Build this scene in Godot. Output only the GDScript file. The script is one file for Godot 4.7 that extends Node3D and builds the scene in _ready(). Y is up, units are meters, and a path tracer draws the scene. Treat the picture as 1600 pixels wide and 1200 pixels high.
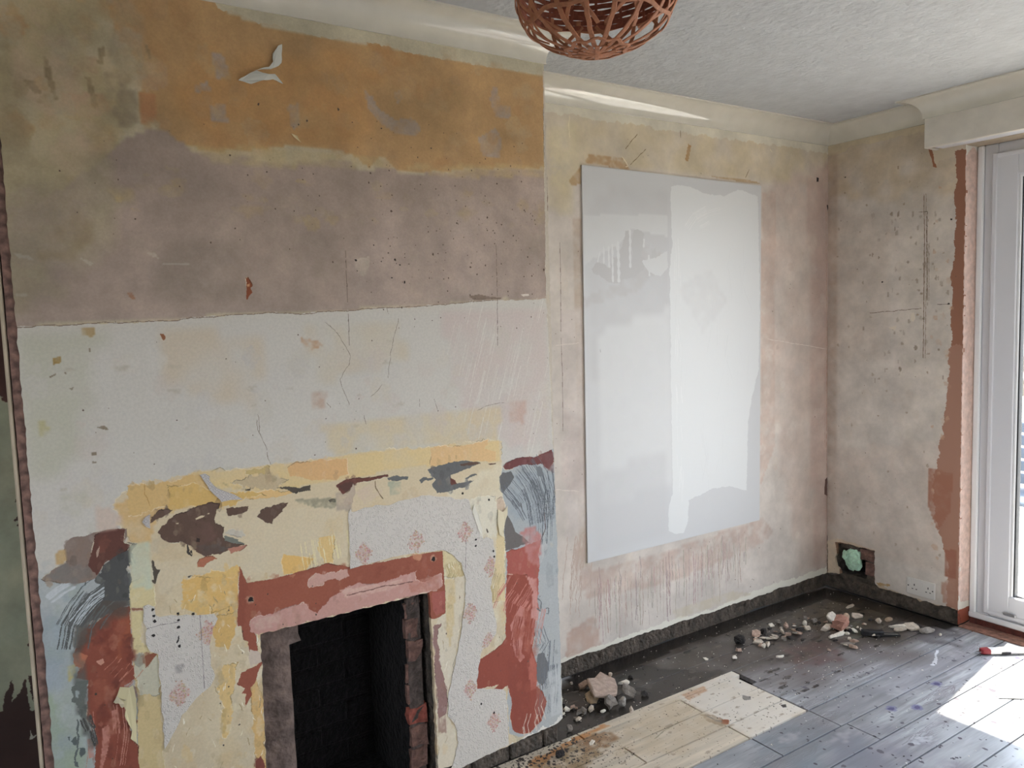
extends Node3D
# A room being stripped for redecoration: chimney breast with an open fireplace, an alcove with a white board, patio door on the right.
# Units are metres. x runs along the chimney wall, y up, z towards the viewer. Painted walls are drawn in centimetres of their own wall.

const H := 2.528           # ceiling height
const XR := 2.163          # face of the wall with the patio door
const ZA := -0.387         # face of the alcove wall behind the chimney breast
const XL := -1.62          # left edge of the chimney breast
const PT := 0.015          # thickness of the plaster coat
const FLAT := Transform3D.IDENTITY

var names := {}
var M := {}

# ------------------------------------------------------------------ nodes
func numbered(called: String, parent: Node) -> String:
	var key := str(parent.get_instance_id()) + called
	var n: int = names.get(key, 0)
	names[key] = n + 1
	return called if n == 0 else "%s_%03d" % [called, n]

func thing(called: String, label: String, category: String, at := Vector3.ZERO, group := "", kind := "") -> Node3D:
	var o := Node3D.new()
	o.name = numbered(called, self)
	add_child(o, true)
	o.position = at
	tag(o, label, category, group, kind)
	return o

func tag(o: Node, label: String, category: String, group := "", kind := "") -> void:
	o.set_meta("label", label)
	o.set_meta("category", category)
	if group != "":
		o.set_meta("group", group)
	if kind != "":
		o.set_meta("kind", kind)

func part(called: String, mesh: Mesh, mat: Material, parent: Node, at := Transform3D.IDENTITY, label := "") -> MeshInstance3D:
	var o := MeshInstance3D.new()
	o.name = numbered(called, parent)
	o.mesh = mesh
	o.material_override = mat
	o.transform = at
	parent.add_child(o, true)
	if label != "":
		o.set_meta("label", label)
	return o

# ------------------------------------------------------------------ geometry
func st_new() -> SurfaceTool:
	var s := SurfaceTool.new()
	s.begin(Mesh.PRIMITIVE_TRIANGLES)
	return s

func tri(s: SurfaceTool, a: Vector3, b: Vector3, c: Vector3, n: Vector3, ua := Vector2.ZERO, ub := Vector2.ZERO, uc := Vector2.ZERO) -> void:
	var g := (b - a).cross(c - a)
	if g.length_squared() < 1e-18:
		return
	if g.dot(n) > 0.0:
		var t := b
		b = c
		c = t
		var ut := ub
		ub = uc
		uc = ut
	for k in 3:
		s.set_normal(n)
		s.set_uv([ua, ub, uc][k])
		s.set_uv2([ua, ub, uc][k])
		s.add_vertex([a, b, c][k])

func flat_tri(s: SurfaceTool, a: Vector3, b: Vector3, c: Vector3, away: Vector3) -> void:
	var n := (b - a).cross(c - a)
	if n.length_squared() < 1e-18:
		return
	n = n.normalized()
	if n.dot(away) < 0.0:
		n = -n
	var ax := Vector2(a.x, -a.y)
	var bx2 := Vector2(b.x, -b.y)
	var cx := Vector2(c.x, -c.y)
	if absf(n.y) > 0.7:
		ax = Vector2(a.x, a.z); bx2 = Vector2(b.x, b.z); cx = Vector2(c.x, c.z)
	elif absf(n.x) > 0.7:
		ax = Vector2(a.z, -a.y); bx2 = Vector2(b.z, -b.y); cx = Vector2(c.z, -c.y)
	tri(s, a, b, c, n, ax, bx2, cx)

func quad(s: SurfaceTool, a: Vector3, b: Vector3, c: Vector3, d: Vector3, away: Vector3) -> void:
	flat_tri(s, a, b, c, away)
	flat_tri(s, a, c, d, away)

# a box from lo to hi with chamfered edges
func box(s: SurfaceTool, lo: Vector3, hi: Vector3, c := 0.002) -> void:
	var m := (lo + hi) * 0.5
	var h := (hi - lo) * 0.5
	c = minf(c, minf(h.x, minf(h.y, h.z)) * 0.9)
	var corner := {}
	for sx in [-1, 1]:
		for sy in [-1, 1]:
			for sz in [-1, 1]:
				var sg := Vector3(sx, sy, sz)
				for axis in 3:
					var v := Vector3(sg.x * (h.x - c), sg.y * (h.y - c), sg.z * (h.z - c))
					v[axis] = sg[axis] * h[axis]
					corner[[sx, sy, sz, axis]] = m + v
				flat_tri(s, corner[[sx, sy, sz, 0]], corner[[sx, sy, sz, 1]], corner[[sx, sy, sz, 2]], sg)
	for axis in 3:
		var b := (axis + 1) % 3
		var d := (axis + 2) % 3
		for sg in [-1, 1]:
			var q: Array[Vector3] = []
			for e in [[-1, -1], [1, -1], [1, 1], [-1, 1]]:
				var k := [0, 0, 0, axis]
				k[axis] = sg
				k[b] = e[0]
				k[d] = e[1]
				q.append(corner[k])
			var away := Vector3.ZERO
			away[axis] = sg
			quad(s, q[0], q[1], q[2], q[3], away)
			for s2 in [-1, 1]:      # the chamfer between face axis and face b
				var k1 := [0, 0, 0, axis]
				k1[axis] = sg
				k1[b] = s2
				var pts: Array[Vector3] = []
				for e in [[-1, axis], [1, axis], [1, b], [-1, b]]:
					var k2 := k1.duplicate()
					k2[d] = e[0]
					k2[3] = e[1]
					pts.append(corner[k2])
				var aw := Vector3.ZERO
				aw[axis] = sg
				aw[b] = s2
				quad(s, pts[0], pts[1], pts[2], pts[3], aw)

func box_mesh(lo: Vector3, hi: Vector3, c := 0.002) -> ArrayMesh:
	var s := st_new()
	box(s, lo, hi, c)
	s.generate_tangents()
	return s.commit()

# an outline in metres given a thickness: the face lies at w = 0, the back at w = -depth; uv spans the canvas of its wall
func slab(outline: PackedVector2Array, depth: float, cv = null, bevel := 0.0) -> ArrayMesh:
	var s := st_new()
	var ids := Geometry2D.triangulate_polygon(outline)
	if ids.is_empty():
		print("outline does not close: ", outline.size())
	for k in range(0, ids.size(), 3):
		var q: Array[Vector2] = [outline[ids[k]], outline[ids[k + 1]], outline[ids[k + 2]]]
		for w in [0.0, -depth]:
			tri(s, Vector3(q[0].x, q[0].y, w), Vector3(q[1].x, q[1].y, w), Vector3(q[2].x, q[2].y, w), Vector3(0, 0, 1 if w == 0.0 else -1), face_uv(q[0], cv), face_uv(q[1], cv), face_uv(q[2], cv))
	var turn := -1.0 if Geometry2D.is_polygon_clockwise(outline) else 1.0
	for k in outline.size():
		var a := outline[k]
		var b := outline[(k + 1) % outline.size()]
		var n2 := Vector2(b.y - a.y, a.x - b.x).normalized() * turn
		var n := Vector3(n2.x, n2.y, 0)
		var ua := face_uv(a, cv)
		var ub := face_uv(b, cv)
		tri(s, Vector3(a.x, a.y, 0), Vector3(b.x, b.y, 0), Vector3(b.x, b.y, -depth), n, ua, ub, ub)
		tri(s, Vector3(a.x, a.y, 0), Vector3(b.x, b.y, -depth), Vector3(a.x, a.y, -depth), n, ua, ub, ua)
	s.generate_tangents()
	return s.commit()

func face_uv(p: Vector2, cv) -> Vector2:
	return cv.uv(p) if cv != null else p

func pts_of(cm: Array) -> PackedVector2Array:
	var p := PackedVector2Array()
	for k in range(0, cm.size(), 2):
		p.append(Vector2(cm[k], cm[k + 1]) * 0.01)
	return p

# small tears along an outline (metres)
func torn(p: PackedVector2Array, amp: float, seed_: int, step := 0.012) -> PackedVector2Array:
	var n := FastNoiseLite.new()
	n.seed = seed_
	n.frequency = 30.0
	n.fractal_octaves = 3
	var out := PackedVector2Array()
	for k in p.size():
		var a := p[k]
		var b := p[(k + 1) % p.size()]
		var c := maxi(1, int(a.distance_to(b) / step))
		for j in c:
			var v := a.lerp(b, float(j) / c)
			out.append(v + Vector2(n.get_noise_2d(v.x, v.y), n.get_noise_2d(v.x + 9.0, v.y)) * amp * 2.0)
	return out

# a strip of constant width along points, with outward directions and thickness
func strip(s: SurfaceTool, pts: Array, outs: Array, width: float, thick: float) -> void:
	var prev: Array[Vector3] = []
	var n := pts.size()
	for k in n:
		var t: Vector3 = (pts[mini(k + 1, n - 1)] - pts[maxi(k - 1, 0)]).normalized()
		var o: Vector3 = outs[k]
		var side := t.cross(o).normalized() * width * 0.5
		var up := o.normalized() * thick * 0.5
		var p: Vector3 = pts[k]
		var ring: Array[Vector3] = [p + side + up * 0.4, p + side * 0.7 + up, p - side * 0.7 + up, p - side + up * 0.4, p - side - up * 0.4, p - side * 0.7 - up, p + side * 0.7 - up, p + side - up * 0.4]
		if k > 0:
			for j in 8:
				var j2 := (j + 1) % 8
				var mid := (ring[j] + ring[j2]) * 0.5 - p
				quad(s, prev[j], ring[j], ring[j2], prev[j2], mid)
		if k == 0 or k == n - 1:
			for j in range(1, 7):
				flat_tri(s, ring[0], ring[j], ring[j + 1], -t if k == 0 else t)
		prev = ring

# a broken lump: an icosahedron split once and pushed about; flat-faced like broken plaster
func lump(size: Vector3, seed_: int, rough := 0.35, splits := 1) -> ArrayMesh:
	var g := (1.0 + sqrt(5.0)) * 0.5
	var v: Array[Vector3] = []
	for e in [[-1, g, 0], [1, g, 0], [-1, -g, 0], [1, -g, 0], [0, -1, g], [0, 1, g], [0, -1, -g], [0, 1, -g], [g, 0, -1], [g, 0, 1], [-g, 0, -1], [-g, 0, 1]]:
		v.append(Vector3(e[0], e[1], e[2]).normalized())
	var f := [[0, 11, 5], [0, 5, 1], [0, 1, 7], [0, 7, 10], [0, 10, 11], [1, 5, 9], [5, 11, 4], [11, 10, 2], [10, 7, 6], [7, 1, 8], [3, 9, 4], [3, 4, 2], [3, 2, 6], [3, 6, 8], [3, 8, 9], [4, 9, 5], [2, 4, 11], [6, 2, 10], [8, 6, 7], [9, 8, 1]]
	for _r in splits:
		var f2 := []
		for q in f:
			var k := v.size()
			v.append(((v[q[0]] + v[q[1]]) * 0.5).normalized())
			v.append(((v[q[1]] + v[q[2]]) * 0.5).normalized())
			v.append(((v[q[2]] + v[q[0]]) * 0.5).normalized())
			f2 += [[q[0], k, k + 2], [k, q[1], k + 1], [k + 2, k + 1, q[2]], [k, k + 1, k + 2]]
		f = f2
	var n := FastNoiseLite.new()
	n.seed = seed_
	n.frequency = 0.9
	n.noise_type = FastNoiseLite.TYPE_CELLULAR
	var s := st_new()
	var w: Array[Vector3] = []
	for p in v:
		var r := 1.0 + rough * n.get_noise_3d(p.x, p.y, p.z) * 1.4
		var q := p * r
		q.y = clampf(q.y, -0.62, 0.7)
		w.append(Vector3(q.x * size.x, q.y * size.y / 0.66, q.z * size.z) * 0.5)
	for q in f:
		flat_tri(s, w[q[0]], w[q[1]], w[q[2]], w[q[0]] + w[q[1]] + w[q[2]])
	s.generate_tangents()
	return s.commit()

# a flat broken piece: an irregular outline with a bevelled rim, lying in the xz plane, its underside at y = 0
func flake(size: Vector3, seed_: int, corners := 7) -> ArrayMesh:
	var r := RandomNumberGenerator.new()
	r.seed = seed_
	var s := st_new()
	var ring: Array[Vector2] = []
	for k in corners:
		var a := TAU * (k + r.randf_range(-0.3, 0.3)) / corners
		ring.append(Vector2(cos(a) * size.x, sin(a) * size.z) * 0.66 * r.randf_range(0.66, 1.08))
	for k in corners:
		var a := ring[k]
		var b := ring[(k + 1) % corners]
		var ia := a * 0.93
		var ib := b * 0.93
		var ya := size.y * (0.85 + 0.3 * sin(seed_ + k * 2.1))
		var yb := size.y * (0.85 + 0.3 * sin(seed_ + ((k + 1) % corners) * 2.1))
		var away := Vector3(a.x + b.x, 0, a.y + b.y)
		flat_tri(s, Vector3(0, size.y, 0), Vector3(ia.x, ya, ia.y), Vector3(ib.x, yb, ib.y), Vector3.UP)
		flat_tri(s, Vector3(0, 0, 0), Vector3(a.x, 0, a.y), Vector3(b.x, 0, b.y), Vector3.DOWN)
		quad(s, Vector3(ia.x, ya, ia.y), Vector3(ib.x, yb, ib.y), Vector3(b.x, yb * 0.7, b.y), Vector3(a.x, ya * 0.7, a.y), away + Vector3.UP * 0.05)
		quad(s, Vector3(a.x, ya * 0.7, a.y), Vector3(b.x, yb * 0.7, b.y), Vector3(b.x, 0, b.y), Vector3(a.x, 0, a.y), away)
	s.generate_tangents()
	return s.commit()

# ------------------------------------------------------------------ materials
func srgb(r: int, g: int, b: int, a := 255) -> Color:
	return Color8(r, g, b, a)

func mat(c: Color, rough := 0.85) -> StandardMaterial3D:
	var m := StandardMaterial3D.new()
	m.albedo_color = c
	m.roughness = rough
	return m

func noise_tex(freq: float, lo: Color, hi: Color, octaves := 5, size := 512, seed_ := 1, kind := FastNoiseLite.TYPE_SIMPLEX_SMOOTH) -> NoiseTexture2D:
	var n := FastNoiseLite.new()
	n.noise_type = kind
	n.seed = seed_
	n.frequency = freq
	n.fractal_octaves = octaves
	var t := NoiseTexture2D.new()
	t.width = size
	t.height = size
	t.seamless = true
	t.noise = n
	var g := Gradient.new()
	g.set_color(0, lo)
	g.set_color(1, hi)
	t.color_ramp = g
	return t

func noise_bump(freq: float, strength: float, size := 512, seed_ := 1, octaves := 5, kind := FastNoiseLite.TYPE_SIMPLEX_SMOOTH) -> NoiseTexture2D:
	var n := FastNoiseLite.new()
	n.noise_type = kind
	n.seed = seed_
	n.frequency = freq
	n.fractal_octaves = octaves
	var t := NoiseTexture2D.new()
	t.width = size
	t.height = size
	t.seamless = true
	t.as_normal_map = true
	t.bump_strength = strength
	t.noise = n
	return t

# one colour with mottling and fine relief, laid on in the thing's own axes
func rough_mat(c: Color, spread: float, per_metre: float, rough := 0.9, bump := 4.0, seed_ := 3) -> StandardMaterial3D:
	var m := mat(Color.WHITE, rough)
	var lo := Color(c.r * (1.0 - spread), c.g * (1.0 - spread), c.b * (1.0 - spread))
	var hi := Color(minf(c.r * (1.0 + spread), 1.0), minf(c.g * (1.0 + spread), 1.0), minf(c.b * (1.0 + spread), 1.0))
	m.albedo_texture = noise_tex(0.02, lo, hi, 5, 256, seed_)
	m.normal_enabled = bump > 0.0
	if bump > 0.0:
		m.normal_texture = noise_bump(0.05, bump, 256, seed_ + 1)
	m.uv1_triplanar = true
	m.uv1_scale = Vector3.ONE * per_metre
	return m

func wall_mat(cv, rough := 0.82) -> StandardMaterial3D:
	var m := mat(Color.WHITE, rough)
	m.albedo_texture = ImageTexture.create_from_image(cv.img)
	if cv.hgt != null:
		m.heightmap_enabled = true
		m.heightmap_scale = 0.5
		m.heightmap_texture = ImageTexture.create_from_image(cv.hgt)
	return m

# ------------------------------------------------------------------ painted surfaces
# A canvas for one wall: coats of paint, paper and plaster laid on in the wall's own centimetres.
class Canvas:
	var img: Image
	var hgt: Image = null
	var u0: float
	var v1: float
	var s: float
	var w: int
	var h: int
	var rng := RandomNumberGenerator.new()
	var noi := FastNoiseLite.new()
	var count := 0

	func _init(a: float, b: float, c: float, d: float, scale_: float, base: Color, relief := false) -> void:
		u0 = a
		v1 = d
		s = scale_
		w = int((b - a) * s)
		h = int((d - c) * s)
		img = Image.create(w, h, false, Image.FORMAT_RGBA8)
		img.fill(base)
		if relief:
			hgt = Image.create(w, h, false, Image.FORMAT_RGBA8)
			hgt.fill(Color(0.5, 0.5, 0.5))
		rng.seed = int(w * 7 + h)
		noi.seed = w + h
		noi.frequency = 0.022
		noi.fractal_octaves = 6
		noi.fractal_gain = 0.62

	func uv(p: Vector2) -> Vector2:
		return Vector2((p.x * 100.0 - u0) * s / w, (v1 - p.y * 100.0) * s / h)

	func px(l: Array) -> PackedVector2Array:
		var p := PackedVector2Array()
		for k in range(0, l.size(), 2):
			p.append(Vector2((l[k] - u0) * s, (v1 - l[k + 1]) * s))
		return p

	func jag(p: PackedVector2Array, amp: float) -> PackedVector2Array:
		if amp <= 0.0:
			return p
		count += 1
		var out := PackedVector2Array()
		var o := count * 37.0
		for k in p.size():
			var a := p[k]
			var b := p[(k + 1) % p.size()]
			var c := maxi(1, int(a.distance_to(b) / 2.5))
			for j in c:
				var v := a.lerp(b, float(j) / c)
				out.append(v + Vector2(noi.get_noise_2d(v.x + o, v.y), noi.get_noise_2d(v.x, v.y + o + 500.0)) * amp * 2.2 + Vector2(rng.randf_range(-1, 1), rng.randf_range(-1, 1)) * minf(amp * 0.3, 1.6))
		return out

	func spans(im: Image, p: PackedVector2Array, col: Color) -> void:
		var lo := 1e9
		var hi := -1e9
		for v in p:
			lo = minf(lo, v.y)
			hi = maxf(hi, v.y)
		var y0 := maxi(0, int(ceil(lo - 0.5)))
		var y1 := mini(im.get_height() - 1, int(floor(hi - 0.5)))
		if y1 < y0:
			return
		var rows := []
		for y in y1 - y0 + 1:
			rows.append(PackedFloat32Array())
		for k in p.size():
			var a := p[k]
			var b := p[(k + 1) % p.size()]
			if a.y > b.y:
				var t := a
				a = b
				b = t
			if b.y - a.y < 1e-6:
				continue
			var ya := maxi(y0, int(ceil(a.y - 0.5)))
			var yb := mini(y1, int(ceil(b.y - 0.5)) - 1)
			var g := (b.x - a.x) / (b.y - a.y)
			for y in range(ya, yb + 1):
				rows[y - y0].append(a.x + (y + 0.5 - a.y) * g)
		for y in rows.size():
			var r: PackedFloat32Array = rows[y]
			r.sort()
			for k in range(0, r.size() - 1, 2):
				var xa := int(round(r[k]))
				var xb := int(round(r[k + 1]))
				if xb > xa:
					im.fill_rect(Rect2i(xa, y + y0, xb - xa, 1), col)

	# a hard-edged coat; amp is how ragged its edge is, in cm
	func coat(l: Array, col: Color, amp := 0.35, level := -1.0) -> void:
		var p := jag(px(l), amp * s * (1.5 if level >= 0.6 else 1.0))
		spans(img, p, col)
		if hgt != null and level >= 0.0:
			spans(hgt, p, Color(level, level, level))
			if level >= 0.6 or level <= 0.45:
				lips(p, col.lerp(Color(0.96, 0.94, 0.86), 0.45) if level >= 0.6 else Color8(214, 203, 178), 0.4 if level >= 0.6 else 0.3)
				lips(p, col.darkened(0.25), 0.2)
			mottle(l, col)

	# a coat is never one flat tone: thin and thick touches inside its outline
	func mottle(l: Array, col: Color) -> void:
		var q := PackedVector2Array()
		var lo := Vector2(1e9, 1e9)
		var hi := -lo
		for k in range(0, l.size(), 2):
			var v := Vector2(l[k], l[k + 1])
			q.append(v)
			lo = lo.min(v)
			hi = hi.max(v)
		var box := hi - lo
		if box.x * box.y > 4000.0 or minf(box.x, box.y) < 2.5:
			return
		for k in int(clampf(box.x * box.y / 7.0, 4.0, 46.0)):
			var v := lo + Vector2(rng.randf(), rng.randf()) * box
			if not Geometry2D.is_point_in_polygon(v, q):
				continue
			var r := rng.randf_range(0.3, 1.1)
			var tone := [col.lightened(0.14), col.darkened(0.14), col.lerp(Color8(214, 196, 160), 0.3), col.lerp(Color8(150, 120, 96), 0.3), col.lightened(0.08)][rng.randi_range(0, 4)] as Color
			stain(ring(v.x, v.y, r, r * rng.randf_range(0.8, 2.6)), tone, rng.randf_range(0.35, 0.8), rng.randf_range(0.13, 0.35), 0.6, 0.8)

	# the torn edge of a coat shows here and there as a thin light or dark line
	func lips(p: PackedVector2Array, col: Color, share: float) -> void:
		var k := 0
		while k < p.size():
			var run := rng.randi_range(5, 26)
			if rng.randf() < share:
				var a := PackedVector2Array()
				var b := PackedVector2Array()
				for j in run:
					var q := p[(k + j) % p.size()]
					var t := (p[(k + j + 1) % p.size()] - q).normalized()
					var f := 0.09 * s * sin(PI * (j + 0.5) / run) * (0.7 + 0.6 * rng.randf()) + 0.35
					a.append(q + Vector2(-t.y, t.x) * f)
					b.append(q - Vector2(-t.y, t.x) * f)
				b.reverse()
				a.append_array(b)
				spans(img, a, col)
			k += run

	# a soft-edged stain
	func stain(l: Array, col: Color, alpha: float, blur: float, patchy := 0.5, freq := 0.25) -> void:
		var k := maxf(1.0, blur * s)
		var p := px(l)
		var lo := Vector2(1e9, 1e9)
		var hi := -lo
		for v in p:
			lo = lo.min(v)
			hi = hi.max(v)
		lo = (lo / k - Vector2(3, 3)).floor()
		hi = (hi / k + Vector2(3, 3)).ceil()
		var n := Vector2i(hi - lo)
		var q := PackedVector2Array()
		for v in p:
			q.append((v / k - lo) * 3.0)
		var small := Image.create(n.x * 3, n.y * 3, false, Image.FORMAT_RGBA8)
		small.fill(Color(col.r, col.g, col.b, 0.0))
		count += 1
		spans(small, q, Color(col.r, col.g, col.b, alpha))
		small.resize(n.x, n.y, Image.INTERPOLATE_BILINEAR)
		if patchy > 0.0:
			for y in n.y:
				for x in n.x:
					var c := small.get_pixel(x, y)
					if c.a > 0.003:
						var f := noi.get_noise_2d((x + lo.x) * k * freq / s * 20.0 + count * 91.0, (y + lo.y) * k * freq / s * 20.0) * 1.6 + 0.5
						small.set_pixel(x, y, Color(col.r, col.g, col.b, c.a * clampf(1.0 - patchy + patchy * f * 1.3, 0.0, 1.0)))
		small.resize(int(n.x * k), int(n.y * k), Image.INTERPOLATE_CUBIC)
		img.blend_rect(small, Rect2i(Vector2i.ZERO, small.get_size()), Vector2i(lo * k))

	# paint that broke up: many small soft-edged patches scattered inside a region given as u, v, width, height
	func blotches(u: float, v: float, wide: float, tall: float, n: int, size: float, col: Color, alpha: float, flat := 1.0) -> void:
		for k in n:
			var c := Vector2(u + rng.randf() * wide, v + rng.randf() * tall)
			var r := size * rng.randf_range(0.4, 1.3)
			stain(ring(c.x, c.y, r, r * flat), col, alpha * rng.randf_range(0.4, 1.0), maxf(0.35, r * 0.35), 0.6)

	func ring(u: float, v: float, a: float, b: float, n := 9) -> Array:
		var l := []
		for k in n:
			var t := TAU * k / n
			var r := rng.randf_range(0.7, 1.2)
			l += [u + cos(t) * a * r, v + sin(t) * b * r]
		return l

	# small brushed touches of several tones inside u, v, width, height
	func dabs(u: float, v: float, wide: float, tall: float, n: int, size: float, cols: Array, alpha: float, upright := 1.0) -> void:
		for k in n:
			var r := size * rng.randf_range(0.4, 1.6)
			var col: Color = cols[rng.randi_range(0, cols.size() - 1)]
			stain(ring(u + rng.randf() * wide, v + rng.randf() * tall, r, r * upright * rng.randf_range(0.6, 1.5)), col, alpha * rng.randf_range(0.3, 1.0), maxf(0.3, r * rng.randf_range(0.12, 0.5)), 0.55, 0.6)

	# one crack, scratch or brush hair
	func line(l: Array, wide: float, col: Color, wobble := 0.15) -> void:
		var p := px(l)
		var c := PackedVector2Array()
		count += 1
		for k in p.size() - 1:
			var n := maxi(1, int(p[k].distance_to(p[k + 1]) / 3.0))
			for j in n:
				var v := p[k].lerp(p[k + 1], float(j) / n)
				c.append(v + Vector2(noi.get_noise_2d(v.x + count * 13.0, v.y), noi.get_noise_2d(v.y, v.x + count * 13.0)) * wobble * s * 2.0)
		c.append(p[p.size() - 1])
		var a := PackedVector2Array()
		var b := PackedVector2Array()
		for k in c.size():
			var t := (c[mini(k + 1, c.size() - 1)] - c[maxi(k - 1, 0)]).normalized()
			var f := wide * s * 0.5 * (0.55 + 0.6 * absf(sin(k * 0.37 + count)))
			if k == 0 or k == c.size() - 1:
				f *= 0.3
			a.append(c[k] + Vector2(-t.y, t.x) * f)
			b.append(c[k] - Vector2(-t.y, t.x) * f)
		b.reverse()
		a.append_array(b)
		spans(img, a, col)

	# a dragged brush: hairs side by side along a path, starting and stopping where the paint ran dry
	func brush(l: Array, wide: float, hairs: int, hair: float, col: Color, vary := 0.05, gaps := 0.5) -> void:
		var n := l.size() / 2
		for k in hairs:
			var o := rng.randf_range(-0.5, 0.5) * wide
			var t0 := rng.randf() * gaps
			var t1 := 1.0 - rng.randf() * gaps
			var q := []
			for j in n:
				var t := float(j) / maxi(1, n - 1)
				if t < t0 - 0.5 / n or t > t1 + 0.5 / n:
					continue
				var a := Vector2(l[maxi(0, j - 1) * 2], l[maxi(0, j - 1) * 2 + 1])
				var b := Vector2(l[mini(n - 1, j + 1) * 2], l[mini(n - 1, j + 1) * 2 + 1])
				var d := (b - a).normalized()
				q += [l[j * 2] - d.y * o, l[j * 2 + 1] + d.x * o]
			if q.size() >= 4:
				var e := rng.randf_range(-vary, vary)
				line(q, hair * rng.randf_range(0.5, 1.4), Color(clampf(col.r + e, 0, 1), clampf(col.g + e, 0, 1), clampf(col.b + e, 0, 1)), 0.12)

	func specks(u: float, v: float, wide: float, tall: float, n: int, size: float, col: Color) -> void:
		for k in n:
			var a := u + rng.randf() * wide
			var b := v + rng.randf() * tall
			var r := size * rng.randf_range(0.35, 1.2)
			coat(ring(a, b, r, r * rng.randf_range(0.6, 1.5), 7), col, 0.0)

	# the tone of the whole surface drifts: fine and coarse noise multiplied in
	func grain(lo: float, freq: float, stretch := Vector2.ONE, seed_ := 5) -> void:
		var n := FastNoiseLite.new()
		n.seed = seed_
		n.frequency = freq
		n.fractal_octaves = 7
		n.fractal_gain = 0.68
		var im := n.get_image(maxi(8, int(w / stretch.x)), maxi(8, int(h / stretch.y)))
		if stretch != Vector2.ONE:
			im.resize(w, h, Image.INTERPOLATE_CUBIC)
		var d := im.get_data()
		var c := img.get_data()
		var top := int((1.0 - lo) * 256.0)
		var low := 256 - top
		for k in d.size():
			var f := low + ((d[k] * top) >> 7)
			var j := k * 4
			c[j] = mini(255, (c[j] * f) >> 8)
			c[j + 1] = mini(255, (c[j + 1] * f) >> 8)
			c[j + 2] = mini(255, (c[j + 2] * f) >> 8)
		img = Image.create_from_data(w, h, false, Image.FORMAT_RGBA8, c)

	# fine noise in the relief
	func relief(amount: float, freq: float) -> void:
		var n := FastNoiseLite.new()
		n.seed = 77
		n.frequency = freq
		n.fractal_octaves = 4
		var im := n.get_image(w, h)
		var d := im.get_data()
		var c := hgt.get_data()
		var o := PackedByteArray()
		o.resize(d.size())
		var a := int(amount * 256.0)
		for k in d.size():
			o[k] = clampi(c[k * 4] + (((d[k] - 128) * a) >> 8), 0, 255)
		hgt = Image.create_from_data(w, h, false, Image.FORMAT_L8, o)

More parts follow.
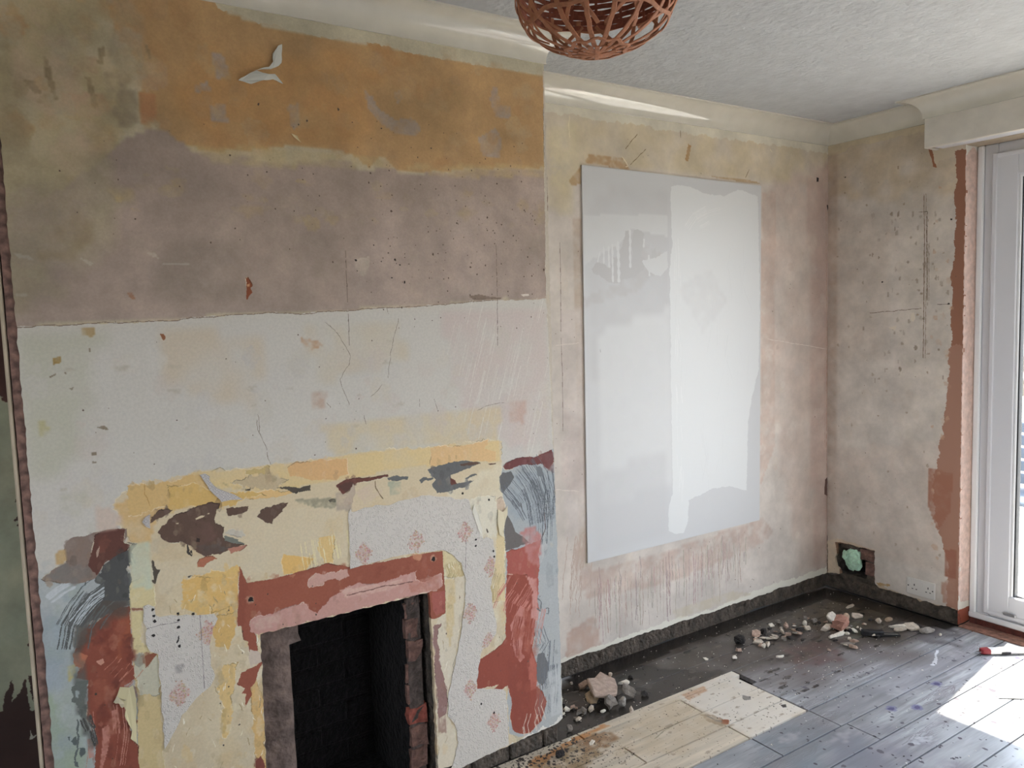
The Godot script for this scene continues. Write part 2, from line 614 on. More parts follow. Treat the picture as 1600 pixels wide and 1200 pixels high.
# ------------------------------------------------------------------ the chimney breast's coats, oldest plaster to last scraps of paper
func paint_chimney() -> Canvas:
	var c := Canvas.new(-164, 0.5, 0, 253, 8.0, srgb(196, 184, 156), true)
	var ochre := srgb(190, 154, 108)
	var mauve := srgb(171, 153, 140)
	var white := srgb(205, 200, 190)
	var yellow := srgb(218, 200, 158)
	var amber := srgb(214, 178, 124)
	var pale := srgb(213, 196, 163)
	var brown := srgb(98, 76, 64)
	var maroon := srgb(108, 66, 56)
	var terra := srgb(152, 86, 66)
	var pink := srgb(196, 150, 138)
	var slate := srgb(104, 104, 103)
	var blue := srgb(172, 176, 175)
	# top left: old cream with olive stains
	c.stain([-158.5, 236.4, -125.2, 242.9, -131.1, 221.3, -134.9, 187.4, -162.3, 186.1], srgb(172, 156, 120), 0.7, 3.0, 0.7, 0.08)
	c.stain([-154.3, 227.4, -146.7, 229.5, -141.1, 227, -143.4, 211, -150.1, 209.4, -156.5, 217.9], srgb(190, 168, 140), 0.8, 2.0, 0.6, 0.12)
	# ochre band
	c.stain([-137.1, 239, -122.3, 241.8, -124.4, 209.3, -129.5, 212.8, -130.8, 226.1], ochre, 0.5, 2.5, 0.7, 0.2)
	c.stain([-132.9, 242.9, -109.2, 247.6, -107.6, 242.3, -97.9, 240, -85.4, 239.5, -62.4, 240, -31.1, 239.2, -0, 239.7, -0.9, 208.7, -14.5, 206.8, -29.6, 206.5, -41.6, 204.1, -57.2, 203.5, -61.7, 207.6, -66.7, 203.6, -71.3, 206.8, -77.5, 208.3, -90.8, 207.8, -99.9, 205.9, -111.9, 204.3, -118.4, 205.3, -123.7, 207.4, -124.3, 210.9, -129.4, 213.2, -127.9, 220.1, -129.5, 227.9, -132.7, 230.5, -134.2, 236.5], ochre, 1.0, 0.9, 0.0)
	c.stain([-115, 233.4, -68.2, 235.6, -51.8, 226.5, -69.5, 209.4, -111.9, 205.5, -122.3, 217.7], srgb(198, 150, 96), 0.6, 4.0, 0.8, 0.1)
	c.stain([-68.4, 230, -28.6, 231.5, -6, 223.8, -24.6, 209.3, -61.1, 212.1], srgb(182, 148, 104), 0.8, 4.0, 0.8, 0.1)
	c.stain([-81.6, 226.2, -72.7, 222.8, -73.8, 214.6, -82.4, 212.5, -86.7, 219.9], srgb(196, 150, 100), 0.7, 1.5, 0.9, 0.3)
	c.stain([-65.4, 242.3, -47.6, 239.8, -46.4, 235.1, -56, 235, -64.9, 238.9], srgb(184, 140, 92), 0.7, 1.0, 0.8, 0.2)
	# cream brushed down from the cornice
	c.coat([-109.2, 247.6, 15, 272.2, 0.2, 240.2, -15.8, 239.8, -31.1, 239.6, -49, 239.7, -62.4, 240.4, -75.8, 239.9, -85.3, 239.9, -92.6, 240.6, -97.9, 240.5, -102.6, 241.9, -107.9, 242.2], srgb(198, 190, 165), 0.5, 0.56)
	# plaster showing through the ochre
	for l in [[-66.9, 226.4, -64.4, 225, -62, 221.1, -56.8, 218.7, -51.3, 219.9, -47.9, 217.3, -50.2, 214.6, -57, 214.5, -62.2, 217, -65.8, 221.3], [-21.4, 232.9, -19.1, 233.9, -18.5, 228.1, -13.7, 227.4, -14.7, 223.4, -20.3, 223.4, -22.4, 229], [-27.5, 216.2, -20.4, 220.1, -18.2, 216.4, -19.2, 210.5, -26.2, 210.5], [-90.2, 218.9, -87.3, 219.8, -87, 214.3, -88.9, 211.9, -90.1, 215.1], [-57.1, 226.5, -55, 227.9, -54.1, 225, -56.2, 223.6], [-110.5, 230.5, -106.3, 230.2, -106.2, 224.9, -109.1, 223.6, -109.8, 227.3], [-115.2, 221.3, -111.5, 222.8, -110.7, 220.5, -114.9, 219.5], [-111.4, 216.6, -107.1, 217.6, -106.9, 212.3, -111.2, 212.4]]:
		c.stain(l, srgb(172, 156, 142), 0.85, 0.7, 0.4, 0.4)
	for l in [[-136.7, 221.6, -131.7, 223.2, -128.8, 221.8, -132, 217.8, -136.6, 217.2], [-134.7, 227.2, -132.5, 228.4, -132.8, 224.3, -134.5, 223.7], [-134.1, 217.5, -129, 219, -129.2, 210, -133.1, 208.2, -135, 211.1]]:
		c.stain(l, srgb(150, 136, 114), 0.7, 1.2, 0.5)
	for l in [[-128.1, 225.9, -122.5, 226.3, -121.3, 224.7, -122.1, 219.5, -127.4, 217.9, -129.3, 220.8], [-142, 225.2, -137.6, 225.4, -137.9, 221.4, -143.5, 220.2], [-146.6, 215, -137.4, 216.6, -135.3, 212, -142.3, 209.4, -146.9, 211.5]]:
		c.stain(l, srgb(186, 158, 130), 0.8, 0.8, 0.4)
	c.stain([-129.1, 218.1, -124.8, 217.8, -125.2, 211.3, -128.8, 209.5], srgb(186, 132, 94), 0.7, 0.8, 0.4)
	for l in [[-149.4, 223.6, -148.4, 222.5, -147.1, 213.6, -147.9, 213.5, -149.4, 218.9], [-140.8, 220.1, -139.6, 219.8, -138.4, 214.3, -138.9, 212.4, -139.9, 213.2], [-154, 217.4, -151.7, 217.7, -150.4, 214.9, -151.6, 214.2, -153.3, 216.3], [-126.6, 230.2, -125.9, 230.3, -125.5, 226.3, -126, 226.3], [-137.5, 227.6, -135.9, 227.9, -136.6, 223.4, -137.8, 223.6]]:
		c.stain(l, srgb(132, 116, 86), 0.7, 0.5, 0.3)
	c.dabs(-158, 185, 158, 56, 170, 2.6, [srgb(184, 152, 112), srgb(196, 160, 112), srgb(178, 150, 118), srgb(190, 168, 132), srgb(182, 140, 96)], 0.45)
	c.dabs(-160, 170, 32, 78, 90, 3.0, [srgb(186, 170, 134), srgb(168, 150, 116), srgb(178, 166, 140), srgb(160, 144, 112), srgb(190, 168, 142)], 0.6)
	# pale yellow edge and the mauve plaster below it
	c.stain([-163.5, 186, -153, 188.1, -138.4, 199.9, -129.8, 207.9, -122.9, 208.3, -116.8, 204.1, -103.5, 203.5, -93, 202.6, -81.6, 204.3, -72.1, 205.4, -69.9, 202.2, -61.5, 203.6, -52.9, 202.7, -39.3, 204.1, -24.7, 206.4, -0.9, 207.8, -0.5, 163.5, -13, 163.2, -18.8, 163.7, -23.4, 163.4, -40.2, 162.4, -54.9, 161.6, -63.6, 161.6, -76.1, 161, -84, 160.8, -89.8, 160.2, -97.2, 160.8, -102.6, 160.7, -110.4, 160.4, -119.6, 159.7, -122.4, 159.6, -123.2, 159.3, -132.3, 159.2, -144.1, 159.1, -151.1, 159, -155.8, 158.8, -160.4, 158.5, -165.5, 158.7], mauve, 1.0, 1.2, 0.0)
	c.stain([-162.5, 199.4, -138.3, 201.5, -133.1, 192.3, -140.2, 172.7, -149.3, 164.8, -165.4, 160.5], srgb(164, 152, 124), 0.7, 4.0, 0.6, 0.1)
	c.stain([-147.8, 185.2, -143.5, 187, -141.2, 179.1, -147.1, 175.8, -153.9, 175.7], srgb(150, 132, 100), 0.6, 2.0, 0.7)
	c.stain([-118.4, 205.3, -96.3, 206.6, -77.6, 207.5, -61.3, 207.1, -61.5, 204, -93, 201.5, -112.1, 201.8], srgb(190, 172, 130), 0.6, 1.4, 0.6)
	c.stain([-57.2, 205.1, -0.5, 209.6, -0.7, 205.6, -39.3, 202.1], srgb(196, 172, 128), 0.6, 1.2, 0.5)
	c.stain([-62, 192.8, -1.3, 202.5, -2.7, 164.9, -54.8, 163.4, -80, 161.9, -71.2, 177.1], srgb(184, 166, 154), 0.7, 5.0, 0.5, 0.1)
	c.stain([-127.9, 179.5, -97.7, 183.8, -97, 164, -125.8, 162.8], srgb(150, 135, 122), 0.6, 4.0, 0.6, 0.1)
	c.stain([-72.2, 176.2, -67.6, 176.9, -67.9, 172, -70.5, 170.8, -72.4, 173.2], srgb(204, 190, 172), 0.7, 0.4, 0.7)
	for l in [[-130.1, 177.2, -127.5, 176.8, -126.7, 175.4, -129.3, 176.3], [-145.1, 175.6, -142, 174.2, -142.8, 173.3], [-125.9, 174.4, -119.1, 174.3, -119.2, 173.8, -125.9, 173.7], [-159.1, 166.7, -156.9, 166.4, -157, 165.9, -159.2, 166], [-158.8, 176.2, -155.9, 175.8, -154.5, 174.5, -158.5, 175.3]]:
		c.stain(l, srgb(196, 188, 172), 0.5, 0.4, 0.3)
	c.dabs(-158, 152, 158, 46, 130, 3.4, [srgb(176, 160, 148), srgb(164, 148, 136), srgb(180, 164, 148), srgb(172, 153, 140), srgb(166, 150, 135)], 0.3)
	c.dabs(-140, 186, 140, 14, 60, 2.2, [srgb(184, 166, 132), srgb(178, 160, 142), srgb(188, 164, 122)], 0.5, 0.6)
	c.grain(0.88, 0.004, Vector2.ONE, 8)
	# the white limewash below a ragged line
	c.coat([-165.6, 158.5, -155.8, 158.7, -144.1, 158.9, -132.3, 159.1, -123.2, 159.1, -122.2, 159.8, -110.4, 160.2, -102.6, 160.5, -97.2, 160.6, -89.8, 160, -84, 160.6, -76.1, 160.8, -63.6, 161.4, -54.9, 161.4, -40.2, 162.2, -31.4, 162.8, -23.4, 163.2, -18.8, 162.9, -13, 163, -0.5, 163.3, -0.6, 110, -0.1, 72.3, -171.1, 83.5], white, 0.25, 0.55)
	c.line([-160.4, 158.5, -151.1, 158.8, -144.1, 159.1, -132.3, 159.1, -123.2, 159.1, -122.2, 159.6, -110.4, 160.2, -102.6, 160.5, -97.2, 160.6, -89.8, 160, -84, 160.6, -76.1, 160.8, -63.6, 161.4, -54.9, 161.4, -40.2, 162.2, -31.4, 162.8, -23.4, 163.2], 0.22, srgb(132, 114, 100), 0.25)
	c.stain([-160.5, 157.3, -141.4, 156.6, -147.7, 127.6, -158, 119.3], srgb(190, 188, 168), 0.7, 4.0, 0.5, 0.1)
	c.stain([-129.4, 156.1, -99.3, 155, -104.2, 133.4, -127.2, 142.4], srgb(206, 190, 166), 0.7, 3.0, 0.6, 0.1)
	c.stain([-89.9, 158.4, -59.5, 157.5, -55.7, 145.3, -85.2, 139.3], srgb(204, 190, 164), 0.6, 3.0, 0.6, 0.1)
	c.stain([-43.5, 161.2, -2.8, 160.4, -2.3, 110.2, -33.4, 116.1, -41.9, 144.5], srgb(204, 190, 182), 0.8, 3.0, 0.5, 0.1)
	c.stain([-85.8, 127.9, -22.8, 126, -23.3, 115, -82.4, 117.5], srgb(212, 194, 156), 0.7, 2.0, 0.6, 0.1)
	c.dabs(-158, 100, 158, 50, 170, 2.6, [srgb(212, 207, 198), srgb(198, 192, 178), srgb(206, 196, 178), srgb(194, 189, 184), srgb(204, 198, 190), srgb(204, 191, 180)], 0.5)
	c.stain([-90.2, 153.2, -84.2, 151.7, -83.7, 150.5, -88.1, 148.9, -89.8, 150.8], srgb(188, 146, 112), 0.7, 0.6, 0.8)
	c.stain([-88.1, 137, -82.5, 137.2, -84.7, 131.9, -87.8, 132.2], srgb(184, 150, 128), 0.6, 1.0, 0.8)
	c.stain([-19.4, 128.7, -11, 128, -13, 120.3, -18.1, 120.8], srgb(196, 166, 150), 0.7, 1.2, 0.7)
	for k in 26:      # whitewash dragged with a wide brush
		var u := c.rng.randf_range(-34, -2)
		var v := c.rng.randf_range(122, 164)
		c.brush([u, v, u - 2.5, v - 8.0, u - 6.0, v - 19.0], 5.0, 5, 0.16, srgb(216, 211, 200), 0.02, 0.5)
	for l in [[-82.7, 157.7, -79.7, 155.2, -76.8, 150.2, -75.3, 147.1, -75.8, 144.6, -78.9, 139.9, -77.6, 135.5, -76.5, 132.1], [-58.7, 158.2, -61.6, 149.5, -63.4, 139.5], [-63, 161.8, -62.1, 159.2], [-64.9, 137.7, -69.4, 134.3], [-104, 130.7, -103.9, 127.5, -102.1, 122.7, -100.9, 116.9], [-103.7, 131.9, -103.6, 128.4, -103.5, 126.3], [-47.5, 131.8, -46.5, 127.7], [-72, 128.8, -71.2, 125.6], [-83.4, 133.6, -82.2, 131.7], [-52.6, 132.2, -52.8, 129.6], [-31.7, 126.3, -26.8, 128, -20.3, 128.1]]:
		c.line(l, 0.13, srgb(126, 114, 100), 0.3)
	for l in [[-75.2, 178.6, -75.3, 172, -75.3, 163.2], [-21.9, 181.7, -22, 166.8, -22.6, 147.7], [-75.3, 159.9, -75.4, 150.1]]:
		c.line(l, 0.14, srgb(98, 84, 74), 0.08)
	c.stain([-33.2, 164.5, -29.3, 165.2, -25.4, 164.4, -18.9, 163.7, -30.9, 163.2], srgb(120, 102, 88), 0.8, 0.25, 0.2)
	c.coat([-12.6, 165, -9.2, 165.1, -9, 164.5, -11.4, 164.2], srgb(214, 204, 192), 0.1)
	c.coat([-104.8, 170.4, -104.2, 170.7, -103.2, 168.9, -103.2, 168.2, -103.9, 167.7, -103.2, 166.4, -104.2, 165.4, -104.6, 164.4, -105, 164.4, -104.8, 167.2], srgb(136, 74, 44), 0.15, 0.4)
	c.coat([-104.7, 168.6, -103.8, 168.9, -103.9, 168.1, -104.5, 168], srgb(200, 150, 110), 0.05)
	c.stain([-135, 166.7, -133.8, 166.7, -133, 164.6, -134.3, 165], srgb(160, 110, 80), 0.8, 0.3, 0.3)
	c.coat([-128, 155.7, -127.1, 156, -126.6, 154.9, -127.2, 154, -127.8, 154.7], srgb(146, 96, 66), 0.2)
	c.stain([-145.9, 157.9, -142.9, 158.1, -143.3, 155.6, -145.9, 155.9], srgb(174, 146, 100), 0.8, 0.5, 0.8)
	c.stain([-152.7, 150.6, -150.7, 151.1, -150.7, 149.5, -152.5, 149], srgb(160, 130, 76), 0.9, 0.3, 0.9)
	for l in [[-153.6, 146.1, -152.2, 146.8, -152.1, 146.4, -153.5, 145.7], [-150.6, 147.1, -149.9, 147, -150.1, 146.3], [-144.7, 152.9, -144.1, 152.8, -144.4, 151.2], [-149.6, 142.9, -148.5, 143.3, -149, 142.4], [-145.8, 126.2, -144.5, 126.2, -144.7, 125.4, -145.7, 125.4], [-145.8, 124, -144.8, 123.7, -145, 123.3, -145.7, 123.5], [-144.2, 132.5, -142.5, 132.9, -141.4, 131.5, -142.9, 131.8]]:
		c.stain(l, srgb(120, 104, 82), 0.8, 0.2, 0.3)
	c.stain([-156.7, 135.3, -154.9, 135.1, -154.7, 132.5, -156.7, 130.9], srgb(182, 172, 120), 0.6, 0.8, 0.7)
	for e in [[-150, 180, 140, 40, 70, 0.22], [-100, 165, 100, 55, 60, 0.3], [-70, 150, 68, 60, 60, 0.2], [-150, 100, 150, 60, 50, 0.2], [-60, 160, 58, 30, 45, 0.22]]:
		c.specks(e[0], e[1], e[2], e[3], e[4], e[5], srgb(92, 76, 64))
	c.specks(-75, 168, 20, 14, 12, 0.34, srgb(50, 42, 38))
	c.blotches(-158, 108, 100, 45, 26, 1.6, srgb(176, 166, 146), 0.5, 0.4)
	# ragged yellow lining paper and paste over the fireplace
	c.coat([-141.7, 112.5, -138.1, 116.9, -134.3, 117.2, -128.8, 116.7, -122.3, 117.4, -117.3, 117.6, -109.6, 116.9, -105.2, 116.8, -101.2, 117.1, -94.1, 116.7, -86.4, 116.6, -79.4, 116.5, -76.3, 117.7, -71.1, 117.3, -65.8, 117.4, -57, 116.8, -50.2, 116.2, -45.5, 116, -38.3, 116.3, -29.1, 116.1, -22.5, 115.5, -22.3, 107.1, -21.1, 102.4, -23.2, 96.7, -21.6, 90.1, -23.2, 83.6, -22.2, 74.4, -22.5, 66.4, -21.4, 60.5, -23.2, 50.5, -24.7, 45.1, -26.6, 42.6, -21.4, 26.5, -23.2, 15.5, -20.5, 8.2, -21.2, -12.6, -142.8, 33.7, -140.8, 40.1, -140.6, 52.6, -140.5, 65, -140, 75.3, -139.7, 85.7, -139.2, 96, -138, 100.9, -138.6, 103.1, -141.2, 106.7], pale, 0.5, 0.62)
	c.dabs(-138, 6, 116, 96, 520, 2.2, [srgb(218, 199, 163), srgb(204, 182, 147), srgb(220, 208, 182), srgb(210, 186, 145), srgb(196, 182, 156), srgb(212, 186, 140)], 0.6, 1.4)
	c.stain([-141.5, 111.8, -128.8, 116.4, -122.4, 116.7, -117.9, 108, -131, 108.3, -134.7, 98.6, -139.2, 101.2], amber, 0.9, 0.8, 0.4, 0.2)
	c.stain([-122.3, 117.6, -101.6, 116.9, -65.8, 117, -23.3, 115, -23.5, 108.3, -57.3, 110.6, -74.6, 110, -102, 109.1, -117.6, 113.3], srgb(222, 196, 142), 0.85, 0.8, 0.4, 0.2)
	c.coat([-49.6, 115.9, -44.3, 115.9, -37.1, 115.2, -32.2, 115.7, -27.9, 116.1, -27.8, 114.7, -29.8, 113, -24.7, 111.7, -24.8, 108.5, -31.2, 109.1, -38.6, 110.4, -44.6, 109.7, -49.8, 109.6], srgb(222, 186, 136), 0.25, 0.66)
	c.coat([-96.1, 115.8, -94.1, 116.7, -86.4, 116.6, -77.9, 116.1, -77.9, 111.4, -81.8, 110, -88.7, 111, -95.7, 113.4], srgb(220, 178, 126), 0.25, 0.66)
	c.coat([-107.9, 116.2, -101.1, 116.9, -101.2, 114.7, -107.7, 115], srgb(200, 176, 122), 0.3, 0.64)
	c.coat([-112.4, 113.9, -106.6, 114.9, -99.9, 114, -96.3, 112.5, -100.1, 110, -106.4, 111.2, -110.3, 112.7], srgb(196, 176, 142), 0.5, 0.66)
	c.coat([-138.2, 116.4, -134, 116.2, -128.9, 116.3, -122.3, 117.3, -119.5, 116.7, -117.6, 112.4, -119.9, 110.1, -125.7, 109.7, -128.1, 109.2, -130.9, 109.6, -133.3, 108.7, -138.7, 107.9], srgb(214, 180, 122), 0.4, 0.66)
	c.line([-134.3, 116.2, -134.1, 113.6, -133.7, 111.8, -133.4, 110], 0.25, srgb(190, 150, 90), 0.3)
	c.coat([-110.1, 109.5, -101, 109.9, -94.1, 107.9, -99.8, 107.6, -106.6, 108.2, -109.2, 108.6], srgb(224, 188, 130), 0.25, 0.68)
	c.coat([-128.6, 114.9, -122.5, 114.9, -116, 111.3, -102, 109.1, -118, 107.1, -122.9, 108.8, -129.1, 108], srgb(214, 178, 110), 0.4, 0.66)
	c.stain([-118, 106.2, -79.2, 101.7, -79, 85.7, -92, 86.4, -108.9, 84.2, -124.1, 89.3, -132.4, 85.8, -135, 95.1, -118.7, 94.6], srgb(215, 200, 170), 0.8, 0.8, 0.5, 0.3)
	c.coat([-98.9, 90.6, -90, 87.4, -92.6, 84, -96.9, 84, -99, 84.4, -99.5, 87.9], srgb(226, 184, 112), 0.15, 0.6)
	c.coat([-87.7, 93.8, -82.7, 92.9, -84.2, 84.8, -86.6, 85.3, -88.4, 89.1], srgb(222, 190, 130), 0.3, 0.6)
	for k in 14:
		var q: Array = [-85.9, 93.5, -85.6, 90, -85, 85.4]
		c.brush(q, 16.0, 3, 0.3, srgb(228, 214, 170), 0.02, 0.5)
	c.coat([-126.4, 88, -122.4, 89, -117.3, 89.7, -111.3, 89.4, -112.6, 75.2, -118.1, 77.9, -121.5, 76.9, -126.7, 80.9], srgb(222, 186, 118), 0.5, 0.6)
	c.coat([-123.1, 85, -121, 85.7, -125.4, 82.4, -126.4, 82.9], pale, 0.15, 0.66)
	c.coat([-126.2, 88.9, -111.9, 86.7, -113, 74.8, -115.6, 75.9, -114.1, 78.8, -119.4, 77.3, -120.7, 82.7, -126.6, 82.7], srgb(222, 182, 112), 0.4, 0.6)
	c.coat([-117.7, 76.9, -113.4, 76.3, -113.2, 72.5, -115.3, 66.1, -119.5, 68.6, -120.4, 74.4], srgb(214, 176, 110), 0.4, 0.6)
	c.coat([-117.7, 62.1, -113.3, 62.2, -115.7, 52.1, -115.6, 46.4, -118.2, 41, -119.4, 41.9, -118.1, 48.6, -119.4, 56], srgb(222, 190, 130), 0.4, 0.6)
	c.coat([-110.7, 53.4, -108.8, 55.7, -107, 47.5, -107.8, 26.3, -110.5, 27.2, -110.4, 43.7], srgb(216, 178, 118), 0.3, 0.6)
	c.coat([-140.5, 72.9, -139.6, 60.3, -141, 38.4, -134.9, 36.2, -134.1, 44.6, -133.9, 63, -134, 70.2, -137.3, 71.1], srgb(206, 184, 136), 0.3, 0.62)
	c.coat([-139.8, 68.3, -134.1, 69.4, -134.2, 58.8, -139.2, 59.9], srgb(196, 190, 166), 0.3, 0.64)
	c.coat([-139.7, 90.1, -136.3, 91.9, -133.8, 88.8, -134, 83.5, -136.1, 83.6, -137.3, 79.5, -137.9, 74.8, -136, 73, -134.2, 70.3, -137.3, 70.7, -140, 72.3, -140, 79.7], srgb(216, 200, 152), 0.3, 0.66)
	c.coat([-139.7, 84.2, -136.7, 83.5, -136.9, 82.7, -139.6, 83.3], srgb(150, 104, 80), 0.2, 0.6)
	c.coat([-139.9, 70.9, -138.5, 71.6, -137.3, 70.7, -137.3, 68.5, -138.7, 67.3, -139.8, 68.5], srgb(160, 156, 140), 0.2, 0.6)
	c.coat([-137.2, 70.2, -135, 70.5, -134.1, 69.8, -136.2, 67.9, -137.2, 66.9], srgb(140, 84, 62), 0.15, 0.5)
	c.stain([-132.6, 58.1, -122.8, 56.1, -123.4, 33.8, -133.9, 37.7], srgb(206, 188, 156), 0.8, 2.0, 0.4)
	c.stain([-43.7, 102.4, -20.9, 108, -22.5, 67.6, -28.6, 46.2, -40.1, 75.7], srgb(222, 212, 186), 0.8, 1.5, 0.4)
	c.coat([-36.1, 96.1, -32.9, 97.2, -25.9, 96.4, -24.9, 90.7, -25.9, 81.9, -30.4, 82.7, -33.3, 88.8], srgb(222, 214, 192), 0.3, 0.7)
	c.coat([-24.7, 95.1, -22.7, 95.9, -21.3, 90.1, -22.1, 87.4, -24.9, 89.6], srgb(206, 184, 160), 0.3, 0.68)
	c.coat([-25, 87.3, -22.4, 86.9, -22.7, 65.3, -22.2, 58.3, -28.1, 59.7, -27, 70.8], srgb(220, 200, 156), 0.35, 0.7)
	for k in 5:
		c.brush([-26, 69.5, -27.8, 65.3, -27.4, 59.6], 5.0, 8, 0.22, srgb(196, 176, 132), 0.05, 0.3)
	c.coat([-46.5, 81.4, -43.6, 79.4, -40.1, 75.7, -38.4, 69.9, -38.8, 62.2, -46.7, 61.9, -46.5, 67.8, -47.1, 73.9], srgb(218, 203, 160), 0.2, 0.66)
	for k in 6:
		c.brush([-42.4, 77.3, -41.4, 72.7, -44, 69.4, -44, 63.4], 8.0, 6, 0.25, srgb(190, 172, 128), 0.05, 0.3)
	c.coat([-47.2, 72.3, -38.4, 71, -39.1, 62.8, -42.5, 47.6, -46.8, 32.1, -47.2, 24.4, -44.3, 19.5, -44, 13.7, -45.4, 8.6, -44.4, 3.1, -51.7, 5.7, -51.4, 24.6, -50.2, 57.3, -46.8, 60.8], srgb(216, 204, 180), 0.35, 0.66)
	c.stain([-46.3, 71.6, -42.1, 70.7, -43.4, 55.6, -45.6, 46.2, -46.4, 56.3], srgb(210, 184, 130), 0.6, 0.8, 0.5)
	c.stain([-51.5, 35.7, -47.4, 34.5, -48, 19.1, -51, 20.1], srgb(150, 116, 104), 0.7, 0.5, 0.8)
	for e in [[-134, 64, 108, 22, 230], [-134, 8, 30, 58, 150], [-52, 8, 26, 60, 60], [-108, 8, 6, 50, 30]]:
		c.dabs(e[0], e[1], e[2], e[3], e[4], 0.9, [srgb(226, 214, 182), srgb(204, 178, 132), srgb(232, 224, 202), srgb(190, 172, 140), srgb(216, 186, 132), srgb(180, 160, 124)], 0.55, 1.6)
		for k in int(e[4] * 0.5):
			var u: float = e[0] + c.rng.randf() * e[2]
			var v: float = e[1] + c.rng.randf() * e[3]
			c.line([u, v, u + c.rng.randf_range(-1.2, 1.2), v - c.rng.randf_range(0.6, 3.2)], c.rng.randf_range(0.08, 0.3), [srgb(232, 222, 194), srgb(168, 146, 108), srgb(240, 234, 216)][k % 3], 0.3)
	# bare brown plaster where paper and paste came away
	for l in [[-131.7, 102.8, -129.1, 105.8, -127.1, 106.8, -122.9, 107.9, -118.7, 108.6, -115.7, 108.3, -117, 105.6, -117.4, 103.4, -115.9, 102.1, -114.7, 101.1, -115.4, 99.4, -114.7, 97.4, -112.6, 96.6, -110, 95.5, -113.6, 94.9, -115.3, 94.3, -117.9, 94.2, -120.4, 94.2, -122.4, 95.7, -124.4, 97.9, -125.9, 99.1, -129.1, 99.6, -131, 101.1], [-133.4, 107.8, -131.3, 109, -127.9, 108.7, -129.8, 107.2, -131.7, 106.3, -133.5, 105.6], [-114.1, 105.5, -113.7, 106.7, -110.7, 106.3, -108.1, 106.3, -108.6, 104.8, -111.3, 104.1, -113.4, 104.3], [-105.7, 103, -104.6, 104.4, -102.7, 105, -96.6, 105.6, -98.6, 103, -101, 101.5, -101.5, 100.1, -103.9, 100.7]]:
		c.coat(l, brown, 0.35, 0.3)
	c.stain([-123.1, 104.4, -118.2, 103.5, -116.8, 98.7, -121.1, 96.8, -123.4, 100], srgb(112, 84, 74), 0.8, 0.8, 0.7)
	c.stain([-122.7, 97.6, -116.9, 96.9, -113.6, 94.9, -120.4, 94.2], srgb(96, 88, 82), 0.8, 0.5, 0.5)
	c.coat([-122.2, 99.7, -121.4, 99.4, -121.5, 98.4, -122.3, 98.5], srgb(52, 40, 34), 0.1)
	for l in [[-122.3, 105.1, -121, 105.6, -119.7, 105.6, -120.2, 105.1, -122.1, 104.7], [-119.3, 105.9, -118.4, 106, -118.6, 105.6], [-127.3, 104.6, -126.5, 104.6, -126.7, 104.3]]:
		c.coat(l, pale, 0.08)
	c.line([-124.7, 98.4, -124.5, 96.1, -123.7, 94.9, -123.8, 96.5], 0.6, srgb(66, 58, 52), 0.2)
	c.coat([-122.6, 92.6, -121.7, 93.8, -118.8, 93.9, -117.1, 92.9, -120.2, 92.1, -121.1, 91.2, -122.5, 91.5], srgb(176, 112, 84), 0.2, 0.4)
	c.coat([-114.4, 95.1, -110.9, 95.3, -108.9, 94.7, -111, 94, -113.7, 93.3], srgb(182, 126, 106), 0.3, 0.4)
	c.coat([-115.4, 99.8, -113.2, 100.6, -109.8, 99.3, -109, 97.7, -111.2, 97.7, -113.3, 99], srgb(200, 192, 176), 0.25, 0.7)
	c.coat([-114.8, 98.8, -111.7, 97.1, -109.6, 95.1, -113, 96.4, -114.7, 97.2], srgb(120, 122, 112), 0.3, 0.5)
	for l in [[-99.7, 110, -96.4, 110.1, -92.7, 109.2, -89.7, 109.8, -89.6, 108.1, -93.6, 108.4, -94.1, 107.9, -96.9, 109.3], [-108.4, 111, -107.3, 111, -107.1, 110.6, -108.3, 110.8], [-139.1, 101.6, -136.9, 100.7, -138.2, 99.2, -139.5, 96.5], [-133.7, 95.5, -132.9, 93.6, -132, 92.6, -132.9, 91.2, -133.4, 89.5, -133.8, 89.4], [-125.3, 89.2, -124.5, 89.6, -124.1, 89.3, -124.9, 88.8], [-84.6, 104.5, -82.1, 104.4, -82.2, 103.4, -84.1, 103.7]]:
		c.coat(l, srgb(84, 76, 66), 0.25, 0.4)
	c.stain([-94.7, 106.1, -82.1, 104.6, -82.3, 101.2, -89.1, 102.8, -93.8, 105], srgb(140, 136, 116), 0.7, 0.5, 0.7, 0.6)
	c.stain([-114.6, 114, -110.8, 112.3, -107.3, 110.9, -112.5, 111.7], srgb(140, 126, 96), 0.7, 0.5, 0.7)
	c.stain([-82, 106.1, -78, 105.5, -77.2, 99.9, -81.8, 100.2], srgb(176, 160, 144), 0.8, 0.7, 0.5)
	# maroon and slate brush marks that once edged the surround
	c.coat([-81.9, 108.5, -78.3, 109.7, -72.6, 109.4, -64.8, 109.2, -64.5, 108.5, -70, 108.3, -75.3, 108, -77.9, 106.5, -80, 105.5], maroon, 0.25, 0.45)
	c.stain([-81.4, 108, -77.3, 108.9, -75.3, 107.6, -78.5, 105.1], srgb(84, 60, 52), 0.7, 0.4, 0.4)
	c.coat([-76.3, 108.2, -77.7, 105.9, -80.2, 102.4, -77.1, 101.9, -75.9, 105.2], srgb(190, 172, 152), 0.2, 0.55)
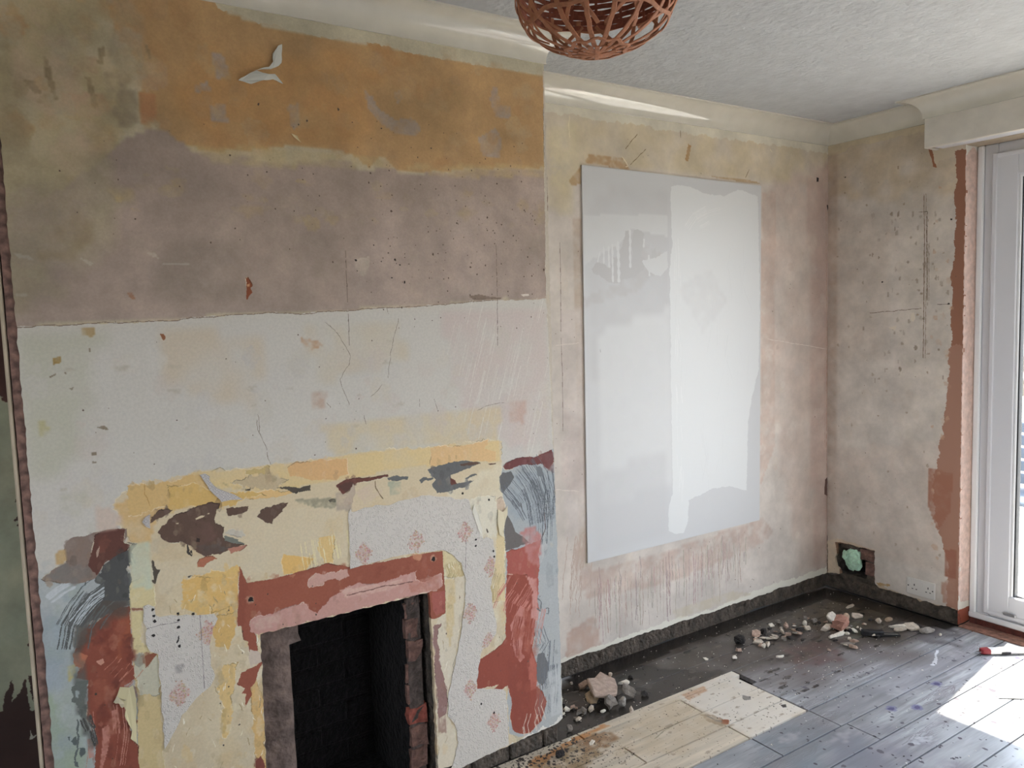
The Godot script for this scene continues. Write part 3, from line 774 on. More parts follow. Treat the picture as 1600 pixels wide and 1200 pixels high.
	for l in [[-65.2, 108.1, -61.9, 108.6, -57.9, 107.4, -58.3, 106.6, -61.9, 107.1, -64.7, 107.2], [-51.1, 109.3, -44.6, 109.7, -41, 110.3, -37.3, 110.2, -30.9, 108.6, -37.2, 106.9, -42.3, 105.8, -42.5, 104.4, -40.7, 103, -33.8, 103.1, -35.9, 101.8, -43.7, 100.5, -47.7, 100.7, -49.5, 103.8, -48.4, 105.2, -49.9, 107.5], [-54.1, 106, -52.4, 106.4, -48.3, 105.8, -49.5, 105.4, -52.1, 105.5, -53.6, 104.8], [-36.4, 104.7, -33.2, 105, -32.2, 104.5, -35.1, 104.1, -37.6, 104.1]]:
		c.coat(l, slate, 0.3, 0.5)
	c.coat([-42.7, 105.2, -41, 104.1, -40.4, 102.9, -42.5, 102.5], maroon, 0.2)
	c.coat([-39.2, 109.3, -32.4, 109.1, -30.9, 108.3, -35, 108.2, -38.6, 108.7], brown, 0.15)
	c.coat([-28.1, 107.9, -24.8, 107.8, -24.9, 107.3, -27.1, 107.4], brown, 0.15)
	c.stain([-64.9, 107.1, -60.3, 106.4, -60.5, 102.8, -64.4, 102.4], srgb(168, 172, 150), 0.8, 0.5, 0.7)
	c.stain([-75.9, 105.2, -69.5, 108.2, -66.5, 103.7, -73, 101.2], srgb(212, 190, 170), 0.7, 0.6, 0.6)
	c.line([-69.2, 107.9, -69.1, 105.6, -67.6, 102.9, -66.7, 101.7], 0.3, srgb(120, 100, 74), 0.1)
	# terracotta hearth paint round the opening, and the pink patching under it
	c.coat([-111.4, 89.3, -109.5, 84.1, -104.1, 84, -93.4, 84.2, -86.1, 85.1, -79.1, 82.6, -70.4, 82, -57.9, 81.8, -46.9, 81.3, -46.3, 67.2, -46.6, 60.2, -50.4, 58.9, -53.1, 59.6, -52.6, 70.4, -108, 69.9, -108, 61.2, -106, 60.7, -107.4, 58.9, -108.9, 55, -110.5, 53.3, -110.2, 51, -112.4, 48.4, -111.9, 52.1, -113.1, 52.5, -112, 53.7, -114.2, 55.7, -112.7, 58.8, -108.6, 59.3, -107.5, 60.6, -110.2, 64, -110.2, 67.2, -111.4, 67.8, -112, 72, -113.1, 72.3], terra, 0.2, 0.45)
	for k in 30:
		var d: Array = [-110.3, 83.3, -51.5, 78.7]
		var f: float = c.rng.randf()
		c.dabs(lerpf(d[0], d[2], f), lerpf(d[1], d[3], f) + c.rng.randf_range(-3.5, 2.0), 1, 1, 2, 1.0, [srgb(140, 76, 58), srgb(166, 98, 76), srgb(174, 108, 86)], 0.5)
	c.stain([-109.2, 84.1, -79.4, 82.7, -76.6, 78.1, -89.6, 73.1, -106.7, 73.9], srgb(160, 92, 70), 0.7, 1.5, 0.5)
	c.stain([-111.4, 88.8, -109.5, 83.6, -111, 71.7, -112.9, 72.7], srgb(140, 76, 58), 0.6, 0.6, 0.4)
	c.coat([-109.3, 73.2, -106.7, 73.9, -104.7, 73.9, -101, 74.1, -93.9, 75, -92.6, 73.8, -91.9, 71.8, -90, 70.4, -86.8, 73.2, -85, 74.1, -82.7, 74.9, -80.8, 76.4, -76.7, 77, -70.8, 75.5, -67.1, 75.7, -60.8, 75.8, -56.2, 76.8, -56.9, 73.5, -55.1, 72.2, -47.7, 73.9, -47.5, 69.3, -49.3, 68.6, -52, 68.8, -107.3, 68.3, -109.2, 69.6], pink, 0.3, 0.66)
	c.coat([-92, 81.1, -89.6, 82.6, -84.6, 82.1, -80, 81.8, -79.2, 79.5, -82.4, 79.1, -85.8, 79.8, -88.2, 78.6, -91.5, 79.1], srgb(202, 160, 146), 0.3, 0.62)
	c.stain([-59.6, 73.2, -48.4, 73.2, -48.6, 68.6, -58.5, 69.4], srgb(184, 128, 112), 0.8, 0.4, 0.7, 0.8)
	c.stain([-82.6, 76, -60.8, 74.7, -64.7, 72.3, -80.4, 73.2], srgb(214, 178, 164), 0.8, 0.5, 0.6, 0.6)
	c.stain([-108.9, 72.8, -99.4, 73.2, -101.8, 69.4, -107.5, 69.2], srgb(206, 174, 160), 0.7, 0.6, 0.7, 0.6)
	c.line([-80.4, 73.8, -70.8, 74, -57.7, 73.3], 0.3, srgb(120, 86, 78), 0.2)
	for q in [[-108.9, 79.1, -108.9, 79.1], [-50.2, 79.2, -50.2, 79.2]]:
		c.stain(c.ring(q[0], q[1], 1.3, 1.3), srgb(190, 142, 118), 0.9, 0.4, 0.4)
		c.coat(c.ring(q[0], q[1], 0.75, 0.75), srgb(34, 24, 22), 0.1, 0.1)
	for l in [[-57.6, 82.3, -54, 81.6, -54.8, 79.4, -57.3, 80.5], [-97.8, 83.8, -95.3, 83.8, -96.2, 82.9]]:
		c.stain(l, srgb(206, 150, 116), 0.8, 0.3, 0.6)
	c.coat([-51.3, 68.3, -46.3, 67.5, -47, 60.2, -49, 60.4, -50, 60.1, -51.3, 62.8], srgb(166, 94, 82), 0.2, 0.5)
	c.coat([-48.5, 57.2, -49.9, 55.1, -49.6, 47.6, -47, 29.9, -47.8, 25.7, -50.6, 25.3, -51.3, 39.3, -51.5, 56.7], srgb(150, 116, 108), 0.3, 0.6)
	c.coat([-110.1, 64.8, -107.4, 63.5, -106.1, 60.4, -110.2, 59.7, -110.5, 61.9], srgb(206, 188, 170), 0.15, 0.6)
	c.coat([-110.3, 31.3, -108.7, 32.2, -107.8, 28.8, -107.9, 27.2, -110.2, 28], srgb(128, 68, 56), 0.2, 0.5)
	# left margin: blue, slate and terracotta
	c.coat([-162.5, 93.5, -161, 96.4, -153.4, 96, -147, 95.1, -139.2, 93.4, -139.7, 90.1, -140.1, 79.8, -140, 71, -140.3, 64.9, -139.7, 59.4, -140.5, 47.2, -140.9, 37.9, -167.9, 47.8], blue, 0.2, 0.5)
	c.stain([-161, 67.6, -154.1, 66.4, -154, 57.8, -152.4, 48.7, -152.8, 42.7, -161.9, 46], srgb(160, 172, 150), 0.9, 3.0, 0.4)
	for k in 40:
		var d: Array = [-158.8, 94.3, -152.2, 92.8, -161, 48.3, -155.1, 46.2]
		c.dabs(lerpf(d[0], d[2], c.rng.randf()), lerpf(d[1], d[5], c.rng.randf()), 1, 1, 2, 1.8, [srgb(176, 184, 184), srgb(154, 164, 166), srgb(164, 172, 160), srgb(184, 188, 184)], 0.6, 2.0)
	c.stain([-159, 86.5, -153.5, 85.2, -154.6, 69.1, -160, 67.3], srgb(160, 170, 176), 0.6, 3.0, 0.4)
	c.coat([-150.1, 81.8, -146.4, 83.2, -142.5, 84.7, -139.8, 84.5, -140.1, 75.4, -140.3, 64.9, -142.8, 63.4, -142, 58.4, -141.9, 49.4, -140.4, 46.3, -140.8, 37.9, -151.1, 41.7, -149.9, 52.1, -151.6, 57.9, -150.9, 67.6, -153.2, 68.7, -152.3, 71.8, -153.6, 75.1, -151.5, 79.7], srgb(140, 76, 58), 0.35, 0.45)
	c.stain([-148, 80.5, -143.5, 81, -143.9, 75.1, -148.4, 75.8], srgb(112, 56, 46), 0.8, 1.0, 0.6)
	c.stain([-144.2, 82.5, -140, 83.2, -140.7, 70.3, -143.5, 71.1], srgb(172, 98, 66), 0.7, 1.0, 0.5)
	for k in 46:
		var d: Array = [-149.5, 80.8, -139.9, 78.4, -151.9, 45, -141.3, 41.2]
		c.dabs(lerpf(d[0], d[2], c.rng.randf() * 0.9), lerpf(d[1], d[5], c.rng.randf()), 1, 1, 2, 1.3, [srgb(126, 62, 46), srgb(166, 98, 74), srgb(150, 84, 64), srgb(176, 116, 94), srgb(112, 58, 46)], 0.7, 1.5)
	c.coat([-153.8, 75.2, -152.4, 75.4, -150.3, 73.8, -151.6, 70.8, -153.3, 72.1], srgb(186, 114, 84), 0.2)
	c.coat([-148.6, 72, -147.1, 72.3, -146.8, 70.9, -147.6, 70.5], srgb(206, 150, 128), 0.15)
	for l in [[-148.4, 53.8, -146.9, 54.2, -146.7, 51.1, -147.7, 47, -149.1, 43.1, -150, 41.7, -148.7, 49.5], [-145.9, 57.8, -144.4, 57.8, -144.6, 54.8, -145.9, 52.1], [-152, 52, -150.9, 52, -150.7, 46.8, -152, 46.8]]:
		c.stain(l, srgb(198, 138, 122), 0.9, 0.25, 0.5, 0.6)
	c.brush([-144.6, 66.1, -142.2, 68.1, -140.9, 69.5], 9.0, 18, 0.17, srgb(190, 124, 102), 0.04, 0.4)
	c.brush([-147.3, 59.1, -147.1, 51.2, -148.8, 43], 12.0, 20, 0.19, srgb(190, 130, 112), 0.05, 0.5)
	c.coat([-143.8, 94.4, -139.2, 93.4, -139.9, 86.2, -140, 84.7, -142.5, 84.7, -146.4, 83.4, -149.4, 82.4, -151.6, 81.9, -152.2, 82.8, -149.9, 85.8, -147.5, 88.4, -144, 90.2, -147.6, 92.7, -147, 95.1], srgb(98, 98, 94), 0.4, 0.52)
	c.stain([-152.2, 82.8, -149.4, 82.5, -150.8, 77.3, -153, 76.2, -153.6, 78.1], srgb(110, 108, 100), 0.8, 0.5, 0.4)
	c.stain([-149.8, 86.8, -143.8, 88, -139.7, 86.2, -139.9, 81, -144.3, 81.2, -148, 80.5, -150.4, 77.2, -153.1, 75.4, -152.7, 81.6], srgb(86, 76, 68), 0.75, 1.6, 0.5)
	c.stain([-154.1, 76.5, -151.9, 76.4, -150.9, 67.6, -150.9, 56.8, -149.8, 49.5, -151.7, 49.3, -153.3, 57.6, -154.5, 64.8], srgb(96, 98, 92), 0.7, 1.0, 0.5)
	for k in 3:
		c.brush([-144, 90.6, -147.5, 88.4, -150.2, 85.2, -152.3, 81.9, -153.6, 76.4], 5.0 + 3.0 * k, 14, 0.22, srgb(96, 98, 96), 0.04, 0.4)
	c.brush([-144.4, 89.8, -147.9, 88.1, -151, 85, -152.7, 82.9], 3.0, 6, 0.31, srgb(190, 196, 198), 0.03, 0.2)
	c.coat([-153.6, 67.9, -151.1, 67.6, -151.6, 57.9, -152.6, 56.5, -153.7, 62, -154.7, 63.1, -154.3, 66], srgb(104, 108, 102), 0.5, 0.5)
	c.stain([-153.6, 65.8, -152.9, 65.2, -153.2, 63.1, -153.9, 63.8], srgb(170, 180, 176), 0.9, 0.3, 0.2)
	c.brush([-151.8, 58, -150.9, 54.2, -150.2, 49.6], 3.0, 12, 0.25, srgb(78, 76, 72), 0.03, 0.3)
	for l in [[-155.4, 52.7, -154.3, 53.6, -154.1, 51.4, -155.1, 51.5], [-156.4, 53.9, -155.7, 54.1, -156.1, 52.9], [-153.8, 50, -152.7, 49.8, -152.5, 48.2, -153.6, 47.8], [-155.3, 47.1, -154.4, 46.8, -154.5, 45.3, -155.3, 45.8], [-151.1, 88.2, -150.2, 88.1, -150.6, 87.4], [-149.9, 93.2, -149.5, 93.1, -149.8, 91.9]]:
		c.coat(l, srgb(92, 100, 98), 0.3)
	c.line([-153.6, 57.7, -154, 53.5, -154.8, 51.2, -154.8, 45.6], 0.45, srgb(98, 104, 102), 0.5)
	c.brush([-157.4, 89.7, -154.8, 91.5, -151.9, 92.8], 4.0, 12, 0.43, srgb(196, 200, 200), 0.02, 0.2)
	c.stain([-154.9, 72.5, -153.3, 72.1, -153.6, 68.8, -154.7, 68.2], srgb(186, 170, 110), 0.8, 0.6, 0.5)
	# grey-brown and maroon patches above the left margin
	c.coat([-153.2, 104.2, -152.1, 105, -150.5, 105.3, -148.5, 105.1, -146.7, 105.7, -144.3, 105.8, -142.3, 105.9, -139.1, 105.4, -139.2, 104, -140, 101.7, -138.4, 101, -139.5, 99.6, -144.2, 98.2, -145.3, 96.8, -147.2, 93.7, -151.3, 93, -155.2, 94.2, -159.3, 95.9, -158.2, 96.8, -155.9, 98.2, -153.5, 98.9, -153.6, 102.4], srgb(140, 122, 110), 0.25, 0.42)
	c.stain([-158.9, 96.2, -154.2, 98.7, -148.4, 97.1, -147.9, 93.8, -152.6, 93.3], srgb(128, 122, 116), 0.8, 1.0, 0.4)
	c.stain([-155.6, 102, -153.4, 102.7, -153.5, 99.3, -155.5, 98.5], srgb(196, 164, 116), 0.9, 0.6, 0.3)
	c.coat([-146.5, 104.9, -144.4, 105.5, -141.2, 105.5, -139.8, 105.4, -140, 101.7, -138.4, 101.1, -139.5, 99.6, -141.9, 98.3, -144.9, 97.5, -145.3, 96.8, -147, 94.4, -148.6, 97.1, -147.6, 100.4], srgb(100, 62, 52), 0.25, 0.4)
	c.stain([-145.9, 103.6, -144.4, 104.5, -143.2, 102.7, -144.8, 99.9, -145.8, 100.1], srgb(134, 84, 68), 0.7, 0.5, 0.6)
	c.coat([-146.7, 100.7, -145.9, 102.1, -146.1, 99.7, -146.5, 99], srgb(176, 150, 132), 0.15)
	c.coat([-144.9, 97.1, -142.1, 98.3, -139.5, 99.6, -138.2, 98.4, -139.1, 96.3, -139.9, 94.9, -139.8, 89.2, -139.9, 86, -145.9, 87.4, -145.1, 92.4, -146.5, 94.3], srgb(82, 82, 80), 0.3, 0.5)
	c.brush([-139.3, 98, -139, 96.7, -138.6, 95.4], 2.5, 10, 0.25, srgb(78, 78, 76), 0.02, 0.2)
	c.stain([-145.9, 112.6, -141.3, 110.3, -139.7, 107.7, -140.9, 105.5, -146.1, 105.2], srgb(208, 188, 172), 0.8, 1.2, 0.5)
	c.stain([-138.7, 101.1, -134.1, 100.6, -134.5, 88.1, -139.2, 89.1], srgb(200, 204, 180), 0.9, 1.0, 0.3)
	c.stain([-153.7, 115.8, -147, 115.9, -148.8, 110, -152.1, 110.6], srgb(188, 184, 164), 0.7, 1.5, 0.7)
	# right margin: maroon, blue, slate and terracotta, brushed wet
	c.coat([-22.7, 103.8, -22, 106.7, -20, 107.6, -12.9, 108.1, -7.1, 107.9, 0, 110, 0.4, 88.8, 1.3, 70.9, 2.8, 49.5, -23, 55.6, -22.6, 65.3, -21.8, 76, -22.5, 83.5, -21, 90, -22.1, 94.7, -23.7, 100], blue, 0.3, 0.5)
	c.coat([-22.5, 68.1, 0.6, 63.2, 1.3, 50.4, 1.2, 32.3, 1.2, 7.6, -5.3, 6, -18, 7.3, -23.2, 10.5, -23.3, 27.3, -23.4, 44.8], srgb(176, 178, 176), 0.3, 0.5)
	c.dabs(-16, 8, 14, 70, 50, 1.2, [srgb(196, 195, 190), srgb(164, 167, 166), srgb(180, 180, 175), srgb(152, 154, 154)], 0.6, 2.2)
	c.stain([-21.1, 102.4, -0.6, 101.9, -0.5, 83.1, -7.7, 80.8, -20.3, 89.9], srgb(158, 166, 172), 0.7, 2.0, 0.4)
	c.coat([-22.2, 106.5, -20, 107.4, -16.3, 108.1, -7.4, 108, -6, 108.5, -0.9, 109.5, -0.4, 104.8, -2.7, 102.6, -6.1, 104.9, -13, 105.8, -16.4, 105.6, -18.4, 104.6, -21.7, 104.9], srgb(112, 64, 62), 0.3, 0.45)
	c.stain([-6, 108.4, -0.4, 108.3, -0.6, 100.7, -4.8, 103.6], srgb(122, 84, 82), 0.7, 0.5, 0.6)
	c.coat([-23.8, 102.5, -22.4, 103.8, -19.1, 104.1, -17.7, 102, -20, 98.9, -22.7, 96.8], slate, 0.3)
	c.coat([-21.3, 89.8, -19.8, 87, -17.9, 82.7, -14, 79.2, -12.3, 77.6, -17.5, 76.8, -22.1, 76.5, -22.4, 84], srgb(110, 104, 100), 0.25)
	for k in 5:
		c.brush([-19.2, 102.2, -14.7, 97, -12.1, 93.1, -9.5, 88.1], 13.0, 10, 0.14, srgb(104, 108, 112), 0.04, 0.3)
	for k in 4:
		c.brush([-13, 105.3, -9.1, 99.6, -6.6, 92.3, -5.5, 83.9, -5.9, 76.4], 13.0, 12, 0.15, srgb(100, 104, 108), 0.04, 0.35)
	c.brush([-3.1, 102.2, -2.1, 95.1, -3.3, 85.9, -4.3, 75.5], 5.0, 10, 0.22, srgb(96, 100, 104), 0.04, 0.2)
	c.coat([-8.3, 104.1, -6.2, 104.4, -4.9, 101.3, -7.7, 100.5], srgb(120, 124, 126), 0.3)
	c.line([-5.3, 87.4, -4.8, 81.5, -7.1, 77.2, -9.4, 70.6], 0.4, srgb(104, 92, 92), 0.2)
	c.line([-15.2, 92.5, -14.6, 89], 0.3, srgb(96, 92, 90), 0.1)
	c.coat([-21.8, 76, -17.5, 76.3, -11.9, 76.7, -7.1, 77.8, -7.9, 73.9, -9.2, 55.3, -8.7, 51.6, -23.3, 55.1, -21.9, 65.2], srgb(170, 92, 80), 0.35, 0.45)
	c.stain([-15.9, 82.3, -9.7, 82.9, -6.4, 78.2, -8.1, 68, -12.2, 70], srgb(188, 130, 124), 0.9, 1.0, 0.5)
	c.coat([-22.1, 68.1, -13.4, 66.2, -11, 57.5, -10.1, 53.1, -10.9, 45.7, -12.2, 37.7, -10, 31.1, -11, 24.2, -8.4, 21.6, -6.7, 16.9, -9.3, 10.7, -13.8, 8, -18.7, 8.6, -21.8, 11.4, -22.6, 16.5, -21.6, 20.9, -23.2, 27.9, -26.7, 27.2, -30.1, 27.2, -29, 28.7, -26.9, 29.6, -35.7, 30.3, -35.8, 36.4, -34.5, 40.3, -28.8, 42.2, -26, 43.2, -23.2, 45.6], srgb(150, 76, 60), 0.3, 0.45)
	c.stain([-22.4, 36.4, -12.8, 34.9, -13.8, 8.8, -22, 11.6], srgb(142, 72, 58), 0.8, 1.5, 0.4)
	c.coat([-16.9, 55.4, -14.9, 54.3, -15.5, 46.2, -16.9, 38.4, -15.6, 36.2, -17.7, 35.1, -20.2, 39.9, -20.6, 46.4, -21.5, 49.5, -19, 53], srgb(196, 132, 120), 0.3)
	for k in 4:
		c.brush([-14.5, 63.6, -17.4, 60.1, -20.2, 57.3, -21.7, 54.2], 16.0, 10, 0.25, srgb(198, 128, 114), 0.04, 0.4)
		c.brush([-11.5, 53.5, -13.5, 46.3, -14.7, 40.7], 14.0, 10, 0.25, srgb(198, 136, 124), 0.04, 0.4)
	c.brush([-16.4, 51.7, -18.7, 44.7, -18.3, 37.6], 5.0, 10, 0.28, srgb(142, 70, 56), 0.03, 0.2)
	for k in 40:
		var d: Array = [-20.6, 66, -11.1, 64, -21.3, 11.3, -11, 7.9]
		c.dabs(lerpf(d[0], d[2], c.rng.randf()), lerpf(d[1], d[5], c.rng.randf()), 1, 1, 2, 1.1, [srgb(140, 66, 52), srgb(168, 92, 74), srgb(158, 84, 66), srgb(182, 112, 94)], 0.5, 2.0)
	c.stain([-13.8, 65.7, -9, 63.5, -9.5, 48.3, -12.3, 50.1, -11.2, 59.3], srgb(206, 150, 140), 0.9, 0.6, 0.5)
	c.stain([-12.7, 37.3, -10.1, 31.8, -10.4, 23.4, -13.3, 23.1, -14, 30.5], srgb(188, 110, 94), 0.8, 0.6, 0.5)
	c.stain([-11.1, 24.3, -7, 18.8, -7.2, 12.8, -11.5, 14.1], srgb(156, 96, 84), 0.8, 0.6, 0.6)
	c.coat([-10, 35.9, -7.1, 35.7, -5.2, 30.4, -6.1, 25.8, -8.3, 24, -10.3, 25.8, -10.5, 31.9], srgb(112, 112, 112), 0.3)
	for k in 3:
		c.brush([-4.1, 39.7, -5.2, 30.4, -4.8, 21.8, -6.2, 12.4], 9.0, 12, 0.19, srgb(110, 114, 118), 0.05, 0.35)
	c.brush([-9.7, 44.8, -7.7, 39.5, -9.9, 37.7], 6.0, 14, 0.22, srgb(112, 116, 118), 0.03, 0.3)
	c.stain([-5.3, 28, -0.1, 28.9, 0.4, 10.4, -5.1, 10.9], srgb(192, 194, 192), 0.9, 0.8, 0.5)
	for k in 1:
		c.brush([-10.9, 9.7, -12.8, 16.4, -11.3, 20.1], 8.0, 12, 0.22, srgb(214, 196, 176), 0.03, 0.5)
		c.brush([-13.8, 7.1, -14.4, 10.9, -12.9, 14.6], 6.0, 8, 0.25, srgb(216, 198, 180), 0.03, 0.4)
	for l in [[-9.3, 56.5, -7.5, 54.9, -8, 51.5, -9.7, 53.1], [-5.9, 51.9, -4.4, 51.8, -4.9, 49.5, -5.8, 50]]:
		c.line(l, 0.4, srgb(110, 112, 112), 0.2)
	# cream filler along the broken bottom edge and corner
	c.coat([-51.7, 4.6, -42.5, 5, -35.4, 6.2, -27.6, 6.1, -22.2, 6.2, -18, 7, -13.8, 7.4, -7.4, 7.7, -2.3, 8.7, 0.4, 10.4, 2.5, 8.4, 2.4, 3.5, -18.1, 4.3, -31.6, 3.7, -40.8, 0.6], srgb(220, 217, 208), 0.6, 0.7)
	c.coat([-0.1, 62.8, 1.6, 62.4, 1.5, 44.3, 1.1, 26.1, 1.8, 8.7, 0.1, 9.2, 0.4, 32.5], srgb(206, 204, 196), 0.15, 0.6)
	c.coat([-0.5, 241.6, 2.2, 242, 1.9, 200.5, 0.7, 164.8, 1.9, 132.9, 3.1, 47.6, 0.8, 48.1, -0.7, 123.9, -1.7, 167.1], srgb(200, 190, 174), 0.12, 0.6)
	c.line([0.5, 240, 0.4, 222.3, 0, 193.8], 0.25, srgb(120, 100, 84), 0.1)
	c.specks(-150, 30, 60, 50, 40, 0.25, srgb(70, 60, 52))
	c.specks(-52, 10, 50, 80, 40, 0.2, srgb(96, 80, 70))
	for q in [[-134.4, 82.4, -134.3, 80.6, -134.8, 75.3, -128.3, 79.7, -128.3, 78, -128.6, 70.7, -134.2, 79.1, -124.5, 78.7], [-34, 82.7, -34.1, 80.6, -27.2, 77.4, -27, 75.5, -38.3, 99.3, -28.2, 95.5]]:
		for k in range(0, q.size(), 2):
			c.coat(c.ring(q[k], q[k + 1], 0.4, 0.4), srgb(30, 26, 24), 0.05, 0.3)
	for l in [[-29.6, 85.6, -29, 84.1], [-133.7, 95.7, -133.5, 93.6, -132.6, 92.6, -133.4, 89.4, -134, 90.4]]:
		c.line(l, 0.5, srgb(86, 76, 64), 0.1)
	c.grain(0.96, 0.12, Vector2.ONE, 18)
	c.relief(0.07, 0.06)
	return c

func paint_alcove() -> Canvas:
	var c := Canvas.new(0, 217, 0, 253, 6.0, srgb(204, 195, 185))
	c.stain([27.9, 243.7, 219.7, 248.5, 219.8, 223, 161.7, 219.3, 47, 220.3, 36.2, 200.6, 26.4, 200.1], srgb(204, 190, 160), 0.9, 4.0, 0.5, 0.08)
	c.stain([29.2, 236.3, 44.1, 236.6, 43, 200.9, 32.8, 197.8], srgb(208, 196, 162), 0.6, 3.0, 0.5)
	c.stain([50.8, 225.2, 58.5, 225, 69.9, 225.1, 72.1, 221.9, 74.4, 220.3, 48.5, 220.9], srgb(178, 144, 104), 0.8, 0.8, 0.6, 0.4)
	c.stain([39.8, 213.6, 45.3, 218.9, 46.9, 219.9, 46.7, 212.4, 40.8, 211.2], srgb(182, 152, 112), 0.8, 0.8, 0.6)
	c.stain([122.6, 221.7, 156.9, 221.2, 161.4, 220, 130.8, 220.4], srgb(178, 152, 118), 0.8, 0.5, 0.5)
	c.stain([108, 227.4, 110.1, 234.9, 112, 234.2, 109.9, 226.7], srgb(170, 128, 80), 0.8, 0.5, 0.5)
	c.coat([25.2, 258.4, 231.1, 258.2, 231.2, 240.7, 216.9, 239.8, 187.1, 240.2, 161.4, 240, 129.4, 239.7, 99.8, 239.6, 80.1, 240.1, 58.1, 239.4, 44.2, 240.2, 24.6, 240.3], srgb(212, 206, 188), 0.9)
	# dusty pink towards the corner and where the paste line ran round the board
	c.stain([166.7, 219.6, 217.5, 236.5, 218.6, 13.1, 192.3, 14.9, 173.6, 84.4, 166.3, 158.3], srgb(196, 179, 167), 0.8, 5.0, 0.5, 0.1)
	c.stain([198.7, 225, 218.6, 236.6, 219.8, 9.1, 203.5, 12.5], srgb(182, 154, 142), 0.5, 3.0, 0.5, 0.1)
	c.stain([161.7, 216.1, 172.6, 216.8, 171, 84.7, 159.7, 65.9], srgb(196, 174, 160), 0.7, 1.2, 0.5)
	c.stain([38.6, 61.2, 47.1, 45.2, 100.2, 45.1, 160.6, 48.8, 170.8, 40.2, 160.5, 35.2, 99.9, 29.5, 67.3, 30.5, 43.1, 33.1, 37.4, 44.4], srgb(192, 172, 159), 0.9, 1.5, 0.7)
	c.stain([41.5, 198.2, 47, 198.4, 45.3, 48.5, 39.9, 46.7], srgb(186, 168, 150), 0.7, 1.0, 0.5)
	c.stain([31.6, 160.9, 43.5, 160.6, 44.1, 65.9, 31.6, 59.7], srgb(206, 196, 188), 0.8, 3.0, 0.4)
	c.stain([33.5, 117.6, 43.7, 111.1, 44.4, 77.3, 32.4, 84.7], srgb(200, 186, 178), 0.7, 2.0, 0.5)
	c.stain([32.1, 19.9, 48.3, 24.6, 51.5, 9, 31.6, 7.1], srgb(186, 156, 140), 0.7, 1.2, 0.6)
	c.dabs(2, 20, 212, 200, 260, 3.2, [srgb(212, 204, 194), srgb(200, 188, 178), srgb(206, 193, 178), srgb(196, 186, 178), srgb(208, 197, 182)], 0.45)
	c.grain(0.9, 0.005)
	# drips of thin paste
	for k in 110:
		var u := c.rng.randf_range(48, 152)
		var top := c.rng.randf_range(36, 44)
		var low := top - c.rng.randf_range(8, 30)
		c.line([u, top + c.rng.randf_range(-6, 3), u + c.rng.randf_range(-0.6, 0.6), (top + low) * 0.5, u + c.rng.randf_range(-0.6, 0.6), low], c.rng.randf_range(0.15, 0.55), srgb(176 + c.rng.randi_range(-12, 8), 159 + c.rng.randi_range(-10, 6), 147), 0.3)
	for k in 12:
		var u := c.rng.randf_range(34, 50)
		c.line([u, 62, u - 2.5, 48, u - 4, 40 - c.rng.randf() * 15], 0.35, srgb(186, 166, 152), 0.5)
	for l in [[34.1, 187.6, 34, 175, 33.4, 150.5], [33.4, 148, 33.6, 132.6, 33.1, 108.4]]:
		c.line(l, 0.24, srgb(122, 106, 96), 0.1)
	for l in [[71.2, 229.1, 78.4, 236.3], [73.9, 222.5, 83.6, 230.2], [149.5, 222.1, 152.5, 226.7], [105, 240.7, 105.3, 237.2]]:
		c.line(l, 0.3, srgb(120, 100, 74), 0.2)
	for l in [[40.6, 239.8, 40.5, 230.8], [69, 225.9, 72.7, 221.9, 71, 221.4], [168.5, 237.9, 170, 236.5]]:
		c.line(l, 0.4, srgb(228, 216, 186), 0.3)
	for l in [[30.4, 144.9, 43, 145.4], [166.2, 141.9, 214.5, 134.6], [28.3, 83.9, 41, 81.2]]:
		c.line(l, 0.35, srgb(216, 206, 196), 0.2)
	# a rough brown edge against the wall with the door
	c.brush([215.3, 219.4, 216.2, 150.3, 215.9, 79.3, 215.1, 13.8], 5.0, 12, 0.3, srgb(182, 150, 132), 0.04, 0.5)
	c.coat([206.3, 226.5, 208, 226.3, 208, 224.3, 206.3, 224.2], srgb(40, 32, 28), 0.1)
	c.coat([215.3, 212.5, 217, 212.6, 217, 208.5, 215.9, 209.2], srgb(40, 32, 28), 0.1)
	c.coat([214.3, 61.5, 216.6, 62.9, 216.7, 52, 213.7, 53.6], srgb(96, 70, 62), 0.2)
	# filler along the bottom edge
	c.coat([23, 7.2, 29.6, 9.9, 37.4, 9.8, 45.4, 10.3, 53.6, 9.4, 60.8, 10, 69.4, 10, 75.6, 10, 83.3, 9.8, 89.9, 10.5, 100.6, 10.6, 108.9, 9.5, 111.7, 9.6, 123.2, 9.3, 130.5, 9.2, 138.1, 10.2, 147.3, 10.2, 153.6, 11.2, 166.5, 11.4, 183.2, 11.3, 195.4, 10.9, 216.3, 11.7, 216.4, 0.5, 22.8, 0.5], srgb(224, 220, 206), 0.8)
	c.stain([32.1, 17.8, 45.7, 19.9, 47.7, 10, 31.8, 8.8], srgb(188, 162, 146), 0.7, 1.0, 0.6)
	c.stain([95.3, 15.4, 138.1, 14.7, 153.6, 10.1, 97.9, 9.7], srgb(198, 186, 160), 0.6, 1.0, 0.6)
	c.specks(4, 10, 205, 225, 110, 0.22, srgb(110, 92, 80))
	c.specks(4, 40, 40, 120, 50, 0.2, srgb(120, 104, 92))
	c.blotches(165, 30, 48, 170, 20, 2.0, srgb(190, 172, 158), 0.5)
	return c

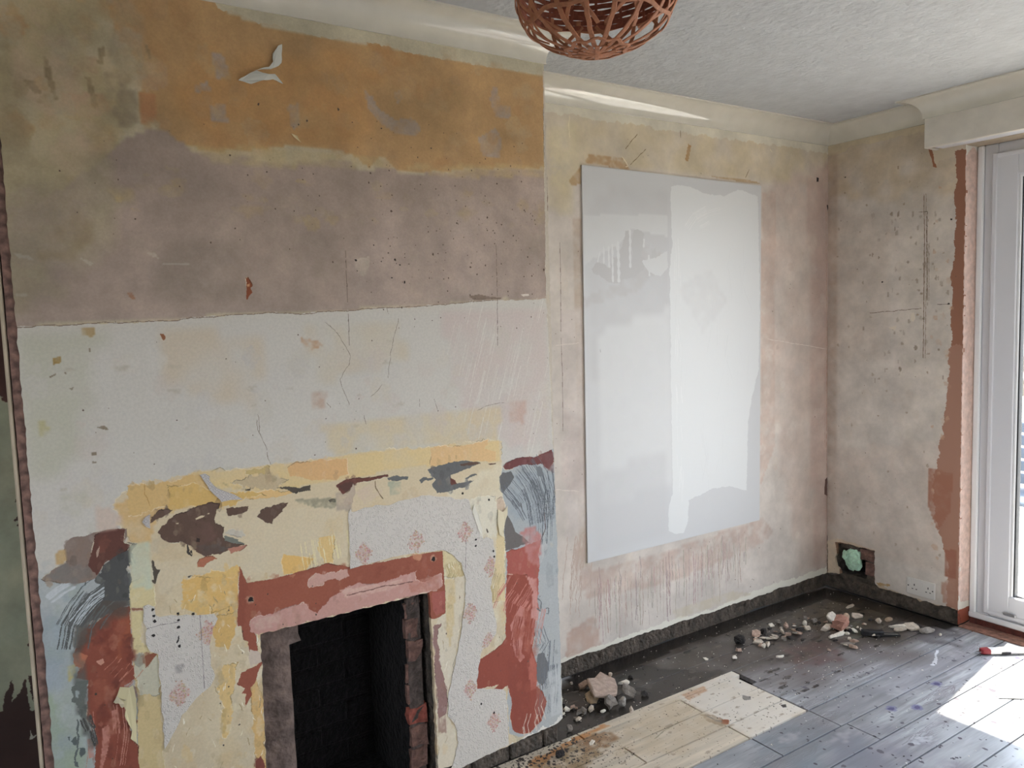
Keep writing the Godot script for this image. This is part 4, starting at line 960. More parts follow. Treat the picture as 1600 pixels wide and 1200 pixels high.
func paint_door_wall() -> Canvas:
	var c := Canvas.new(-39, 34, 0, 253, 7.0, srgb(206, 197, 187))
	c.stain([-40.3, 257, 35.9, 240, 36.5, 208.1, 18.9, 201.7, -40.2, 219.6], srgb(192, 172, 140), 0.6, 4.0, 0.6, 0.1)
	c.coat([-44.2, 261.2, 18.1, 255.8, 18.3, 240.9, 13.4, 240.4, -0.7, 240.3, -14.3, 240.3, -25.1, 241.1, -28.8, 238.6, -36.4, 238, -44.2, 240.8], srgb(204, 190, 162), 0.5)
	c.stain([-0.4, 213.7, 30.7, 209, 31.3, 87.9, 27.8, 23.9, 8.4, 25.5, 0.5, 130.2], srgb(206, 196, 184), 0.8, 4.0, 0.5)
	c.stain([-37.8, 209.1, -3.7, 204.6, -2.9, 130.1, -37.5, 129.2], srgb(200, 188, 176), 0.7, 4.0, 0.6)
	c.stain([-40.2, 240.1, -32.6, 238.6, -32.4, 22.4, -39.6, 20.7], srgb(176, 150, 130), 0.5, 2.0, 0.5)
	c.stain([-35.8, 79.6, 26.7, 90.5, 24.6, 26.3, -35.5, 21.7], srgb(204, 190, 178), 0.8, 4.0, 0.5)
	c.coat([-39.2, 26.7, -29.6, 29.4, -10.4, 27.9, -10, 9.2, -14.6, 6.9, -39.1, 6.2], srgb(206, 188, 164), 0.4)
	c.dabs(-38, 20, 70, 210, 150, 2.6, [srgb(210, 200, 188), srgb(196, 184, 170), srgb(202, 188, 174), srgb(194, 186, 176)], 0.45)
	c.grain(0.9, 0.006)
	# mould and rust spots
	for k in 70:
		var u := c.rng.randf_range(-18, 26)
		var v := c.rng.randf_range(118, 205)
		c.stain(c.ring(u, v, c.rng.randf_range(0.3, 1.0), c.rng.randf_range(0.4, 1.6)), srgb(128, 110, 92), c.rng.randf_range(0.25, 0.65), 0.5, 0.3)
	for k in 40:
		var u := c.rng.randf_range(-34, 26)
		var v := c.rng.randf_range(30, 230)
		c.stain(c.ring(u, v, c.rng.randf_range(0.3, 0.8), c.rng.randf_range(0.4, 1.0)), srgb(136, 114, 90), c.rng.randf_range(0.3, 0.6), 0.4, 0.3)
	c.brush([14.9, 210.7, 15.5, 186.8, 15.6, 158.9, 15.6, 130.6], 3.0, 7, 0.3, srgb(132, 114, 96), 0.03, 0.5)
	c.line([11.3, 202.2, 15.5, 201.9, 15.5, 186.8], 0.25, srgb(90, 76, 64), 0.1)
	c.line([-14, 153.4, -3.5, 154.2, 13.3, 155.2], 0.25, srgb(110, 94, 78), 0.3)
	c.line([20.8, 157, 26.3, 156.8], 0.25, srgb(90, 76, 64), 0.1)
	for l in [[8, 152.5, 9.5, 153.4, 10.5, 150.5, 9.1, 148.6, 7.6, 149.6], [-3.9, 145.9, 0.6, 146.8, -0.3, 144.4]]:
		c.coat(l, srgb(220, 208, 190), 0.2)
	for q in [[-28.4, 225.6, 26.9, 196.8, 26.4, 157.2, -7.3, 169.3]]:
		for k in range(0, q.size(), 2):
			c.coat(c.ring(q[k], q[k + 1], 0.55, 0.4), srgb(36, 28, 24), 0.05)
	# bare brown plaster along the door reveal
	c.coat([28.2, 229.1, 34.7, 227.8, 34.9, 214.7, 34.8, 176, 34.4, 149.2, 34.2, 131.1, 27.1, 130.9, 28.3, 142, 27.3, 151.1, 28.5, 160.2, 27.4, 169.3, 28.7, 181.9, 28, 189.1, 29.2, 197.9, 28.1, 207, 29.3, 213.9, 28.6, 222.9], srgb(152, 106, 84), 0.6)
	c.coat([27.2, 137.1, 35.4, 137.2, 34.2, 88.3, 33.6, 38.2, 33.6, 6.3, 27.5, 4.4, 28.3, 30.5, 21.7, 51.5, 20.2, 67.4, 23.6, 90.2, 26.4, 112.3], srgb(168, 126, 106), 0.8)
	c.stain([17.6, 76.6, 30, 75.3, 28.8, 56.1, 22.8, 45.3, 17.8, 57.2], srgb(160, 106, 84), 0.8, 0.8, 0.5)
	c.stain([26.6, 36.8, 32.1, 38.1, 31.9, 23.7, 26.8, 23.3], srgb(156, 102, 82), 0.9, 0.8, 0.3)
	c.stain([25, 19.9, 31.9, 23.7, 31.7, 9.7, 25.7, 9.4], srgb(178, 138, 118), 0.8, 0.8, 0.6)
	c.blotches(18, 30, 10, 190, 26, 1.3, srgb(196, 160, 132), 0.7)
	c.coat([15.6, 231.7, 17.4, 231, 18.8, 227.3, 19.8, 222.2, 18, 222.5, 17.5, 226.7], srgb(152, 100, 72), 0.3)
	c.coat([17.4, 231, 23.3, 230.9, 28.2, 229.1, 27.8, 225.6, 20.7, 225.2, 19.8, 222.6, 18.7, 224.6], srgb(206, 192, 168), 0.3)
	# round the vent hole
	c.coat([-33.5, 26.9, -27.9, 27.6, -22.1, 27.4, -10.4, 27.7, -10, 9.2, -14.6, 6.9, -30.7, 9], srgb(142, 110, 88), 0.4)
	c.stain([-9.2, 10.5, -1.7, 11.5, -1.7, 10.5, -7.5, 8.9], srgb(172, 136, 84), 0.8, 0.5, 0.4)
	c.coat([-41.6, 7.2, -30.1, 10, -29.5, 7.1, -41.6, 3.9], srgb(96, 88, 80), 0.3)
	c.coat([-10.3, 9.7, -3.8, 9.1, 2.5, 8.6, 12.6, 8, 22.4, 7.9, 31.7, 8.7, 31.7, 5.9, -10.2, 5], srgb(186, 166, 142), 0.4)
	for q in [[-38.6, 25.7, -38.2, 8.1], [-10.4, 27.7, -10.2, 9.2]]:
		c.line(q, 0.35, srgb(80, 62, 50), 0.3)
	c.specks(-38, 10, 70, 230, 60, 0.2, srgb(110, 92, 76))
	return c

func paint_reveal() -> Canvas:
	var c := Canvas.new(215, 229, 0, 235, 7.0, srgb(218, 194, 182))
	c.stain([213.6, 225.9, 234.2, 227.6, 230.6, 2.7, 212.2, 7.1], srgb(212, 184, 170), 0.6, 3.0, 0.8)
	c.blotches(216, 20, 11, 200, 24, 1.5, srgb(208, 176, 160), 0.5)
	c.blotches(216, 20, 11, 200, 16, 1.0, srgb(224, 200, 188), 0.7)
	c.grain(0.9, 0.03)
	c.coat([214.6, 231.7, 233, 233.5, 233.3, 226.4, 229, 226.9, 226.5, 227.3, 224.2, 229.1, 221.2, 228.9, 218.6, 227.5, 216.1, 224.9], srgb(226, 222, 212), 0.4)
	c.coat([213.5, 14.9, 217.1, 15.5, 218, 12.1, 224.1, 11.6, 227, 10.5, 227.1, 8.3, 216.5, 8.2, 213.7, 8.9], srgb(222, 216, 204), 0.3)
	c.coat([213.7, 8.7, 216.5, 8.2, 227.1, 8.3, 227.5, -3.1, 214, 0.3], srgb(150, 78, 56), 0.3)
	c.stain([214.2, 6.2, 217.4, 6.3, 220, -0.4, 214.4, 1.1], srgb(104, 56, 44), 0.8, 0.6, 0.6)
	return c

func paint_left_alcove() -> Canvas:
	var c := Canvas.new(-240, -158, 0, 253, 5.0, srgb(168, 164, 140))
	c.stain([-240, 0, -158, 0, -158, 140, -240, 140], srgb(158, 164, 144), 0.8, 6.0, 0.5, 0.1)
	c.coat([-169.1, 196, -157, 196.7, -158.8, 175.3, -161, 150.1, -161.4, 135.5, -164.4, 140.4, -167.7, 136.1, -173, 143.7], srgb(86, 58, 52), 1.0)
	for l in [[-161.2, 111.8, -163.5, 109.1, -161.5, 109.2], [-161.3, 107.2, -163.4, 103.8, -162.1, 103.4, -163.1, 102, -161.3, 101.9], [-161.2, 125.6, -162.3, 124, -161.5, 122.7], [-161.7, 72.2, -163.3, 66.3, -161.5, 66.8], [-163.5, 57.7, -162.3, 57.4, -162.7, 49.7, -163.7, 52], [-167.3, 57.4, -169.7, 53.8, -170.4, 48.7, -178.7, 49, -180.1, 30.6, -162.3, 23.9, -161.7, 43.5, -161.9, 46.5, -164.5, 46.9, -164.4, 57, -166.2, 53.7, -168, 50.4]]:
		c.coat(l, srgb(66, 48, 44), 0.5)
	c.coat([-164.3, 41.4, -163.8, 39.3, -162.4, 39.8, -164.1, 38.4, -164.7, 38.6], srgb(190, 190, 176), 0.3)
	c.grain(0.88, 0.008)
	return c

func paint_board() -> Canvas:
	var c := Canvas.new(44.5, 160.5, 48, 220.5, 7.0, srgb(213, 214, 214))
	var wet := srgb(231, 233, 232)
	c.stain([50.8, 209.1, 97.9, 214.9, 96.3, 135.9, 71.6, 96.8, 53, 101.8, 47.6, 160.5], srgb(206, 206, 206), 0.8, 4.0, 0.5, 0.1)
	c.stain([72.6, 191.9, 94.8, 181.8, 76.3, 166.9, 46.7, 160.9, 44.8, 164.8, 65.6, 170.2], srgb(200, 198, 196), 0.7, 1.5, 0.6)
	c.stain([50.8, 149.5, 96.8, 159.6, 95.1, 75.7, 52.2, 73.4], srgb(222, 223, 222), 0.9, 4.0, 0.1)
	c.coat([97.9, 214.3, 102, 215.7, 110.3, 215.1, 117.9, 213.2, 123.1, 212.6, 134.2, 212.4, 140.1, 215.2, 145.7, 215.8, 151.3, 214.6, 158, 213.8, 159.1, 158.4, 157.9, 126.6, 152.9, 113.6, 149.9, 101.5, 148.1, 65.5, 135.7, 69.7, 123.7, 70.2, 112.1, 68.1, 106.9, 67.1, 105.8, 56.9, 102.7, 51.5, 96.8, 52.3, 93.1, 54.8, 93.3, 65.6, 96.3, 72.4, 96.3, 93.8, 96.1, 124, 96.3, 153.7, 96.3, 177.2, 98.2, 188.9, 97.6, 203.3], wet, 0.35)
	# the wash of paint on the left half and the runs it left
	c.stain([46.9, 199.6, 95.2, 201.8, 95, 191.8, 72.6, 194.3, 66, 187.8, 51.3, 181.2, 46.2, 178], srgb(220, 221, 220), 0.9, 1.0, 0.1)
	c.coat([69.9, 193.5, 71.8, 194, 72.6, 191.1, 72.9, 181.5, 75.6, 183.1, 81.1, 181.6, 80.4, 176.7, 75.4, 173.4, 67.8, 171.8, 62.4, 170.2, 51.2, 174.9, 50.2, 177.2, 53.3, 179.6, 57.4, 178.9, 60.5, 177.3, 61.6, 181.3, 65.9, 183, 68.2, 187.8], srgb(199, 198, 197), 0.4)
	c.coat([74.3, 194.1, 78.1, 194.4, 80.5, 193, 80.4, 188.1, 78.9, 182.4, 73.9, 181.5, 73.3, 187.9], srgb(199, 199, 198), 0.4)
	c.coat([85.7, 185, 87.8, 186.6, 88.1, 180, 85.5, 176.7, 84.7, 180.8], srgb(202, 202, 201), 0.3)
	for q in [[[57.1, 186.7, 57, 178.9], 0.9], [[59.9, 186.8, 60, 177.3], 1.0], [[62, 187.7, 61.9, 171], 1.1], [[65.2, 188.9, 65.4, 171], 1.6], [[72.4, 194.3, 72.2, 177.4], 1.3], [[80.8, 190.6, 80.3, 186.5], 1.0], [[83.4, 183.3, 83.7, 173.8], 1.2], [[55, 184.3, 53.5, 179.6], 0.8]]:
		c.line(q[0], q[1], srgb(224, 225, 224), 0.12)
	c.coat([79.4, 180.8, 85.6, 181.7, 94.9, 185.1, 95.3, 177.6, 90, 173.8, 85.5, 175.1, 82.1, 176.7], srgb(220, 221, 220), 0.4)
	for k in 14:
		c.brush([109.3, 194.8, 114.2, 200.1, 121.7, 203.4, 130.7, 205.6], 11.0, 2, 0.22, srgb(240, 241, 240), 0.01, 0.5)
	for k in 30:
		var u := c.rng.randf_range(100, 156)
		var v := c.rng.randf_range(75, 190)
		c.brush([u, v, u + c.rng.randf_range(-3, 3), v - 10, u + c.rng.randf_range(-5, 5), v - 24], 4.0, 3, 0.16, srgb(226, 228, 227), 0.02, 0.4)
	for k in 12:
		var v := c.rng.randf_range(70, 200)
		c.brush([101.0, v, 101.5, v - 8, 101.0, v - 18], 4.0, 4, 0.2, srgb(240, 241, 240), 0.01, 0.4)
	c.stain([101.1, 168.4, 122.6, 177.4, 135.9, 161.9, 117.7, 147], srgb(224, 225, 224), 0.7, 2.0, 0.6)
	c.stain([50.8, 87.9, 91.4, 94.4, 92.6, 51.5, 47.9, 51.2], srgb(208, 208, 208), 0.6, 4.0, 0.1)
	c.line([53.8, 142.4, 54.1, 140.8], 0.4, srgb(180, 180, 180), 0.0)
	return c

func paint_floor() -> Canvas:
	var c := Canvas.new(-176, 224, -136, 44, 4.8, srgb(164, 166, 169))
	# each board a tone of its own
	var v := -136.0
	for z in BOARD_Z:
		var k: float = c.rng.randf_range(-9, 9)
		c.coat([-176, -z * 100.0, 224, -z * 100.0, 224, 44, -176, 44], srgb(int(165 + k), int(167 + k), int(170 + k * 0.6)), 0.0)
	c.grain(0.8, 0.03, Vector2(16, 1), 21)
	c.grain(0.86, 0.09, Vector2(9, 1), 22)
	# growth rings showing as flame figures
	for k in 34:
		var u := c.rng.randf_range(20, 210)
		var w0 := c.rng.randf_range(-130, -35)
		for j in 4:
			var d := 0.7 + j * 0.7
			c.line([u - 9 - j * 5, w0 + d * 0.4, u, w0 + d, u + 4 + j, w0, u, w0 - d, u - 9 - j * 5, w0 - d * 0.4], 0.22, srgb(134, 131, 136), 0.3)
	# wear, old stain and paint
	c.stain([55.7, -42.7, 79.9, -41.1, 87.1, -60.6, 84.4, -83.8, 33, -63.8], srgb(120, 130, 140), 0.7, 5.0, 0.7, 0.1)
	c.stain([83.5, -52.4, 108.3, -65.2, 98, -93.8, 57.3, -73], srgb(132, 130, 140), 0.7, 6.0, 0.7, 0.1)
	c.stain([165.6, -31.6, 206.1, -45.2, 187.8, -56.8, 113.4, -57.1, 89.6, -45.4], srgb(146, 145, 152), 0.6, 5.0, 0.6, 0.1)
	c.stain([1.3, -40.6, 90.2, -33.4, 127.6, -34.2, 130.8, -57.4, 87.1, -60.6, 34.7, -65.1], srgb(128, 128, 132), 0.6, 8.0, 0.5, 0.08)
	c.stain([84.4, -83.8, 131.8, -76.8, 183.7, -76.6, 118.3, -108.7], srgb(186, 190, 194), 0.8, 8.0, 0.4, 0.08)
	for q in [[151, -57.9, 151, -57.9], [126.3, -63.6, 126.3, -63.6], [202.4, -66.4, 202.4, -66.4], [117.4, -57.9, 117.4, -57.9]]:
		c.stain(c.ring(q[0], q[1], 2.6, 2.2), srgb(120, 120, 152), 0.8, 0.7, 0.3)
		c.stain(c.ring(q[0], q[1], 1.5, 1.2), srgb(86, 84, 118), 0.9, 0.4, 0.2)
	c.coat([182.1, -40.6, 183.4, -41.6, 176.8, -44.3, 173.6, -46.3, 166.7, -49.1, 165.8, -47.7, 173.4, -44.7], srgb(224, 226, 232), 0.5)
	c.stain([103.3, -73.9, 110.8, -78.4, 104.5, -80.6, 99.6, -76.9], srgb(196, 198, 206), 0.7, 0.8, 0.9, 0.5)
	# plaster dust trodden in
	for k in 16:
		c.stain(c.ring(c.rng.randf_range(60, 200), c.rng.randf_range(-110, -45), 6, 2.5), srgb(186, 186, 190), 0.4, 1.5, 0.9, 0.4)
	# soot and black dirt under the old skirting and hearth
	c.stain([-42.9, 9.8, 30.2, 39.5, 111.5, 42, 217.4, 39.8, 220.3, -32.2, 197, -38.2, 153.5, -38.7, 124.4, -33.3, 98.8, -30, 82.5, -10.9, 57.6, -2.4, 30.7, -1.4, -10.3, -14.1], srgb(112, 106, 106), 0.9, 11.0, 0.3, 0.12)
	c.stain([-42.9, 9.8, 30.2, 39.5, 111.5, 42, 217.4, 39.8, 220.3, -32.2, 187.8, -31.1, 154.8, -16.4, 126.2, -9.9, 98.3, -4.5, 93.9, -1.2, 57.6, -2.4, 30.7, -1.4, -10.3, -14.1], srgb(74, 67, 61), 0.95, 8.0, 0.35, 0.15)
	c.stain([11.5, 32.2, 65.1, 28.6, 82.9, 7.2, 93.6, 2.2, 58.4, -1.7, 32, 0.1, -1.7, -2.8, -36.2, -13.2, -53.5, -0.6], srgb(48, 45, 42), 0.9, 3.0, 0.35, 0.15)
	c.stain([29.1, 38.8, 111.5, 42, 214.7, 38, 218.7, -30.9, 207.9, -32.5, 200.1, 27.9, 100.5, 31.5, 29.3, 29.2], srgb(38, 35, 33), 0.9, 2.0, 0.2)
	c.stain([165.2, 26.5, 214.7, 22.6, 215.9, -2.1, 184.3, -14.2, 160.3, 4.3], srgb(92, 82, 68), 0.6, 3.0, 0.7)
	c.stain([108, 30.4, 154, 14.2, 149.1, -10.3, 104.8, -9.4, 94.3, 6.4], srgb(84, 78, 76), 0.6, 4.0, 0.8, 0.15)
	c.stain([129.5, 4.7, 155.4, -6.1, 141.8, -21.8, 118.2, -15.8], srgb(104, 82, 80), 0.6, 3.0, 0.7)
	c.stain([200.1, -11.4, 212.6, -36.1, 194.6, -45.2, 183.2, -27.5], srgb(92, 88, 92), 0.6, 3.0, 0.7)
	for k in 90:
		c.stain(c.ring(c.rng.randf_range(0, 205), c.rng.randf_range(-30, 34), c.rng.randf_range(0.8, 3.5), c.rng.randf_range(0.4, 1.2)), srgb(34, 31, 29), 0.7, 0.5, 0.5, 0.5)
	for k in 70:
		c.stain(c.ring(c.rng.randf_range(20, 205), c.rng.randf_range(-30, 30), c.rng.randf_range(0.6, 3.0), c.rng.randf_range(0.3, 0.9)), srgb(118, 110, 104), 0.5, 0.5, 0.6, 0.5)
	c.dabs(0, -22, 208, 56, 380, 1.6, [srgb(50, 46, 43), srgb(100, 92, 84), srgb(62, 56, 52), srgb(112, 102, 92), srgb(84, 74, 66)], 0.5, 0.45)
	c.specks(0, -40, 205, 74, 260, 0.35, srgb(126, 118, 110))
	c.specks(60, -110, 150, 85, 240, 0.55, srgb(88, 86, 92))
	c.specks(60, -110, 150, 85, 60, 1.0, srgb(104, 102, 110))
	c.specks(60, -130, 150, 120, 90, 0.3, srgb(220, 218, 216))
	return c

func paint_pale_boards() -> Canvas:
	var c := Canvas.new(-60, 97, -46, 6, 6.0, srgb(205, 192, 172))
	c.grain(0.9, 0.04, Vector2(14, 1), 31)
	c.stain([57.6, -2.4, 91.7, 0.5, 90.3, -39.8, 55.7, -42.7], srgb(222, 214, 202), 0.9, 3.0, 0.3, 0.1)
	c.stain([2.6, -1.2, 12.1, -3.1, 18, -6, 17.5, -11.5, 10, -13.1, 1.6, -11.1, 1.4, -5.4], srgb(142, 108, 76), 0.9, 1.5, 0.5, 0.3)
	c.stain([-19.8, -5.9, -14.6, -3.1, -9.9, -3.9, 3.1, -1.6, 20.1, -0.6, 20.6, -2.6, 5.3, -4, -10.5, -6.8, -16.9, -10.6], srgb(190, 132, 82), 0.9, 0.9, 0.3)
	c.stain([-17.2, -5.8, -0.9, -4.3, 7.3, -13.9, -5.6, -20.1, -20.4, -10.5], srgb(142, 116, 82), 0.8, 2.0, 0.8, 0.3)
	c.stain([59.8, -2.4, 72.9, -2.4, 71.5, -5.8, 59.3, -7.3], srgb(190, 146, 112), 0.7, 0.8, 0.6)
	c.stain([54.5, -16.7, 58, -20.3, 58.8, -25.7, 58.4, -29, 54.2, -28.7, 52.8, -23], srgb(140, 116, 92), 0.8, 0.6, 0.6, 0.5)
	c.stain([57.9, -25, 60.4, -26.8, 57.2, -29.1, 55.3, -27.3], srgb(140, 76, 44), 0.95, 0.4, 0.2)
	for k in 5:
		c.brush([55.5, -18.4, 55.7, -23.4, 57.1, -26.2], 3.0, 2, 0.25, srgb(96, 94, 96), 0.02, 0.3)
	c.line([27.6, -19.5, 34.5, -17.6, 44.1, -16.6], 0.5, srgb(150, 142, 122), 0.3)
	c.coat([79.4, -17.1, 81, -19.4, 79.3, -21.3, 76.7, -19.9], srgb(140, 132, 124), 0.4)
	c.coat([85.3, -30.9, 87.2, -31.8, 85.8, -33.6, 84, -32.9], srgb(70, 66, 62), 0.3)
	c.stain([57.2, -3.5, 57.4, -16.5, 56.5, -30.1, 27.4, -32.1, 9.2, -18.7, 27.5, -5], srgb(192, 172, 142), 0.5, 3.0, 0.7)
	c.specks(-50, -44, 140, 48, 800, 0.24, srgb(112, 98, 82))
	c.specks(-50, -24, 66, 26, 700, 0.3, srgb(66, 56, 48))
	c.specks(-40, -14, 44, 14, 200, 0.6, srgb(58, 50, 44))
	for k in 40:
		c.stain(c.ring(c.rng.randf_range(-30, 88), c.rng.randf_range(-40, 0), c.rng.randf_range(0.8, 2.5), 0.7), srgb(150, 132, 112), 0.6, 0.5, 0.7, 0.5)
	for k in 3:
		c.line([-60, c.rng.randf_range(-40, -4), 20, c.rng.randf_range(-40, -4)], 0.12, srgb(170, 150, 126), 0.3)
	return c

# embossed white paper with pink flower diamonds, for the scraps round the fireplace
func paint_wallpaper() -> Canvas:
	var c := Canvas.new(-142, -12, 0, 92, 9.0, srgb(208, 201, 191), true)
	for q in [[-74.3, 85.8, -56.2, 86.2, -38.1, 86, -28.5, 72, -65.4, 98.4, -47.5, 97.9], [-37.4, 58, -30.2, 45.7, -38.2, 31.5, -29.4, 17.2], [-129.4, 57.4, -121, 72.4]]:
		for k in range(0, q.size(), 2):
			c.stain([q[k] - 2.9, q[k + 1], q[k], q[k + 1] + 3.8, q[k] + 2.9, q[k + 1], q[k], q[k + 1] - 3.8], srgb(198, 162, 150), 0.6, 0.5, 0.5)
			for j in 110:
				var x := c.rng.randf_range(-1, 1)
				var y := c.rng.randf_range(-1, 1)
				if absf(x) + absf(y) < 1.0 + 0.15 * sin(j):
					c.coat(c.ring(q[k] + x * 3.1, q[k + 1] + y * 4.0, 0.3, 0.3, 6), srgb(192 + c.rng.randi_range(-14, 12), 152 + c.rng.randi_range(-14, 22), 138), 0.05)
	# the embossed scrolls
	for k in 11500:
		var u := c.rng.randf_range(-137, -109) if k % 5 == 0 else c.rng.randf_range(-86, -22)
		var v := c.rng.randf_range(24, 90) if k % 5 == 0 else c.rng.randf_range(0, 92)
		var a := c.rng.randf() * TAU
		var l := []
		for j in 6:
			l += [u + cos(a + j * 0.9) * 0.3, v + sin(a + j * 0.9) * 0.3]
		var keep := c.img
		c.img = c.hgt
		c.line(l, 0.18, Color(0.85, 0.85, 0.85) if k % 3 else Color(0.3, 0.3, 0.3), 0.0)
		c.img = keep
	for l in [[-136.5, 77.6, -132.9, 77.7, -128.1, 77.4], [-122.8, 78.2, -122.8, 68.6, -122.9, 56.8], [-78.4, 98.6, -70.5, 98.5, -65, 99.4], [-37.8, 84.1, -38.4, 73.2], [-42.7, 98, -41.7, 94.6], [-38.5, 97.3, -39.9, 94.5]]:
		c.line(l, 0.16, srgb(140, 130, 126), 0.05)
	for q in [[-134.4, 82.4, -134.3, 80.6, -134.8, 75.3, -128.3, 79.7, -128.3, 78, -128.6, 70.7, -134.2, 79.1, -124.5, 78.7, -128.5, 76], [-34, 82.7, -34.1, 80.6, -27.2, 77.4, -27, 75.5], [-34.3, 24.9, -29.2, 20.2]]:
		for k in range(0, q.size(), 2):
			c.coat(c.ring(q[k], q[k + 1], 0.42, 0.42), srgb(34, 30, 28), 0.05)
	c.line([-128.5, 73.7, -128.7, 72.4, -129.2, 71.7], 0.5, srgb(40, 36, 34), 0.05)
	c.stain([-130.1, 65.6, -127.6, 65.8, -128.2, 63.2, -129.9, 63.2], srgb(150, 142, 138), 0.6, 0.6, 0.8)
	c.relief(0.1, 0.1)
	return c

const BOARD_Z := [-0.40, -0.27, -0.135, -0.005, 0.125, 0.262, 0.40, 0.543, 0.682, 0.823, 0.965, 1.105, 1.245, 1.385, 1.525, 1.665, 1.805, 1.945, 2.085, 2.225, 2.365, 2.505, 2.645, 2.785, 2.925, 3.065, 3.205, 3.345, 3.485, 3.62]
const WX := -3.4           # face of the wall opposite the patio door
const ZB := 3.6            # face of the wall behind the viewer
const DZ0 := 0.332         # near side of the patio door opening
const DZ1 := 3.30          # its other side
const DH := 2.30           # its height

func _ready() -> void:
	# ---- camera
	var cam := Camera3D.new()
	cam.name = "camera"
	cam.position = Vector3(-1.6266, 1.5706, 2.2237)
	cam.rotation_order = EULER_ORDER_YXZ
	cam.rotation_degrees = Vector3(-4.8901, -33.1751, -1.8299)
	cam.fov = rad_to_deg(2.0 * atan(600.0 / 1209.28))
	cam.near = 0.02
	add_child(cam)
	cam.current = true
	# ---- sky, exposure, sun
	var sky_mat := ProceduralSkyMaterial.new()
	sky_mat.sky_top_color = Color(0.86, 0.91, 0.98)
	sky_mat.sky_horizon_color = Color(0.97, 0.985, 1.0)
	sky_mat.ground_bottom_color = Color(0.5, 0.49, 0.47)
	sky_mat.ground_horizon_color = Color(0.85, 0.85, 0.86)
	sky_mat.sun_angle_max = 1.0
	var sky := Sky.new()
	sky.sky_material = sky_mat
	var env := Environment.new()
	env.background_mode = Environment.BG_SKY
	env.sky = sky
	env.background_energy_multiplier = 5.0
	env.tonemap_mode = Environment.TONE_MAPPER_LINEAR
	env.tonemap_exposure = 1.78
	env.sdfgi_enabled = true
	env.ssao_enabled = true
	env.ssil_enabled = true
	var we := WorldEnvironment.new()
	we.name = "world_environment"
	we.environment = env
	add_child(we)
	var sun := DirectionalLight3D.new()
	sun.name = "sun"
	sun.light_color = Color(1.0, 0.96, 0.9)
	sun.light_energy = 5.0
	sun.light_angular_distance = 0.6
	sun.shadow_enabled = true
	var el := deg_to_rad(61.6)
	var ray := Vector3(-0.987 * cos(el), -sin(el), 0.160 * cos(el))
	sun.look_at_from_position(-ray * 10.0, Vector3.ZERO, Vector3.UP)
	add_child(sun)

	make_materials()
	build_chimney()
	build_alcove()
	build_door_wall()
	build_rest_of_room()
	build_cornices()
	build_floor()
	build_door()
	build_outside()
	build_things()
	build_debris()

func make_materials() -> void:
	M.cream = rough_mat(srgb(212, 208, 194), 0.03, 1.5, 0.07, 0.0, 11)
	M.cream.metallic_specular = 0.85
	M.cream_flat = rough_mat(srgb(218, 212, 200), 0.03, 1.5, 0.5, 0.8, 12)
	M.masonry = rough_mat(srgb(86, 77, 68), 0.35, 3.0, 0.95, 10.0, 13)
	M.soot = rough_mat(srgb(22, 20, 20), 0.3, 3.0, 0.95, 8.0, 14)
	M.brick_dirty = rough_mat(srgb(122, 92, 82), 0.25, 5.0, 0.95, 8.0, 15)
	M.brick_red = rough_mat(srgb(156, 86, 72), 0.25, 5.0, 0.95, 8.0, 16)
	M.parge = rough_mat(srgb(112, 96, 88), 0.25, 2.0, 0.95, 3.0, 17)
	M.mortar = rough_mat(srgb(92, 80, 74), 0.25, 6.0, 0.95, 10.0, 18)
	M.bead = rough_mat(srgb(126, 98, 88), 0.35, 5.0, 0.9, 0.6, 19)
	M.plaster_back = rough_mat(srgb(186, 172, 150), 0.1, 1.0, 0.9, 2.0, 20)
	M.ceiling = rough_mat(srgb(186, 189, 190), 0.03, 2.2, 0.75, 0.0, 23)
	M.ceiling.normal_enabled = true
	M.ceiling.normal_texture = noise_bump(0.03, 3.2, 512, 24, 4)
	M.ceiling.uv1_scale = Vector3.ONE * 1.6
	M.pvc = mat(srgb(214, 215, 219), 0.3)
	M.pvc_bright = mat(srgb(232, 233, 233), 0.35)
	M.rubber = mat(srgb(46, 48, 50), 0.6)
	M.glass = mat(Color(0.92, 0.96, 0.95, 0.06), 0.02)
	M.glass.transparency = BaseMaterial3D.TRANSPARENCY_ALPHA
	M.white_plastic = mat(srgb(214, 210, 203), 0.35)
	M.black = mat(srgb(26, 25, 27), 0.5)
	M.metal = mat(srgb(170, 170, 172), 0.35)
	M.metal.metallic = 0.9

